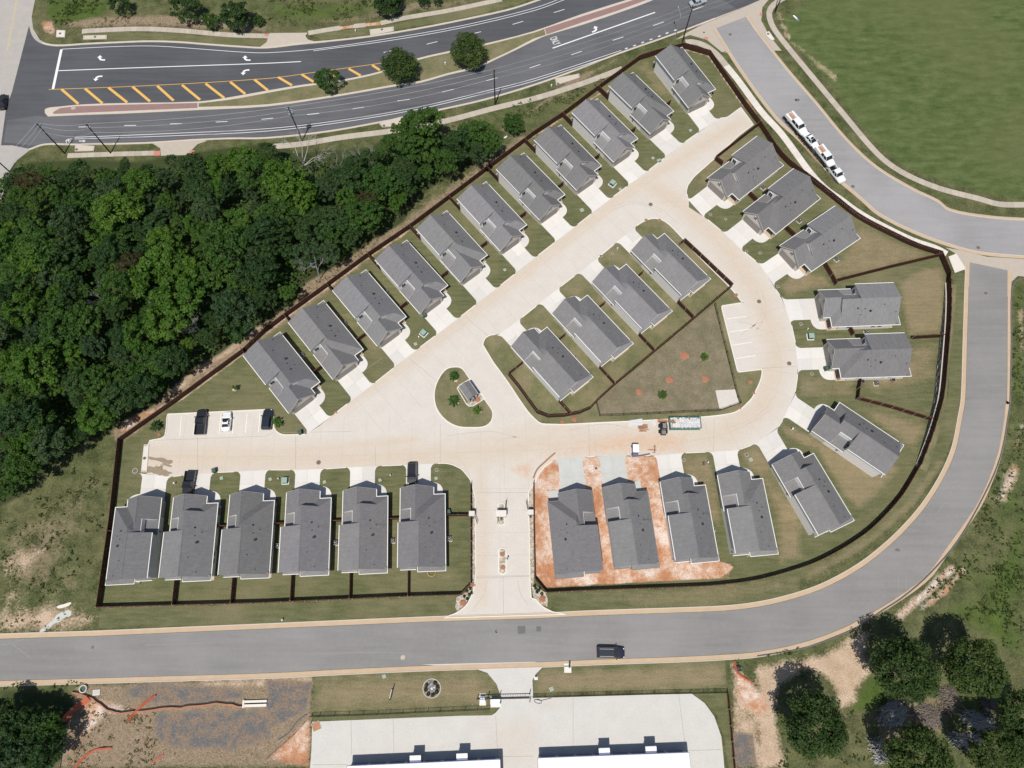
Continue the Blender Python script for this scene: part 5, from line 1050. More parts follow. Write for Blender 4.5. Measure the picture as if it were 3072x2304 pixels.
street_lamp('c 1170,335', 'grey street lamp behind the topmost house by the corner pole')
# ---------------------------------------------------------------- building site on the street
def dumpster():
    P = PG('k 1130,150 1385,148 1388,232 1135,240', 1.0); c = sum(P, Vector((0, 0))) / 4; h = (P[1] - P[0])
    r = empty('rubbish_container', (c.x, c.y, 0.03), math.atan2(h.y, h.x), 'long green open rubbish container full of white debris', 'dumpster'); L, W = 3.15, 1.2
    MB().box(-L, L, -W, -W + .08, .15, 1.5).box(-L, L, W - .08, W, .15, 1.5).box(-L, -L + .08, -W + .08, W - .08, .15, 1.5).box(L - .08, L, -W + .08, W - .08, .15, 1.5).box(-L, L, -W, W, .1, .2).obj('bin_walls', 'dumpster_green', r)
    for k in range(9):
        x = -L + .2 + k * (2 * L - .4) / 8
        for s in (-1, 1): MB().box(x - .06, x + .06, min(s * W, s * (W + .07)), max(s * W, s * (W + .07)), .2, 1.48).obj('rib', 'dumpster_green', r)
    rg = random.Random(5)
    for k in range(46):
        x, y = rg.uniform(-L + .4, L - .4), rg.uniform(-W + .3, W - .3); a, s1, s2 = rg.uniform(0, 3.1), rg.uniform(.25, .75), rg.uniform(.12, .45)
        mt = 'rubbish_brown' if (y > .25 and rg.random() < .5) else 'rubbish_white'
        m = MB().box(-s1, s1, -s2, s2, 0, rg.uniform(.04, .25), .03, .03)
        o = m.obj('debris', mt, r, loc=(x, y, rg.uniform(.9, 1.45))); o.rotation_euler = (rg.uniform(-.3, .3), rg.uniform(-.3, .3), a)
    MB().box(-L + .1, L - .1, -W + .1, W - .1, .8, 1.05).obj('debris', 'rubbish_white', r)
dumpster()
def plank_pile(txt, label, n, lx, mat, name='lumber_stack', seed=1, h=0.35, rz=0.08, spread=0.7):
    p = P1(txt); r = empty(name, (p.x, p.y, 0.03), rz, label, 'timber' if mat == 'lumber' else 'sheets'); rg = random.Random(seed)
    for k in range(n):
        l = lx * rg.uniform(.7, 1.05); w_ = .07 if mat == 'lumber' else .3; y = rg.uniform(-spread, spread)
        o = MB().box(-l / 2, l / 2, -w_, w_, 0, .05).obj('plank' if mat == 'lumber' else 'sheet', mat, r, loc=(rg.uniform(-.3, .3), y, h * k / n)); o.rotation_euler = (0, 0, rg.uniform(-.12, .12))
plank_pile('k 908,235', 'stack of brown timber boards beside the skid steer', 16, 1.9, 'lumber', seed=2)
plank_pile('k 850,188', 'stack of white trim sheets beside the kerb above timber', 9, 2.6, 'rubbish_white', 'sheet_stack', 3, .3, 0.05, .42)
plank_pile('k 992,195', 'small pile of pale scraps left of the skid steer', 6, .7, 'rubbish_white', 'scrap_pile', 4, .2, 1.2, .4)
plank_pile('k 985,418', 'few brown boards lying crosswise near the utility cart', 3, 1.3, 'lumber', 'board_scrap', 5, .08, 0.0, .18)
def sawhorse():
    p = P1('k 1003,415'); r = empty('sawhorse', (p.x, p.y, 0.03), math.radians(82), 'brown timber sawhorse right of the utility cart', 'sawhorse'); MB().box(-.8, .8, -.06, .06, .65, .75).obj('beam', 'lumber', r)
    for x in (-.6, .6):
        for s in (-1, 1): MB().tube([(x, 0, .68), (x, s * .35, 0)], .035, .035, 4).obj('leg', 'lumber', r)
sawhorse()
for t, lab in (('k 820,470 890,462 965,448', 'black rolled silt sock lying across the red clay driveway edge'), ('k 0,650 30,580 90,520 180,440', 'brown silt sock curling round the clay corner by the entry')):
    tag(MB().tube([(p.x, p.y, .16) for p in smooth(A(t), 4)], .16, .14, 6).obj('silt_sock', 'patch_dark' if 'black' in lab else 'lumber'), lab, 'silt sock')
# ---------------------------------------------------------------- kiosk on the island
def kiosk():
    bed = A('S 1371,1165 1378,1156 1412,1136 1456,1195 1420,1218 1408,1219 1400,1214'); slab('kiosk_bed', bed, 0.0, 0.058, 'river_gravel')
    slab('kiosk_grass', A('S 1374,1166 1379,1161 1405,1200 1401,1211'), 0.0, 0.061, 'lawn')
    strip('kiosk_edging', bed + [bed[0]], -.07, .07, 0.0, .1, 'kerb_white')
    q = PG('S 1379,1158 1403,1142 1431,1182 1408,1199', 3.1); c = sum(q, Vector((0, 0))) / 4; d = q[2] - q[1]
    r = empty('mail_kiosk', (c.x, c.y, 0.05), math.atan2(d.y, d.x), 'grey gabled mail kiosk on the planted island', 'kiosk'); L, W = d.length / 2, (q[0] - q[1]).length / 2 + .25
    for s in (-1, 1): MB().prism([(0, 3.55), (s * W, 2.85), (s * W, 2.75), (0, 3.43)], -L, L).obj('roof_slope', 'shingle', r)
    MB().box(-L, L, -W - .06, -W, 2.72, 2.84).obj('gutter', 'trim_white', r); MB().box(-L, L, W, W + .06, 2.72, 2.84).obj('gutter', 'trim_white', r)
    for x in (-L + .3, L - .3):
        for s in (-1, 1): MB().box(x - .12, x + .12, s * (W - .35) - .12, s * (W - .35) + .12, 0, 2.8).obj('post', 'stone_veneer', r)
    for k in range(4): MB().box(-L + .5 + k * .8, -L + 1.15 + k * .8, -.25, .25, .3, 1.55).obj('mailbox_unit', 'metal_grey', r)
    t = P1('S 1432.5,1199'); mr = empty('clay_pot', (t.x, t.y, .06), 0, 'round orange clay patch on gravel beside the kiosk', 'clay'); MB().cyl((0, 0), .62, 0, .12, 14, .4).obj('mound', 'clay_red', mr)
kiosk()
# ---------------------------------------------------------------- entry islands, gates, columns
def oval(c, l, w, n=8):
    return [Vector((c.x + w * math.cos(a), c.y + (l - w if math.sin(a) >= 0 else -(l - w)) + w * math.sin(a))) for a in [2 * math.pi * (k + .5) / (2 * n) for k in range(2 * n)]]
ic1 = G(1380 + 645 / 5.183, 1480 + 325 / 5.183); ic2 = G(1380 + 660 / 5.183, 1480 + 1055 / 5.183)
for c, l, w_, mt in ((ic1, 2.3, .72, 'concrete_walk_new'), (ic2, 2.55, .82, 'kerb_white')):
    slab('entry_island_kerb', oval(c, l, w_), 0.0, .15, mt); slab('entry_island_gravel', oval(c, l - .22, w_ - .22), .05, .156, 'river_gravel')
for t, lab in (('S 1507.5,1663', 'upper red clay patch on the small entry island'), ('S 1509,1702', 'lower red clay patch on the small entry island')):
    p = P1(t); r = empty('clay_patch', (p.x, p.y, .15), 0, lab, 'clay'); MB().cyl((0, 0), .48, 0, .1, 9, .36).obj('mound', 'clay_red', r)
def column(t, w, d, h, label):
    p = P1(t, 0); r = empty('gate_column', (p.x, p.y, .03), 0, label, 'column', 'entry gate columns'); MB().box(-w, w, -d, d, 0, h).obj('shaft', 'stone_veneer', r); MB().box(-w - .06, w + .06, -d - .06, d + .06, h, h + .14).obj('cap_stone', 'concrete_walk_new', r)
    MB().box(-.2, .2, -d - .42, -d - .12, 0, .9).obj('gate_motor', 'bin_dark', r); return p
column('S 1417,1545', .5, .42, 1.9, 'pale gate column left of the entry drive'); column('S 1504,1545', .95, .55, 1.9, 'wide pale gate column on the middle entry island'); column('S 1591,1541', .5, .42, 1.9, 'pale gate column right of the entry drive')
def gate_leaf(a, b, label):
    A_, B_ = P1(a), P1(b); d = B_ - A_; L = d.length; r = empty('gate_leaf', (A_.x, A_.y, .03), math.atan2(d.y, d.x), label, 'gate', 'open entry gates')
    MB().box(0, L, -.04, .04, 1.5, 1.58).obj('top_rail', 'iron_black', r); MB().box(0, L, -.04, .04, .15, .23).obj('bottom_rail', 'iron_black', r)
    for k in range(int(L / .3) + 1): MB().box(k * .3 - .02, k * .3 + .02, -.02, .02, .2, 1.55).obj('bar', 'iron_black', r)
gate_leaf('S 1424.5,1548', 'S 1432,1572', 'open black gate leaf left of the entry drive'); gate_leaf('S 1515,1543', 'S 1518.5,1503', 'open black gate leaf pointing up from the entry island'); gate_leaf('S 1493.5,1550', 'S 1493.8,1573', 'open black gate leaf pointing down from the entry island'); gate_leaf('S 1584.5,1536', 'S 1578.5,1505', 'open black gate leaf right of the entry drive')
def keypad():
    p = P1('S 1516.5,1680'); r = empty('call_box', (p.x, p.y, .03), 0, 'slim call box post on the small entry island', 'call box'); MB().tube([(0, 0, 0), (0, 0, 1.0), (.35, .12, 1.2)], .05, .05, 6).obj('stem', 'metal_white', r); MB().box(.25, .5, 0, .25, 1.1, 1.5).obj('keypad', 'iron_black', r)
keypad()
# gravel strips and planted corners of the entry
slab('gravel_strip', A('j 1702,700 1728,740 1733,1400 n 1735,60 1712,160 1650,300 1580,360 1565,330 1575,240 1625,225 1700,135'), 0.0, .012, 'river_gravel')
slab('gravel_strip', A('k -2,690 -40,760 -35,1200 -25,1480 o 0,245 60,300 115,320 120,250 100,205 5,135'), 0.0, .012, 'river_gravel')
# ---------------------------------------------------------------- small things on lawns and streets
def bin_(t, label, rz=0.3):
    p = P1(t); r = empty('wheeled_bin', (p.x, p.y, .04), rz, label, 'bin', 'wheeled rubbish bins'); MB().box(-.3, .3, -.36, .36, .08, 1.0, -.05, -.05).obj('body', 'bin_dark', r); MB().box(-.37, .37, -.44, .42, 1.0, 1.08, .04, .05).obj('lid', 'utility_green', r)
    for s in (-1, 1): MB().cyl((-.26, .1), .1, s * .3 - .04, s * .3 + .04, 8, axis='y').obj('wheel', 'tyre', r)
for t, lab in (('i 1787,590', 'dark bin at the kerb above the lower left row'), ('j 284,275', 'black bin at the kerb corner right of the parking lot'), ('j 1512,932', 'dark bin right of the house nearest the entry'), ('f 1312,965', 'dark bin at the garage corner of a fence side house'), ('h 562,1408', 'grey bin at the garage corner of the level pair')): bin_(t, lab)
def transformer(t, label, rz):
    p = P1(t); r = empty('transformer_box', (p.x, p.y, .02), rz, label, 'transformer', 'green transformer boxes'); MB().box(-.75, .75, -.75, .75, 0, .1).obj('pad', 'concrete_drive', r); MB().box(-.55, .55, -.55, .55, .1, .95, .03, .06).obj('cabinet', 'utility_green', r); MB().box(-.57, .57, -.57, .57, .95, 1.0, .03, .03).obj('lid', 'utility_pale', r)
for t, lab, a in (('c 655,1530', 'green transformer on a pale pad, upper fence side row', .9), ('f 1303,1110', 'green transformer on a pale pad, middle of fence side row', .9), ('h 437,1138', 'green transformer on a pale pad between the level pair driveways', .0), ('j 157,672', 'green transformer on a pale pad, lower left row', .05)): transformer(t, lab, a)
BX = [('c 1045,1335', 'pale square lid on the lawn of an upper fence side house', .42, 'utility_pale'), ('c 1303,1083', 'pale green lid on the lawn below the two topmost houses', .25, 'utility_pale'), ('g 403,85', 'pale green lid on the lawn left of the upper street', .34, 'utility_pale'), ('c 992,1312', 'small green lid beside the pale square lid', .25, 'utility_pale'), ('c 720,1570', 'small green lid below the upper transformer', .25, 'utility_pale'), ('f 1235,1195', 'pale lid near the middle transformer', .25, 'utility_pale'), ('f 1265,1145', 'white short post near the middle transformer', .12, 'metal_white'), ('f 1975,580', 'small pale lid on the fence side lawn above the middle block', .22, 'utility_pale'),
      ('j 30,657', 'small pale green lid left of the lower transformer', .22, 'utility_pale'), ('j 103,657', 'white short post left of the lower transformer', .1, 'metal_white'), ('j 1030,628', 'white short post on the lower lawn beside the black car', .1, 'metal_white'), ('i 1455,695', 'white short post on the first small lower lawn', .14, 'metal_white'), ('i 1838,648', 'pale lid on the second small lower lawn', .24, 'utility_pale'), ('j 480,680', 'pale lid on the fourth small lower lawn', .22, 'utility_pale'), ('j 940,665', 'pale green lid on the fifth small lower lawn', .22, 'utility_pale'), ('j 1405,650', 'pale green lid on the rounded corner lawn', .22, 'utility_pale'), ('j 1410,580', 'dark round lid on the rounded corner lawn', .25, 'manhole'),
      ('k 1245,497', 'dark lid on the tan lawn strip at lower right', .25, 'manhole'), ('k 1415,533', 'dark lid beside a white post on the tan lawn strip', .25, 'manhole'), ('k 1443,522', 'white short post on the tan lawn strip', .12, 'metal_white'), ('k 1768,455', 'dark round lid on the pointed lower right lawn', .28, 'manhole'), ('k 1803,495', 'green lid on the pointed lower right lawn', .28, 'utility_pale'), ('k 520,568', 'dark lid on red clay between the unfinished houses', .25, 'manhole'), ('l 285,245', 'white post on the lawn between two turned houses', .16, 'metal_white'),
      ('g 655,445', 'dark lid on the first small middle block lawn', .2, 'manhole'), ('g 560,467', 'dark lid at the edge of first small middle block lawn', .22, 'manhole'), ('g 695,412', 'white post on the first small middle block lawn', .12, 'metal_white'), ('g 1595,160', 'dark lid on the lawn at the right street bend', .2, 'manhole'), ('g 1468,120', 'dark lid at the lawn tip of the right street bend', .25, 'manhole'), ('g 1880,440', 'dark lid on the second lawn at the right street bend', .25, 'manhole'), ('g 1768,428', 'dark lid at the tip of second right lawn', .22, 'manhole'), ('h 170,720', 'dark lid at the tip of the third right lawn', .25, 'manhole'), ('h 362,1030', 'dark lid on the lawn above the right transformer', .25, 'manhole'), ('h 410,1077', 'white post on the lawn above the right transformer', .1, 'metal_white'), ('h 452,1443', 'dark lid on the lawn below the level pair', .25, 'manhole'),
      ('b 1455,488', 'grey square lid in the median grass between two trees', .38, 'metal_grey'), ('b 1483,538', 'white marker in the median grass between two trees', .16, 'metal_white'), ('a 610,897', 'pale square lid in the red median paving', .5, 'concrete_walk'), ('a 420,258', 'dark lid near the upper left kerb corner', .28, 'manhole'), ('n 975,898', 'pale lid in the tan lawn by the storage yard', .25, 'utility_pale'), ('n 412,1312', 'rusty square grate at the left corner of the storage yard', .68, 'rust_bed'), ('o 150,1003', 'small blue lid in the lawn right of the yard gate', .28, 'utility_pale')]
for t, lab, sz, mt in BX:
    p = P1(t); post = 'post' in lab or 'marker' in lab; hh = .7 if post else .09
    r = empty('marker_post' if post else 'utility_box', (p.x, p.y, .04), .4, lab, 'post' if post else 'utility lid')
    if post: MB().cyl((0, 0), sz, 0, hh, 10).obj('tube', mt, r); MB().cyl((0, 0), sz * 1.15, hh, hh + .05, 10).obj('cap', mt, r)
    else: MB().box(-sz - .06, sz + .06, -sz - .06, sz + .06, -.03, hh - .02).obj('frame', 'kerb', r); MB().box(-sz, sz, -sz, sz, hh - .02, hh).obj('cover', mt, r)
def hydrant(t, label):
    p = P1(t); r = empty('fire_hydrant', (p.x, p.y, .03), 0, label, 'hydrant'); MB().cyl((0, 0), .14, 0, .65, 10).obj('barrel', 'metal_white', r); MB().cyl((0, 0), .17, .65, .8, 10, .06).obj('bonnet', 'metal_white', r); MB().cyl((0, .45), .07, -.24, .24, 8, axis='y').obj('outlet', 'metal_white', r)
hydrant('b 740,265', 'pale fire hydrant on the far verge of the main road'); hydrant('c 150,718', 'pale fire hydrant on the verge outside the back fence'); hydrant('n 135,430', 'white fire hydrant on the verge of the curving road')
PITS = [('g 1252,1290', .95, 'red clay pit left of the round bush in the dry field'), ('g 1130,1493', .85, 'orange clay pit in the middle of the dry field'), ('g 1427,1485', .8, 'orange clay pit at the right of the dry field'), ('g 878,1592', .75, 'orange clay pit at the lower left of the dry field'), ('g 1680,793', .5, 'clay pit on the lawn tip above the four parking bays'), ('g 1800,1508', .5, 'clay pit on the lawn below the four parking bays'), ('g 1825,1600', .4, 'clay pit at the kerb below the four parking bays'), ('k 240,180', .5, 'left clay pit on the grass edge below the dark fence bend'), ('k 340,160', .6, 'right clay pit on the grass edge below the dark fence bend'), ('k 1710,65', .45, 'clay pit at the grass point above the container'), ('g 935,168', .4, 'left clay pit on the rounded top of the middle block'), ('g 1045,168', .4, 'right clay pit on the rounded top of the middle block'), ('i 1320,282', .4, 'clay pit beside the shrub left of the parking lot'), ('n 1630,290', .7, 'large clay pit in the gravel left of the entry'), ('n 1712,138', .5, 'clay pit at the fence corner left of the entry'), ('o 75,257', .65, 'large clay pit in the gravel right of the entry'), ('j 575,100', .35, 'clay patch at the tip of lawn above the parking lot corner')]
def blob(name, r_, h, mat, parent, seed, squash=1.0):
    rg = random.Random(seed); n = 14; vs = []; fs = []
    rings = ((1.0, 0.0), (.8, .6), (.45, .95))
    off = [rg.uniform(.78, 1.18) for _ in range(n)]
    for rr, zz in rings: vs += [(rr * r_ * off[k] * math.cos(2 * math.pi * k / n), squash * rr * r_ * off[k] * math.sin(2 * math.pi * k / n), zz * h + rg.uniform(-.02, .02)) for k in range(n)]
    vs.append((0, 0, h))
    for i in range(2): fs += [(i * n + k, i * n + (k + 1) % n, (i + 1) * n + (k + 1) % n, (i + 1) * n + k) for k in range(n)]
    fs += [(2 * n + k, 2 * n + (k + 1) % n, 3 * n) for k in range(n)]
    return link(name, new_mesh(name, vs, fs, mat, True), parent)
for i, (t, r_, lab) in enumerate(PITS):
    p = P1(t); r = empty('planting_pit', (p.x, p.y, .05 if t[0] in 'gk' else .01), i * 1.1, lab, 'clay pit', 'clay planting pits'); blob('clay_mound', r_, .16, 'clay_red', r, i)
    for k in range(4): blob('clod', .12, .12, 'clay_red', r, 50 + i * 5 + k).location = (r_ * .5 * math.cos(k * 1.7 + i), r_ * .5 * math.sin(k * 1.7 + i), .12)
# wire fence round the dry field
def wire_fence(txt, label, h, step, mat='iron_black', rails=(0.12, 1.0), bars=False, group='black metal fences'):
    P = A(txt); o = P[0]; r = empty('metal_fence', (o.x, o.y, 0), 0, label, 'fence', group)
    for a, b in zip(P, P[1:]):
        n = max(1, round((b - a).length / step))
        for i in range(n + 1):
            p = a.lerp(b, i / n) - o; MB().box(p.x - .035, p.x + .035, p.y - .035, p.y + .035, 0, h + .08).obj('post', mat, r)
        for f in rails: MB().tube([(a.x - o.x, a.y - o.y, h * f), (b.x - o.x, b.y - o.y, h * f)], .03, .03, 4).obj('rail', mat, r)
        if bars:
            mb = MB(); m = int((b - a).length / .16)
            for i in range(m): p = a.lerp(b, (i + .5) / m) - o; mb.box(p.x - .01, p.x + .01, p.y - .01, p.y + .01, .1, h)
            s = mb.obj('picket_row', mat, r); s['kind'] = 'stuff'
wire_fence('g 1500,872 1600,1270 1692,1640 k 1715,30', 'thin black metal fence right of the dry field', 1.2, 2.4, bars=True)
wire_fence('k 1715,30 1545,90 1040,115 550,135 520,25', 'thin black metal fence below the dry field', 1.2, 2.4, bars=True)
wire_fence('n 1850,1168 1440,1186 920,1210 440,1226 375,1228', 'black metal picket fence left of the storage gate', 1.5, 2.4, bars=True)
wire_fence('o -5,1072 500,1056 1000,1042 1605,1030', 'black metal picket fence right of the storage gate', 1.5, 2.4, bars=True)
board_fence('o 1605,1032 1630,1300 1665,1700', 'brown board fence along the right side of the storage yard', h=.7)
wire_fence('m 545,1285 500,1659', 'black silt fence line beside the shaded trees at lower left', .6, 2.0, bars=True)
wire_fence('n 380,1215 230,1380 0,1585', 'dark silt fence slanting across red dirt left of the yard', .5, 2.0, 'lumber')
for t, lab in (('n 330,1215 250,1280 180,1370 100,1425', 'black silt sock on the dirt left of the yard corner'), ('h 2212,650 2150,670 2110,730 2105,1200 2095,1659 l 2085,100 2015,470 1880,790 1660,1170 1420,1450 1200,1640 p 1040,350 850,480 600,590 400,660 200,700 0,730', 'long black silt sock along the outer kerb of curving road')):
    tag(MB().tube([(p.x, p.y, .1) for p in smooth(A(t), 4)], .13, .13, 6).obj('silt_sock', 'patch_dark'), lab, 'silt sock')
# ---------------------------------------------------------------- orange safety net, pipe, pads in the dirt
def net(txt, label, h=.7, lean=.4, seed=0):
    P = resample(smooth(A(txt), 4), .8); o = P[0]; r = empty('safety_net', (o.x, o.y, 0), 0, label, 'safety net', 'orange safety nets'); rg = random.Random(seed); T = offset(P, lean); vs = []
    for p, q in zip(P, T): vs += [(p.x - o.x, p.y - o.y, .03), (q.x - o.x, q.y - o.y, h * rg.uniform(.45, 1.0))]
    m = len(P); fs = [(2 * i, 2 * i + 2, 2 * i + 3, 2 * i + 1) for i in range(m - 1)]
    me = new_mesh('net', vs, fs, 'orange_plastic'); ob = link('net', me, r); sm = ob.modifiers.new('thickness', 'SOLIDIFY'); sm.thickness = .03
    for i in range(0, m, 3): q = T[i] - o; MB().cyl((q.x, q.y), .03, 0, .8, 5).obj('stake', 'steel_post', r)
net('m 545,1285 620,1200 755,1100', 'orange safety net strip beside the shaded trees at lower left', .8, .9, 1); net('m 1075,1275 1160,1170 1300,1065', 'orange safety net across the trench', .7, .35, 2); net('m 630,1659 720,1560 800,1515 930,1500', 'orange safety net curving in the dry straw at lower left', .6, .3, 3); net('m 1265,1620 1360,1552', 'short orange net lying in the straw', .4, .25, 4)
net('o 1663,770 1668,830 1690,880 1820,962', 'orange safety net in the sand right of the lawn', .5, .25, 5)
# trench: a raised clay ridge along a flat black strip drawn as the cut
def trench():
    P = smooth(A('m 600,1035 740,1070 830,1130 930,1195 1010,1205 1280,1175 1500,1160 1620,1142 1880,1128 2030,1160'), 3); rg = random.Random(9); o = P[0]
    r = empty('trench', (o.x, o.y, 0), 0, 'ragged trench edge cut through orange dirt at lower left', 'trench')
    L_ = [p + Vector((rg.uniform(-.1, .1), rg.uniform(-.12, .12))) - o for p in P]
    mb = MB(); A_ = offset(L_, .16); B_ = offset(L_, -.16)
    for i in range(len(L_) - 1): mb.add([(A_[i].x, A_[i].y, .3), (A_[i + 1].x, A_[i + 1].y, .3), (B_[i + 1].x, B_[i + 1].y, .012), (B_[i].x, B_[i].y, .012), (A_[i].x, A_[i].y, .0), (A_[i + 1].x, A_[i + 1].y, .0)], [(0, 1, 2, 3), (0, 1, 5, 4)])
    mb.obj('spoil_ridge', 'clay_red', r); strip_mb(L_, .16, .5, 0, .012).obj('floor', 'pipe_black', r)
trench()
def pipe():
    p = P1('m 2125,1120'); r = empty('concrete_pipe', (p.x, p.y, .02), .03, 'white concrete headwall slab with a dark slot in the dirt', 'headwall'); MB().box(-2.0, 2.0, -.6, -.15, 0, .4).obj('wall', 'kerb_white', r); MB().box(-2.0, 2.0, .1, .5, 0, .4).obj('wall', 'kerb_white', r); MB().box(-1.9, 1.9, -.15, .1, 0, .05).obj('slot', 'pipe_black', r); MB().box(-2.3, -2.0, -.7, .6, 0, .5).obj('end_block', 'kerb_white', r)
    p = P1('m 698,1002'); r = empty('manhole_ring', (p.x, p.y, 0), 0, 'open concrete manhole ring in the dirt at lower left', 'manhole'); 
    ring = [Vector((math.cos(k * math.pi / 10), math.sin(k * math.pi / 10))) * .62 for k in range(21)]
    strip_mb(ring, -.1, .1, 0, .45).obj('ring', 'kerb', r); MB().cyl((0, 0), .5, 0, .1, 16).obj('floor', 'utility_green', r)
    p = P1('m 803,1032'); r = empty('concrete_block', (p.x, p.y, 0), .1, 'pale square concrete lid beside the open manhole ring', 'lid'); MB().box(-.65, .65, -.5, .5, 0, .2, .03, .03).obj('slab', 'kerb_white', r); MB().box(-.5, .5, -.38, .38, .2, .22).obj('cover', 'concrete_new', r)
pipe()
# ---------------------------------------------------------------- storage buildings, gate and yard things
def storage(x0, x1, y, label, awn, top):
    P = PG('S %g,%g %g,%g' % (x0, y[0], x1, y[1]), 3.0); d = P[1] - P[0]; L = d.length; ang = math.atan2(d.y, d.x)
    r = empty('storage_building', (P[0].x, P[0].y, 0), ang, label, 'building', 'storage buildings'); D = 26.0
    MB().box(0.15, L - .15, -D, -.12, 0, 2.95).obj('wall', 'siding_tan', r)
    n = int(L / 1.02); wd = L / n; RF = MB().add([(0, 0, 3.0), (wd - .05, 0, 3.0), (wd - .05, -D - .1, 3.9), (0, -D - .1, 3.9), (0, 0, 2.92), (wd - .05, 0, 2.92), (wd - .05, -D - .1, 3.82), (0, -D - .1, 3.82)], [(0, 1, 2, 3), (4, 5, 6, 7), (0, 1, 5, 4), (1, 2, 6, 5), (2, 3, 7, 6), (3, 0, 4, 7)]).add([(wd - .06, 0, 3.05), (wd, 0, 3.05), (wd, -D - .1, 3.95), (wd - .06, -D - .1, 3.95), (wd - .06, 0, 2.95), (wd, 0, 2.95)], [(0, 1, 2, 3), (0, 1, 5, 4)]).mesh('roof_sheet', 'metal_white')
    for i in range(n): link('roof_sheet', RF, r, (i * wd, 0, 0))
    MB().box(0, L, 0.0, .1, 2.82, 2.98).obj('eave_gutter', 'metal_blue', r); MB().box(L - .02, L + .08, -D, 0.02, 2.8, 3.0).obj('rake_trim', 'metal_blue', r); MB().box(-.08, .02, -D, 0.02, 2.8, 3.0).obj('rake_trim', 'metal_blue', r)
    for i in range(int(L / 3.2)):
        dr = MB().box(.5 + i * 3.2, 3.1 + i * 3.2, -.12, -.06, 0, 2.3).obj('roll_door', 'metal_blue', r)
        for k in range(5): MB().box(.5 + i * 3.2, 3.1 + i * 3.2, -.06, -.04, .1 + k * .45, .45 + k * .45).obj('door_slat', 'metal_blue', dr)
    for ax in awn:
        q = G(*ax, 2.9) - P[0]; c, s = math.cos(-ang), math.sin(-ang); u = q.x * c - q.y * s
        MB().box(u - .95, u + .95, -.1, .5, 2.7, 2.86).obj('hood_back', 'metal_blue', r); hood = MB().box(u - .95, u + .95, .5, 1.15, 2.75, 3.0, 0, 0).obj('entry_hood', 'metal_white', r)
        for k in range(5): MB().box(u - .85 + k * .4, u - .75 + k * .4, 0.5, 1.15, 3.0, 3.04).obj('hood_rib', 'metal_white', hood)
        MB().box(u - .95, u + .95, 1.15, 1.2, 2.6, 2.98).obj('hood_fascia', 'metal_white', r)
        for s_ in (-.85, .85): MB().box(u + s_ - .05, u + s_ + .05, .8, .9, 0, 2.75).obj('hood_post', 'metal_blue', r)
storage(1041, 1500, (2299, 2279), 'white ribbed storage building roof at the bottom, left of two', [(1246, 2274), (1386, 2269)], 0)
storage(1614, 2067, (2275, 2258), 'white ribbed storage building roof at the bottom, right of two', [(1813, 2253), (1953, 2248)], 0)
def slide_gate():
    a, b = P1('S 1500,2094'), P1('S 1589,2092'); d = b - a; r = empty('sliding_gate', (a.x, a.y, .03), math.atan2(d.y, d.x), 'grey sliding gate closing the storage yard drive', 'gate'); L = d.length
    MB().box(-4.2, L, -.06, .06, 1.5, 1.6).obj('top_rail', 'iron_black', r); MB().box(-4.2, L, -.06, .06, .15, .25).obj('bottom_rail', 'iron_black', r); MB().box(0, L * .75, -.25, -.1, .1, .2).obj('track', 'metal_grey', r)
    for k in range(int((L + 4) / .45)): MB().box(-4.1 + k * .45, -4.06 + k * .45, -.02, .02, .2, 1.55).obj('bar', 'iron_black', r)
    for x, y in ((0, .5), (0, -.7), (L, .6), (L, -.6), (-2.1, .4)): MB().box(x - .06, x + .06, y - .06, y + .06, 0, 1.9).obj('post', 'iron_black', r)
slide_gate()
def pad_thing(t, label, sx, sy, h, mat, name, cat, box=(.5, .5)):
    p = P1(t); r = empty(name, (p.x, p.y, .03), .02, label, cat); MB().box(-sx, sx, -sy, sy, 0, .08).obj('pad', 'kerb_white', r); MB().box(-box[0], box[0], -box[1], box[1], .08, h, .03, .03).obj('cabinet', mat, r); MB().box(-box[0] * 1.05, box[0] * 1.05, -box[1] * 1.05, box[1] * 1.05, h, h + .06, .03, .03).obj('lid', 'galvanised', r)
pad_thing('n 1792,1090', 'white pad with a grey electric cabinet left of the yard gate', .6, 1.0, .9, 'metal_grey', 'electric_cabinet', 'cabinet', (.42, .55)); pad_thing('n 1900,1110', 'grey gate motor housing on a pale pad by yard gate', 1.0, .9, 1.1, 'metal_grey', 'gate_housing', 'cabinet', (.85, .55)); pad_thing('o 22,912', 'small white box at the kerb curve right of yard drive', .34, .34, .5, 'metal_white', 'meter_pedestal', 'box', (.2, .2))
def mailbox():
    p = P1('o 285,830'); r = empty('mailbox', (p.x, p.y, .03), 0, 'dark mailbox post on a white pad below the curving road', 'mailbox'); MB().box(-.65, .65, -.8, .8, 0, .07).obj('pad', 'kerb_white', r); MB().box(.2, .3, .3, .4, .07, 1.1).obj('post', 'iron_black', r); MB().box(.1, .4, .1, .75, 1.1, 1.35).obj('box', 'iron_black', r)
mailbox()
def sign():
    p = P1('n 1040,1040'); r = empty('monument_sign', (p.x, p.y, 0), math.radians(78), 'narrow dark sign panel standing on the tan lawn', 'sign'); MB().box(-.9, .9, -.06, .06, .5, 1.7).obj('panel', 'metal_grey', r)
    for x in (-.9, .9): MB().box(x - .07, x + .07, -.08, .08, 0, 1.9).obj('post', 'iron_black', r)
sign()
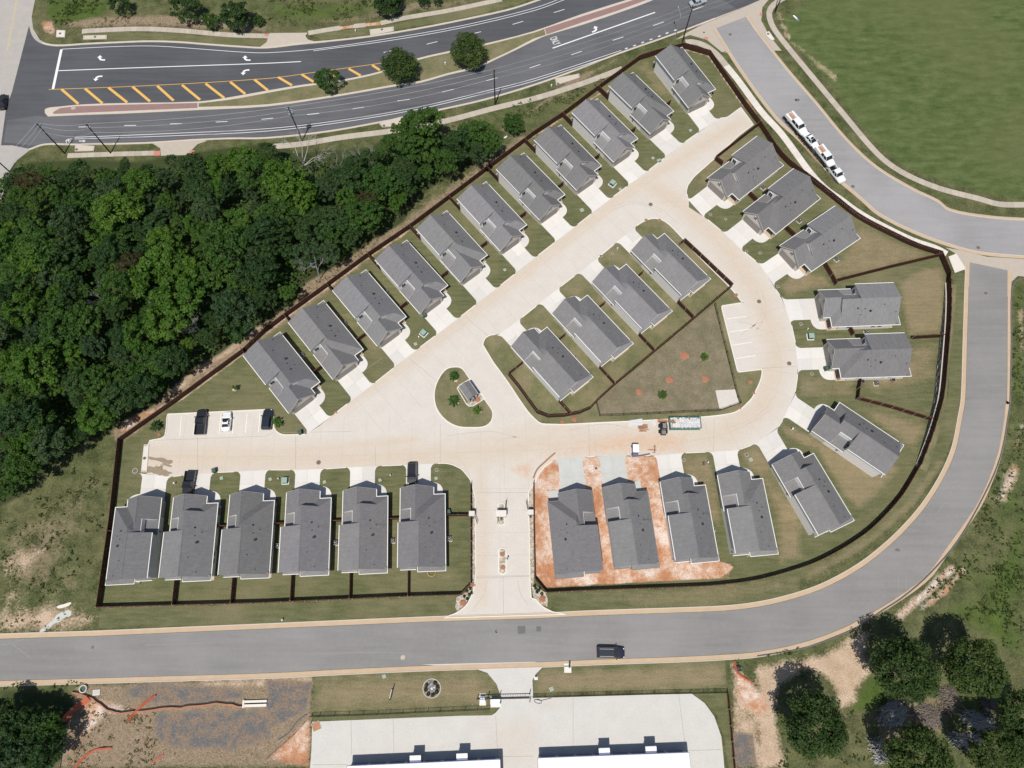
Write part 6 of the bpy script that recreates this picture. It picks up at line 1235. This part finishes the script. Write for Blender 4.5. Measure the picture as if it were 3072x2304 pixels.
def round_bed():
    c = P1('n 1370,998'); r = empty('round_planting_bed', (c.x, c.y, 0), 0, 'round grey gravel bed with small shrubs on the tan lawn', 'flower bed'); MB().cyl((0, 0), 1.6, 0, .05, 24).obj('gravel_disc', 'grey_stone', r); ring = [Vector((math.cos(k * math.pi / 12), math.sin(k * math.pi / 12))) * 1.62 for k in range(25)]; strip_mb(ring, -.06, .06, 0, .12).obj('edging', 'kerb', r)
    blob('rock', .28, .25, 'kerb_white', r, 3); blob('rock', .2, .2, 'kerb_white', r, 4).location = (.45, .15, 0); return c
BEDC = round_bed()
tag(MB().tube([(p.x, p.y, .05) for p in smooth(A('o 12,1092 45,1090 68,1108 60,1122 25,1118 8,1100 20,1090 60,1098 150,1078 '), 4)], .05, .05, 5).obj('garden_hose', 'bin_dark'), 'dark coiled hose on the yard concrete by the fence', 'hose')
def playpen():
    p = P1('j 1370,1430'); r = empty('playpen', (p.x, p.y, .02), .2, 'yellow eight sided frame on the lawn behind a house', 'playpen')
    for k in range(8):
        a0, a1 = math.pi * k / 4, math.pi * (k + 1) / 4; MB().tube([(.8 * math.cos(a0), .8 * math.sin(a0), .5), (.8 * math.cos(a1), .8 * math.sin(a1), .5)], .05, .05, 5).obj('rail', 'paint_yellow', r); MB().cyl((.8 * math.cos(a0), .8 * math.sin(a0)), .04, 0, .52, 6).obj('leg', 'paint_yellow', r)
playpen()
def table(t, lab):
    p = P1(t); r = empty('patio_planter', (p.x, p.y, .02), 0, lab, 'planter'); MB().cyl((0, 0), .42, 0, .45, 14, .5).obj('pot', 'red_paver', r); MB().cyl((0, 0), .38, .45, .47, 12).obj('soil', 'pipe_black', r)
table('h 868,1510', 'round planter at the low wall of level pair house'); table('h 1120,1495', 'small round planter near the back of level pair house')
def pipes_field():
    p = P1('d 322,152'); r = empty('fallen_sign', (p.x, p.y, .05), math.radians(-55), 'blue and white sign panel lying in the upper right field', 'sign'); MB().box(-1.1, .9, -.22, .22, 0, .06).obj('panel', 'metal_white', r); MB().box(.3, 1.2, -.16, .16, .06, .09).obj('blue_face', 'metal_blue', r); MB().box(-1.5, 1.4, .24, .32, 0, .08).obj('post', 'iron_black', r)
pipes_field()
p = P1('d 335,832'); r_ = empty('road_debris', (p.x, p.y, .02), .5, 'dark crumpled tarp lying on the side street above the trailer', 'debris'); blob('tarp', .55, .2, 'patch_dark', r_, 8, .6); blob('fold', .3, .28, 'bin_dark', r_, 9).location = (-.35, .25, 0)
p = P1('o 1700,830'); r_ = empty('road_debris', (p.x, p.y, .0), .5, 'black bundled pipe coil in the sand beside the orange net', 'debris'); blob('bundle', .65, .5, 'bin_dark', r_, 10); blob('fold', .3, .4, 'patch_dark', r_, 11).location = (.4, -.2, .1)
for t, lab in (('b 1980,1140', 'white bag scraps caught in the hedge by the long fence'), ('b 1945,1235', 'small white scrap beside the long fence')):
    p = P1(t); r_ = empty('litter', (p.x, p.y, .05), .4, lab, 'litter'); blob('scrap', .4 if 'bag' in lab else .25, .2, 'metal_white', r_, 12, .5); blob('corner', .2, .25, 'metal_white', r_, 13).location = (.35, .1, 0)
# ---------------------------------------------------------------- trees and plants
def crown_mesh(name, mat, rx, rz, clumps, leaves, size, seed, lob=1.0, open_=0.0):
    """leaf faces gathered in clumps through an uneven crown, centred on the origin"""
    rg = np.random.default_rng(seed); C = []
    lobes = rg.normal(size=(7, 3)); lobes /= np.linalg.norm(lobes, axis=1)[:, None]; amp = rg.uniform(-.22, .28, 7) * lob
    while len(C) < clumps:
        d = rg.normal(size=3); d /= np.linalg.norm(d)
        if d[2] < -0.45: continue
        rad = 1.0 + sum(a * max(0, d @ l) ** 3 for a, l in zip(amp, lobes)); t = rg.uniform(0.35, 1.0) ** 0.55
        C.append(d * rad * t)
    C = np.array(C); cr = rg.uniform(.13, .27, clumps)
    P, N, S = [], [], []
    for c, k in zip(C, cr):
        n = int(leaves * (k / .2) ** 2 * rg.uniform(.7, 1.2)); d = rg.normal(size=(n, 3)); d /= np.linalg.norm(d, axis=1)[:, None]; d[:, 2] = np.abs(d[:, 2]) * 0.9 - .25
        p = c + d * k * rg.uniform(.5, 1.0, (n, 1)); nn = d + rg.normal(size=(n, 3)) * .45 + np.array([0, 0, .5]); P.append(p); N.append(nn); S.append(rg.uniform(.6, 1.3, n) * size)
    P = np.concatenate(P) * np.array([rx, rx, rz]); N = np.concatenate(N); N /= np.linalg.norm(N, axis=1)[:, None]; S = np.concatenate(S)
    if open_: keep = rg.random(len(P)) > open_; P, N, S = P[keep], N[keep], S[keep]
    a = np.cross(N, rg.normal(size=N.shape)); a /= np.linalg.norm(a, axis=1)[:, None]; b = np.cross(N, a)
    a *= S[:, None] * .5; b *= S[:, None] * .36
    V = np.stack([P - a, P - b * .9 + N * .02, P + a, P + b], 1).reshape(-1, 3); m = len(P)
    me = bpy.data.meshes.new(name); me.vertices.add(4 * m); me.vertices.foreach_set('co', V.ravel()); me.loops.add(4 * m); me.loops.foreach_set('vertex_index', np.arange(4 * m))
    me.polygons.add(m); me.polygons.foreach_set('loop_start', np.arange(0, 4 * m, 4)); me.polygons.foreach_set('loop_total', np.full(m, 4)); me.update(calc_edges=True); me.materials.append(MATS[mat]); return me
def trunk_mesh(name, h, r0, spread, seed, mat='bark', twig=0):
    rg = random.Random(seed); mb = MB(); top = Vector((rg.uniform(-.3, .3), rg.uniform(-.3, .3), h)); mb.tube([(0, 0, 0), (top.x * .4, top.y * .4, h * .5), tuple(top)], r0, r0 * .4, 7)
    for k in range(6):
        a = 2 * math.pi * k / 6 + rg.uniform(-.4, .4); z = h * rg.uniform(.4, .8); e = Vector((math.cos(a) * spread, math.sin(a) * spread, z + spread * rg.uniform(.4, .9)))
        m = Vector((math.cos(a) * spread * .45, math.sin(a) * spread * .45, z + spread * .3)); mb.tube([(top.x * z / h, top.y * z / h, z), tuple(m), tuple(e)], r0 * .42, r0 * .12, 5)
        for q in range(twig):
            b = a + rg.uniform(-.9, .9); s = m.lerp(e, rg.uniform(.2, .95)); L = spread * rg.uniform(.35, .75); t = s + Vector((math.cos(b) * L, math.sin(b) * L, L * rg.uniform(.0, .6)))
            mb.tube([tuple(s), tuple(s.lerp(t, .5) + Vector((0, 0, .1))), tuple(t)], r0 * .16, r0 * .05, 4)
            for y in range(2): c = b + rg.uniform(-1, 1); u = t.lerp(s, rg.uniform(.1, .6)); mb.tube([tuple(u), (u.x + math.cos(c) * L * .5, u.y + math.sin(c) * L * .5, u.z + L * .2)], r0 * .08, r0 * .03, 3)
    return mb.mesh(name, mat)
CR = {}
for nm, mat in (('bright', 'leaf_bright'), ('mid', 'leaf_mid'), ('dark', 'leaf_dark'), ('blue', 'leaf_blue'), ('brown', 'leaf_brown')):
    CR[nm] = [crown_mesh('crown_' + nm, mat, 1.0, .82, 78, 52, .118, 10 * i + len(nm), open_=.02) for i in range(3)]
CR['oak'] = [crown_mesh('crown_oak', 'leaf_oak', 1.0, .85, 190, 46, .088, 70 + i, lob=.8) for i in range(3)]
TR = [trunk_mesh('trunk', 1.0, .05, .5, i) for i in range(3)]
def tree(x, y, r_, hc, kind, label, group, var=0, rz=0.0, sx=1.0, vz=1.0, name='tree', cat='tree', dead=None):
    """crown centre seen at picture point (x,y), hc metres up"""
    p = G(x, y, hc); o = empty(name, (p.x, p.y, 0), rz, label, cat, group)
    link('crown', CR[kind][var % 3], o, (0, 0, hc), 0.0, (r_ * sx, r_ / sx, r_ * vz)); link('trunk', TR[var % 3], o, (0, 0, 0), 0.0, (r_, r_, hc)); return o
rg = random.Random(21); placed = []
fkey = lambda x, y: inside((x, y), FOREST)
KEY = [('S', 470, 830, 5.2, 9.5, 'bright'), ('S', 545, 890, 4.6, 9.5, 'bright'), ('S', 500, 790, 4.0, 9.0, 'bright'), ('S', 560, 820, 3.6, 8.5, 'bright'), ('S', 500, 960, 4.2, 8.5, 'bright'), ('S', 120, 745, 4.6, 9, 'mid'), ('S', 95, 780, 4.0, 8.5, 'bright'), ('S', 350, 630, 4.4, 9, 'bright'), ('S', 680, 740, 4.4, 9, 'mid'), ('S', 640, 820, 3.2, 8, 'mid'), ('S', 700, 930, 4.2, 7.5, 'blue'), ('S', 420, 1010, 3.4, 8, 'bright'), ('S', 110, 1100, 4.4, 9, 'bright'), ('S', 50, 1090, 3.6, 8, 'bright'), ('S', 250, 960, 3.4, 8, 'mid'), ('S', 180, 1000, 4.0, 8.5, 'mid'),
       ('S', 1255, 385, 4.4, 11.0, 'mid'), ('S', 1225, 420, 3.4, 8.0, 'mid'), ('S', 1280, 440, 3.6, 7.0, 'mid'), ('S', 1420, 408, 3.6, 5.0, 'mid'), ('S', 1465, 425, 3.0, 4.5, 'mid'), ('S', 1375, 430, 3.4, 6, 'dark'), ('S', 850, 545, 4.8, 8.5, 'bright'), ('S', 900, 590, 3.6, 8, 'bright'), ('S', 830, 640, 4.0, 8, 'mid'), ('S', 760, 520, 3.4, 8, 'mid'), ('S', 640, 478, 2.8, 7.0, 'mid'), ('S', 660, 500, 3.6, 7, 'bright'), ('S', 720, 1000, 2.0, 3.0, 'mid'), ('S', 290, 1250, 3.4, 6.5, 'bright'), ('S', 150, 1330, 3.4, 7, 'blue'), ('S', 60, 1250, 4, 8, 'dark'), ('S', 20, 690, 3.0, 6, 'bright'), ('S', 1060, 490, 3.6, 8.5, 'dark'), ('S', 1150, 540, 3.8, 8, 'mid'), ('S', 1090, 640, 3.4, 7.5, 'mid')]
FG = 'trees in the dense wood'
CN = {'bright': 'yellow green', 'mid': 'mid green', 'dark': 'dark green', 'blue': 'dull blue green', 'brown': 'brownish green'}
KEY = [(c, x, y, (r_ if x > 1180 else min(r_, max(1.4, (float(poly_sd(np.array([[x, y]]), FOREST)[0]) - 12) / 14))), h, k) for c, x, y, r_, h, k in KEY]
WOOD = [(x, y, r_, h + 1.2, k, rg.randrange(3), rg.uniform(0, 6.28), rg.uniform(.88, 1.14), rg.uniform(.8, 1.0)) for _, x, y, r_, h, k in KEY]
placed = [(t[0], t[1], t[2] * 13) for t in WOOD]
xs = [p[0] for p in FOREST]; ys = [p[1] for p in FOREST]; tries = 0
while len(WOOD) < 255 and tries < 16000:
    tries += 1; x, y = rg.uniform(-70, max(xs)), rg.uniform(min(ys), max(ys))
    if not inside((x, y), FOREST): continue
    if math.hypot(x - 905, y - 490) < 75: continue
    r_ = rg.uniform(1.5, 3.9) if rg.random() < .7 else rg.uniform(1.2, 2.2)
    if min((math.hypot(x - q[0], y - q[1]) - .52 * (q[2] + r_ * 13)) for q in placed) < 0: continue
    ed = float(poly_sd(np.array([[x, y]]), FOREST)[0])
    ed -= 16 if y > 1180 - x * .5 else -10
    if ed < 12: continue
    if ed < r_ * 14.5: r_ = max(.9, ed / 15)
    k = rg.choices(('mid', 'dark', 'blue', 'bright', 'brown'), (5, 5, 2.6, 1.8, .15))[0]; h = 4.6 + r_ * rg.uniform(.8, 1.6)
    WOOD.append((x, y, r_, h, k, rg.randrange(3), rg.uniform(0, 6.28), rg.uniform(.85, 1.18), rg.uniform(.75, 1.05))); placed.append((x, y, r_ * 13))
def zone(x, y):
    if x < 260: return 'at the left edge of the wood' if y < 900 else 'in the lower left tip of the wood'
    ed = float(poly_sd(np.array([[x, y]]), FOREST)[0])
    if ed < 75: return 'along the sidewalk side of the wood' if y < 1250 - x * .55 else 'along the fence side of the wood'
    if x > 1000: return 'in the narrow right end of the wood'
    return 'in the upper heart of the wood' if y < 760 else 'in the lower heart of the wood'
ORD = ['first', 'second', 'third', 'fourth', 'fifth', 'sixth', 'seventh', 'eighth', 'ninth', 'tenth', 'eleventh', 'twelfth', 'thirteenth', 'fourteenth', 'fifteenth', 'sixteenth', 'seventeenth', 'eighteenth', 'nineteenth', 'twentieth', 'twenty-first', 'twenty-second', 'twenty-third', 'twenty-fourth', 'twenty-fifth', 'twenty-sixth', 'twenty-seventh', 'twenty-eighth']
ZN = {}
for t in WOOD: ZN.setdefault((zone(t[0], t[1]), t[4]), []).append(t)
for (zn, k), ts in ZN.items():
    for i, t in enumerate(sorted(ts)):
        lab = '%s tree %s' % (CN[k], zn) + ('' if len(ts) == 1 else ', ' + ORD[min(i, 27)] + ' from left')
        tree(t[0], t[1], t[2], t[3], k, lab, FG, t[5], t[6], t[7], t[8])
# understorey that fills the gaps under the crowns
def understorey():
    rg2 = np.random.default_rng(8); c = rg2.uniform([min(xs), min(ys)], [max(xs), max(ys)], (52000, 2)); c = c[poly_sd(c, FOREST) > 20]; z = np.abs(rg2.normal(size=len(c))) * 1.5 + .4
    g = np.sin(c[:, 0] * .045) + np.sin(c[:, 1] * .06 + 1.0) + rg2.normal(size=len(c)) * .8; z += np.clip(g, 0, 2) * .9
    P = np.array([(*G(x, y, h), h) for (x, y), h in zip(c, z)]); m = len(P); N = rg2.normal(size=(m, 3)) * .55 + np.array([0, 0, .8]); N /= np.linalg.norm(N, axis=1)[:, None]
    a = np.cross(N, rg2.normal(size=N.shape)); a /= np.linalg.norm(a, axis=1)[:, None]; b = np.cross(N, a); S = rg2.uniform(.3, .75, m)[:, None]; a *= S * .6; b *= S * .42
    V = np.stack([P - a, P - b, P + a, P + b], 1).reshape(-1, 3); me = bpy.data.meshes.new('understorey'); me.vertices.add(4 * m); me.vertices.foreach_set('co', V.ravel()); me.loops.add(4 * m); me.loops.foreach_set('vertex_index', np.arange(4 * m)); me.polygons.add(m); me.polygons.foreach_set('loop_start', np.arange(0, 4 * m, 4)); me.polygons.foreach_set('loop_total', np.full(m, 4)); me.update(calc_edges=True); me.materials.append(MATS['leaf_mid'])
    tag(link('understorey', me), 'dark green undergrowth beneath the trees of the wood', 'undergrowth', kind='stuff')
understorey()
# single trees
def one(x, y, r_, hc, kind, label, **kw): return tree(x, y, r_, hc, kind, label, kw.pop('group', None), kw.pop('var', 0), kw.pop('rz', 0.7), **kw)
S_ = lambda c, x, y: tp(c, x, y)
one(*S_('b', 490, 660), 2.75, 3.6, 'mid', 'smallest median tree beside the yellow hatching', group='median trees'); one(*S_('b', 1110, 545), 4.0, 4.0, 'oak', 'middle round tree on the grass median', group='median trees', var=1, vz=.9); one(*S_('b', 1680, 425), 4.1, 4.0, 'oak', 'right hand round tree on the grass median', group='median trees', var=2, vz=.9)
one(*S_('a', 980, 30), 2.4, 3.0, 'dark', 'dark tree cut by the top edge beside green scrub'); one(*S_('a', 1540, 60), 3.4, 3.6, 'dark', 'dark round tree at the top above the straw bank', var=1); one(*S_('a', 1950, 130), 3.6, 4.2, 'dark', 'broad dark tree at the top beside the sidewalk', var=2); one(*S_('a', 1745, 170), 1.9, 2.4, 'mid', 'small green tree left of the broad dark tree', var=1); one(*S_('b', 1010, 20), 3.6, 3.6, 'dark', 'dark tree cut by the top edge above the red path', var=2); one(*S_('a', 2140, 170), 1.3, 1.4, 'mid', 'low bush right of the broad dark tree', var=2, name='bush', cat='bush'); one(*S_('b', 1300, 10), 1.4, 1.5, 'dark', 'left small bush at the top edge above the sidewalk', name='bush', cat='bush'); one(*S_('b', 1420, 8), 1.1, 1.2, 'dark', 'right small bush at the top edge above the sidewalk', name='bush', cat='bush', var=1)
one(*S_('b', 2050, 1020), 2.3, 3.0, 'mid', 'small round tree alone between sidewalk and long fence', var=1); one(*S_('e', 1945, 1110), 1.9, 2.0, 'mid', 'small round bush on straw beside the long fence', name='bush', cat='bush', var=2)
BT = [((480, 1310), 5.0, 'large dark oak at lower right beside the sandy track', 'oak'), ((1235, 830), 5.0, 'large dark oak nearest the curving road', 'oak'), ((1800, 820), 4.7, 'large oak right of the one nearest the road', 'oak'), ((2200, 1200), 3.6, 'oak cut by the right edge above brush piles', 'oak'), ((1340, 1600), 4.9, 'oak cut by the bottom edge below the brush piles', 'oak'), ((1980, 1580), 4.0, 'shaded oak in the bottom right corner', 'oak'), ((2230, 1480), 3.8, 'oak at the far right edge near the bottom', 'oak')]
for i, ((x, y), r_, lab, k) in enumerate(BT): one(*S_('p', x, y), r_, 9.2, k, lab, group='oaks at lower right', var=i, rz=i * 1.3, vz=.95)
for i, (x, y, r_) in enumerate(((60, 1360, 3.8), (240, 1300, 3.2), (120, 1580, 4.0), (370, 1500, 3.2), (410, 1330, 2.2), (0, 1200, 2.4))): one(*S_('m', x, y), r_, 5.0, ('dark', 'dark', 'blue', 'dark', 'mid', 'dark')[i], ('shaded tree at lower left, nearest left edge', 'shaded tree at lower left, closest to the road', 'shaded tree at lower left, cut by bottom edge', 'shaded tree at lower left, low on the right side', 'green tree at lower left beside the orange net', 'shaded tree in the corner under the road at lower left')[i], group='trees at lower left', var=i, rz=i * .9)
# bare grey trees in the wood
DEAD = trunk_mesh('dead_trunk', 1.0, .03, .5, 4, 'dead_wood', 7)
for i, (x, y, s, lab) in enumerate(((915, 470, 7.6, 'large bare grey dead tree at the upper edge of wood'), (1090, 475, 4.0, 'small bare grey tree left of the tall green tree'), (935, 790, 4.5, 'bare grey tree leaning out of the wood to the fence'), (575, 975, 3.6, 'bare grey branches in the middle of the wood'), (300, 895, 3.4, 'thin bare branches in the dark part of wood'), (1020, 490, 3.5, 'bare grey twigs right of the large dead tree'))):
    p = G(x, y, 7.0); o = empty('dead_tree', (p.x, p.y, 0), i * 1.1, lab, 'tree', 'bare grey trees'); link('branches', DEAD, o, (0, 0, 0), 0.0, (s, s, 11.0 if i == 0 else 9.6))
# saplings and shrubs on the lawns
def fan_plant(t, r_, label, name='sapling', cat='sapling', leaves=30, z=.05, mat='leaf_mid', h=1.4, seed=0, pit=True):
    p = P1(t, h * .6); o = empty(name, (p.x, p.y, z), seed * .8, label, cat, 'young saplings and shrubs'); rg2 = random.Random(seed); mb = MB()
    for k in range(leaves):
        a = rg2.uniform(0, 6.28); L = r_ * rg2.uniform(.55, 1.05); z0 = h * rg2.uniform(.35, .9); w = .16 * r_ / 1.2; c, s = math.cos(a), math.sin(a); up = rg2.uniform(.1, .6)
        q = [(0, 0, z0), (c * L * .5 - s * w, s * L * .5 + c * w, z0 + up * .7), (c * L, s * L, z0 + up * .4), (c * L * .5 + s * w, s * L * .5 - c * w, z0 + up * .7)]; mb.add(q, [(0, 1, 2, 3)])
    mb.obj('foliage', mat, o); MB().cyl((0, 0), .05, 0, h * .9, 6, .03).obj('stem', 'bark', o)
    if pit: blob('mulch_ring', .5, .07, 'porch_floor', o, seed).location = (-.15, -.55, 0)
for i, (t, r_, lab, n_, m_) in enumerate((('S 1361.5,1129.8', 1.25, 'bushy sapling at the top of the kiosk island', 60, 'leaf_mid'), ('S 1360.3,1203.3', 1.5, 'spiky sapling at the left of the kiosk island', 34, 'leaf_mid'), ('S 1431.4,1233.5', 1.1, 'small sapling at the bottom of the kiosk island', 34, 'leaf_bright'), ('j 92,185', 1.35, 'palm like sapling right of the dark blue SUV', 44, 'leaf_bright'), ('i 1290,218', 1.35, 'dark shrub left of the parking lot', 44, 'leaf_dark'), ('e 1955,1560', .8, 'small dark shrub on the wide lawn above parking', 26, 'leaf_dark'), ('g 1420,1305', .95, 'round green bush in the dry field', 90, 'leaf_bright'), ('g 1072,1620', 1.2, 'spiky green shrub low in the dry field', 50, 'leaf_mid'))):
    fan_plant(t, r_, lab, leaves=n_, mat=m_, seed=i + 1, pit=i not in (6, 7))
for i in range(8):
    a = i * math.pi / 4 + .2
    if i in (2,): continue
    p = BEDC + Vector((math.cos(a), math.sin(a))) * 1.1; o = empty('bed_shrub', (p.x, p.y, .05), a, 'small dark shrub in the round gravel bed, %s counterclockwise from its right side' % ordn(i), 'shrub', 'shrubs in the round gravel bed'); link('foliage', CR['brown'][i % 3], o, (0, 0, .2), 0, (.34, .34, .3))
for i, t in enumerate(('n 1660,190', 'n 1680,220', 'n 1640,235', 'n 1690,170', 'n 1665,255', 'n 1700,205')):
    p = P1(t); o = empty('bed_shrub', (p.x, p.y, .01), i, 'small grey shrub in the gravel corner left of the entry, ' + ('upper left one', 'middle right one', 'leftmost one', 'topmost one', 'lowest one', 'rightmost one')[i], 'shrub', 'shrubs left of the entry'); link('foliage', CR['blue'][i % 3], o, (0, 0, .15), 0, (.3, .3, .3))
for i, t in enumerate(('o 20,170', 'o 45,185', 'o 30,200', 'o 70,215', 'o 10,150', 'o 55,165')):
    p = P1(t); o = empty('bed_shrub', (p.x, p.y, .01), i, 'small grey shrub in the gravel corner right of the entry, ' + ('second from left', 'middle one', 'lower left one', 'rightmost one', 'leftmost one', 'upper right one')[i], 'shrub', 'shrubs right of the entry'); link('foliage', CR['blue'][i % 3], o, (0, 0, .15), 0, (.3, .3, .3))
# brushwood heaps
def brush(t, rx, ry, rz, label, seed, n=150, h=.9):
    p = P1(t); o = empty('brush_pile', (p.x, p.y, 0), rz, label, 'brush pile', 'brushwood heaps'); rg2 = random.Random(seed); mb = MB()
    blob('brush_core', 1.0, h * .55, 'brushwood', o, seed).scale = (rx * .8, ry * .8, 1)
    for k in range(n):
        a, q = rg2.uniform(0, 6.28), math.sqrt(rg2.random()); x, y = rx * q * math.cos(a), ry * q * math.sin(a); z = h * (1 - q * q) * rg2.uniform(.5, 1.0) + .08; L = rg2.uniform(.5, 1.5); b = rg2.gauss(.25, .5)
        mb.tube([(x - L * math.cos(b), y - L * math.sin(b), z - .1), (x, y, z + .08), (x + L * math.cos(b), y + L * math.sin(b), z)], rg2.uniform(.025, .07), .02, 3)
    b_ = mb.obj('branches', 'dead_wood' if seed % 2 else 'brushwood', o); b_['kind'] = 'stuff'
brush('p 1130,1200', 2.4, 1.9, .3, 'grey brush pile above the bottom oak', 1); brush('p 1420,1230', 2.6, 2.0, -.2, 'large brown brush pile in the middle of the heaps', 2, 200); brush('p 1590,1090', 1.3, 2.3, 0, 'brown brush pile below the two large oaks', 4); brush('p 1830,1265', 2.6, 1.4, -.45, 'grey brown brush pile at right of the heaps', 3); brush('p 1745,1425', 3.0, 1.2, -.1, 'grey brush pile nearest the bottom right corner', 5); brush('p 1905,1125', 1.0, 1.6, 0, 'small brush pile in the shade of the right oak', 6, 90); brush('p 1000,1520', .8, 2.6, .1, 'thin brush pile left of the bottom oak', 7, 90)
# weeds and tufts on rough ground (nobody could count them)
def tufts(name, areas, dens, mat, size, label, seed, hgt=.25):
    rg2 = np.random.default_rng(seed); P = []
    for t, d in areas:
        poly = A(t); q = np.array([(p.x, p.y) for p in poly]); lo, hi = q.min(0), q.max(0); n = int((hi - lo).prod() * dens * d); c = rg2.uniform(lo, hi, (n, 2)); P.append(c[poly_sd(c, poly) > 0.1])
    c = np.concatenate(P); n = len(c); k = 4
    # keep them in drifts
    w_ = np.sin(c[:, 0] * .55 + 1.3 * np.sin(c[:, 1] * .4)) + np.sin(c[:, 1] * .8 + 1.7 * np.sin(c[:, 0] * .33)) + rg2.normal(size=n) * .7; c = c[w_ > 0.1]; n = len(c)
    base = np.repeat(np.column_stack([c, np.zeros(n)]), k, 0); m = len(base); S = rg2.uniform(.5, 1.4, m) * size
    base[:, :2] += rg2.normal(size=(m, 2)) * size * .55; base[:, 2] = rg2.uniform(.02, hgt, m)
    N = rg2.normal(size=(m, 3)) * .5 + np.array([0, 0, .9]); N /= np.linalg.norm(N, axis=1)[:, None]; a = np.cross(N, rg2.normal(size=N.shape)); a /= np.linalg.norm(a, axis=1)[:, None]; b = np.cross(N, a); a *= S[:, None] * .6; b *= S[:, None] * .3
    V = np.stack([base - a, base - b, base + a, base + b], 1).reshape(-1, 3)
    me = bpy.data.meshes.new(name); me.vertices.add(4 * m); me.vertices.foreach_set('co', V.ravel()); me.loops.add(4 * m); me.loops.foreach_set('vertex_index', np.arange(4 * m)); me.polygons.add(m); me.polygons.foreach_set('loop_start', np.arange(0, 4 * m, 4)); me.polygons.foreach_set('loop_total', np.full(m, 4)); me.update(calc_edges=True); me.materials.append(MATS[mat])
    tag(link(name, me), label, 'weeds', kind='stuff')
tufts('weeds', [('a 390,0 900,0 880,100 760,190 480,210 390,130', 1.6), ('b 0,0 900,0 850,140 400,200 0,180', .8), ('p 1650,0 2212,0 2212,700 1900,600 1640,350 1800,200', 1.0), ('p 760,1200 900,880 1100,920 1200,1060 900,1200', 1.0), ('l 1900,1400 2212,1000 2212,1659 1700,1659', 1.0), ('a 0,1420 150,1340 480,1400 300,1560 0,1659', 1.4), ('h 2120,700 2212,640 2212,1659 2110,1659', .8), ('o 1600,765 2212,660 2212,690 1900,770 1650,790', 1.6), ('m 0,950 700,940 900,960 600,990 0,1000', 1.6), ('i 0,950 700,500 900,600 800,1400 400,1659 0,1659', .35), ('b 2212,820 1460,1040 1400,1120 1950,1150 2212,1000', .5), ('c 0,900 560,640 740,560 900,480 500,720 0,1060', .7), ('p 0,1400 800,1200 1000,1600 200,1659', .5), ('l 2080,300 2212,100 2212,1000 1900,1300 1500,1659 1300,1659 1700,1200 1950,750', .7)], 1.9, 'weed', .42, 'green weeds and scrub on the rough ground', 5, .35)
tufts('dry_tufts', [('b 1400,1560 2000,1120 2212,1040 1500,1659', 1.0), ('f 0,1000 800,350 1200,60 1150,240 500,690', 1.0), ('a 400,200 850,130 2212,220 2212,270 1200,215 700,240', 1.0), ('i 60,1200 400,1000 700,680 850,690 250,1260', .5), ('m 450,1659 560,1250 780,1090 1290,1200 1300,1659', 1.1), ('m 0,380 430,300 780,420 500,530 0,540', .7), ('p 950,1140 1560,1000 1650,1200 1000,1600', .5), ('l 2080,300 2212,100 2212,1000 1900,1300 1500,1659 1300,1659 1700,1200 1950,750', .12), ('i 0,1000 600,700 850,600 700,1400 0,1659', .4)], 1.5, 'dry_weed', .36, 'dry straw coloured tufts on the rough ground', 6, .2)
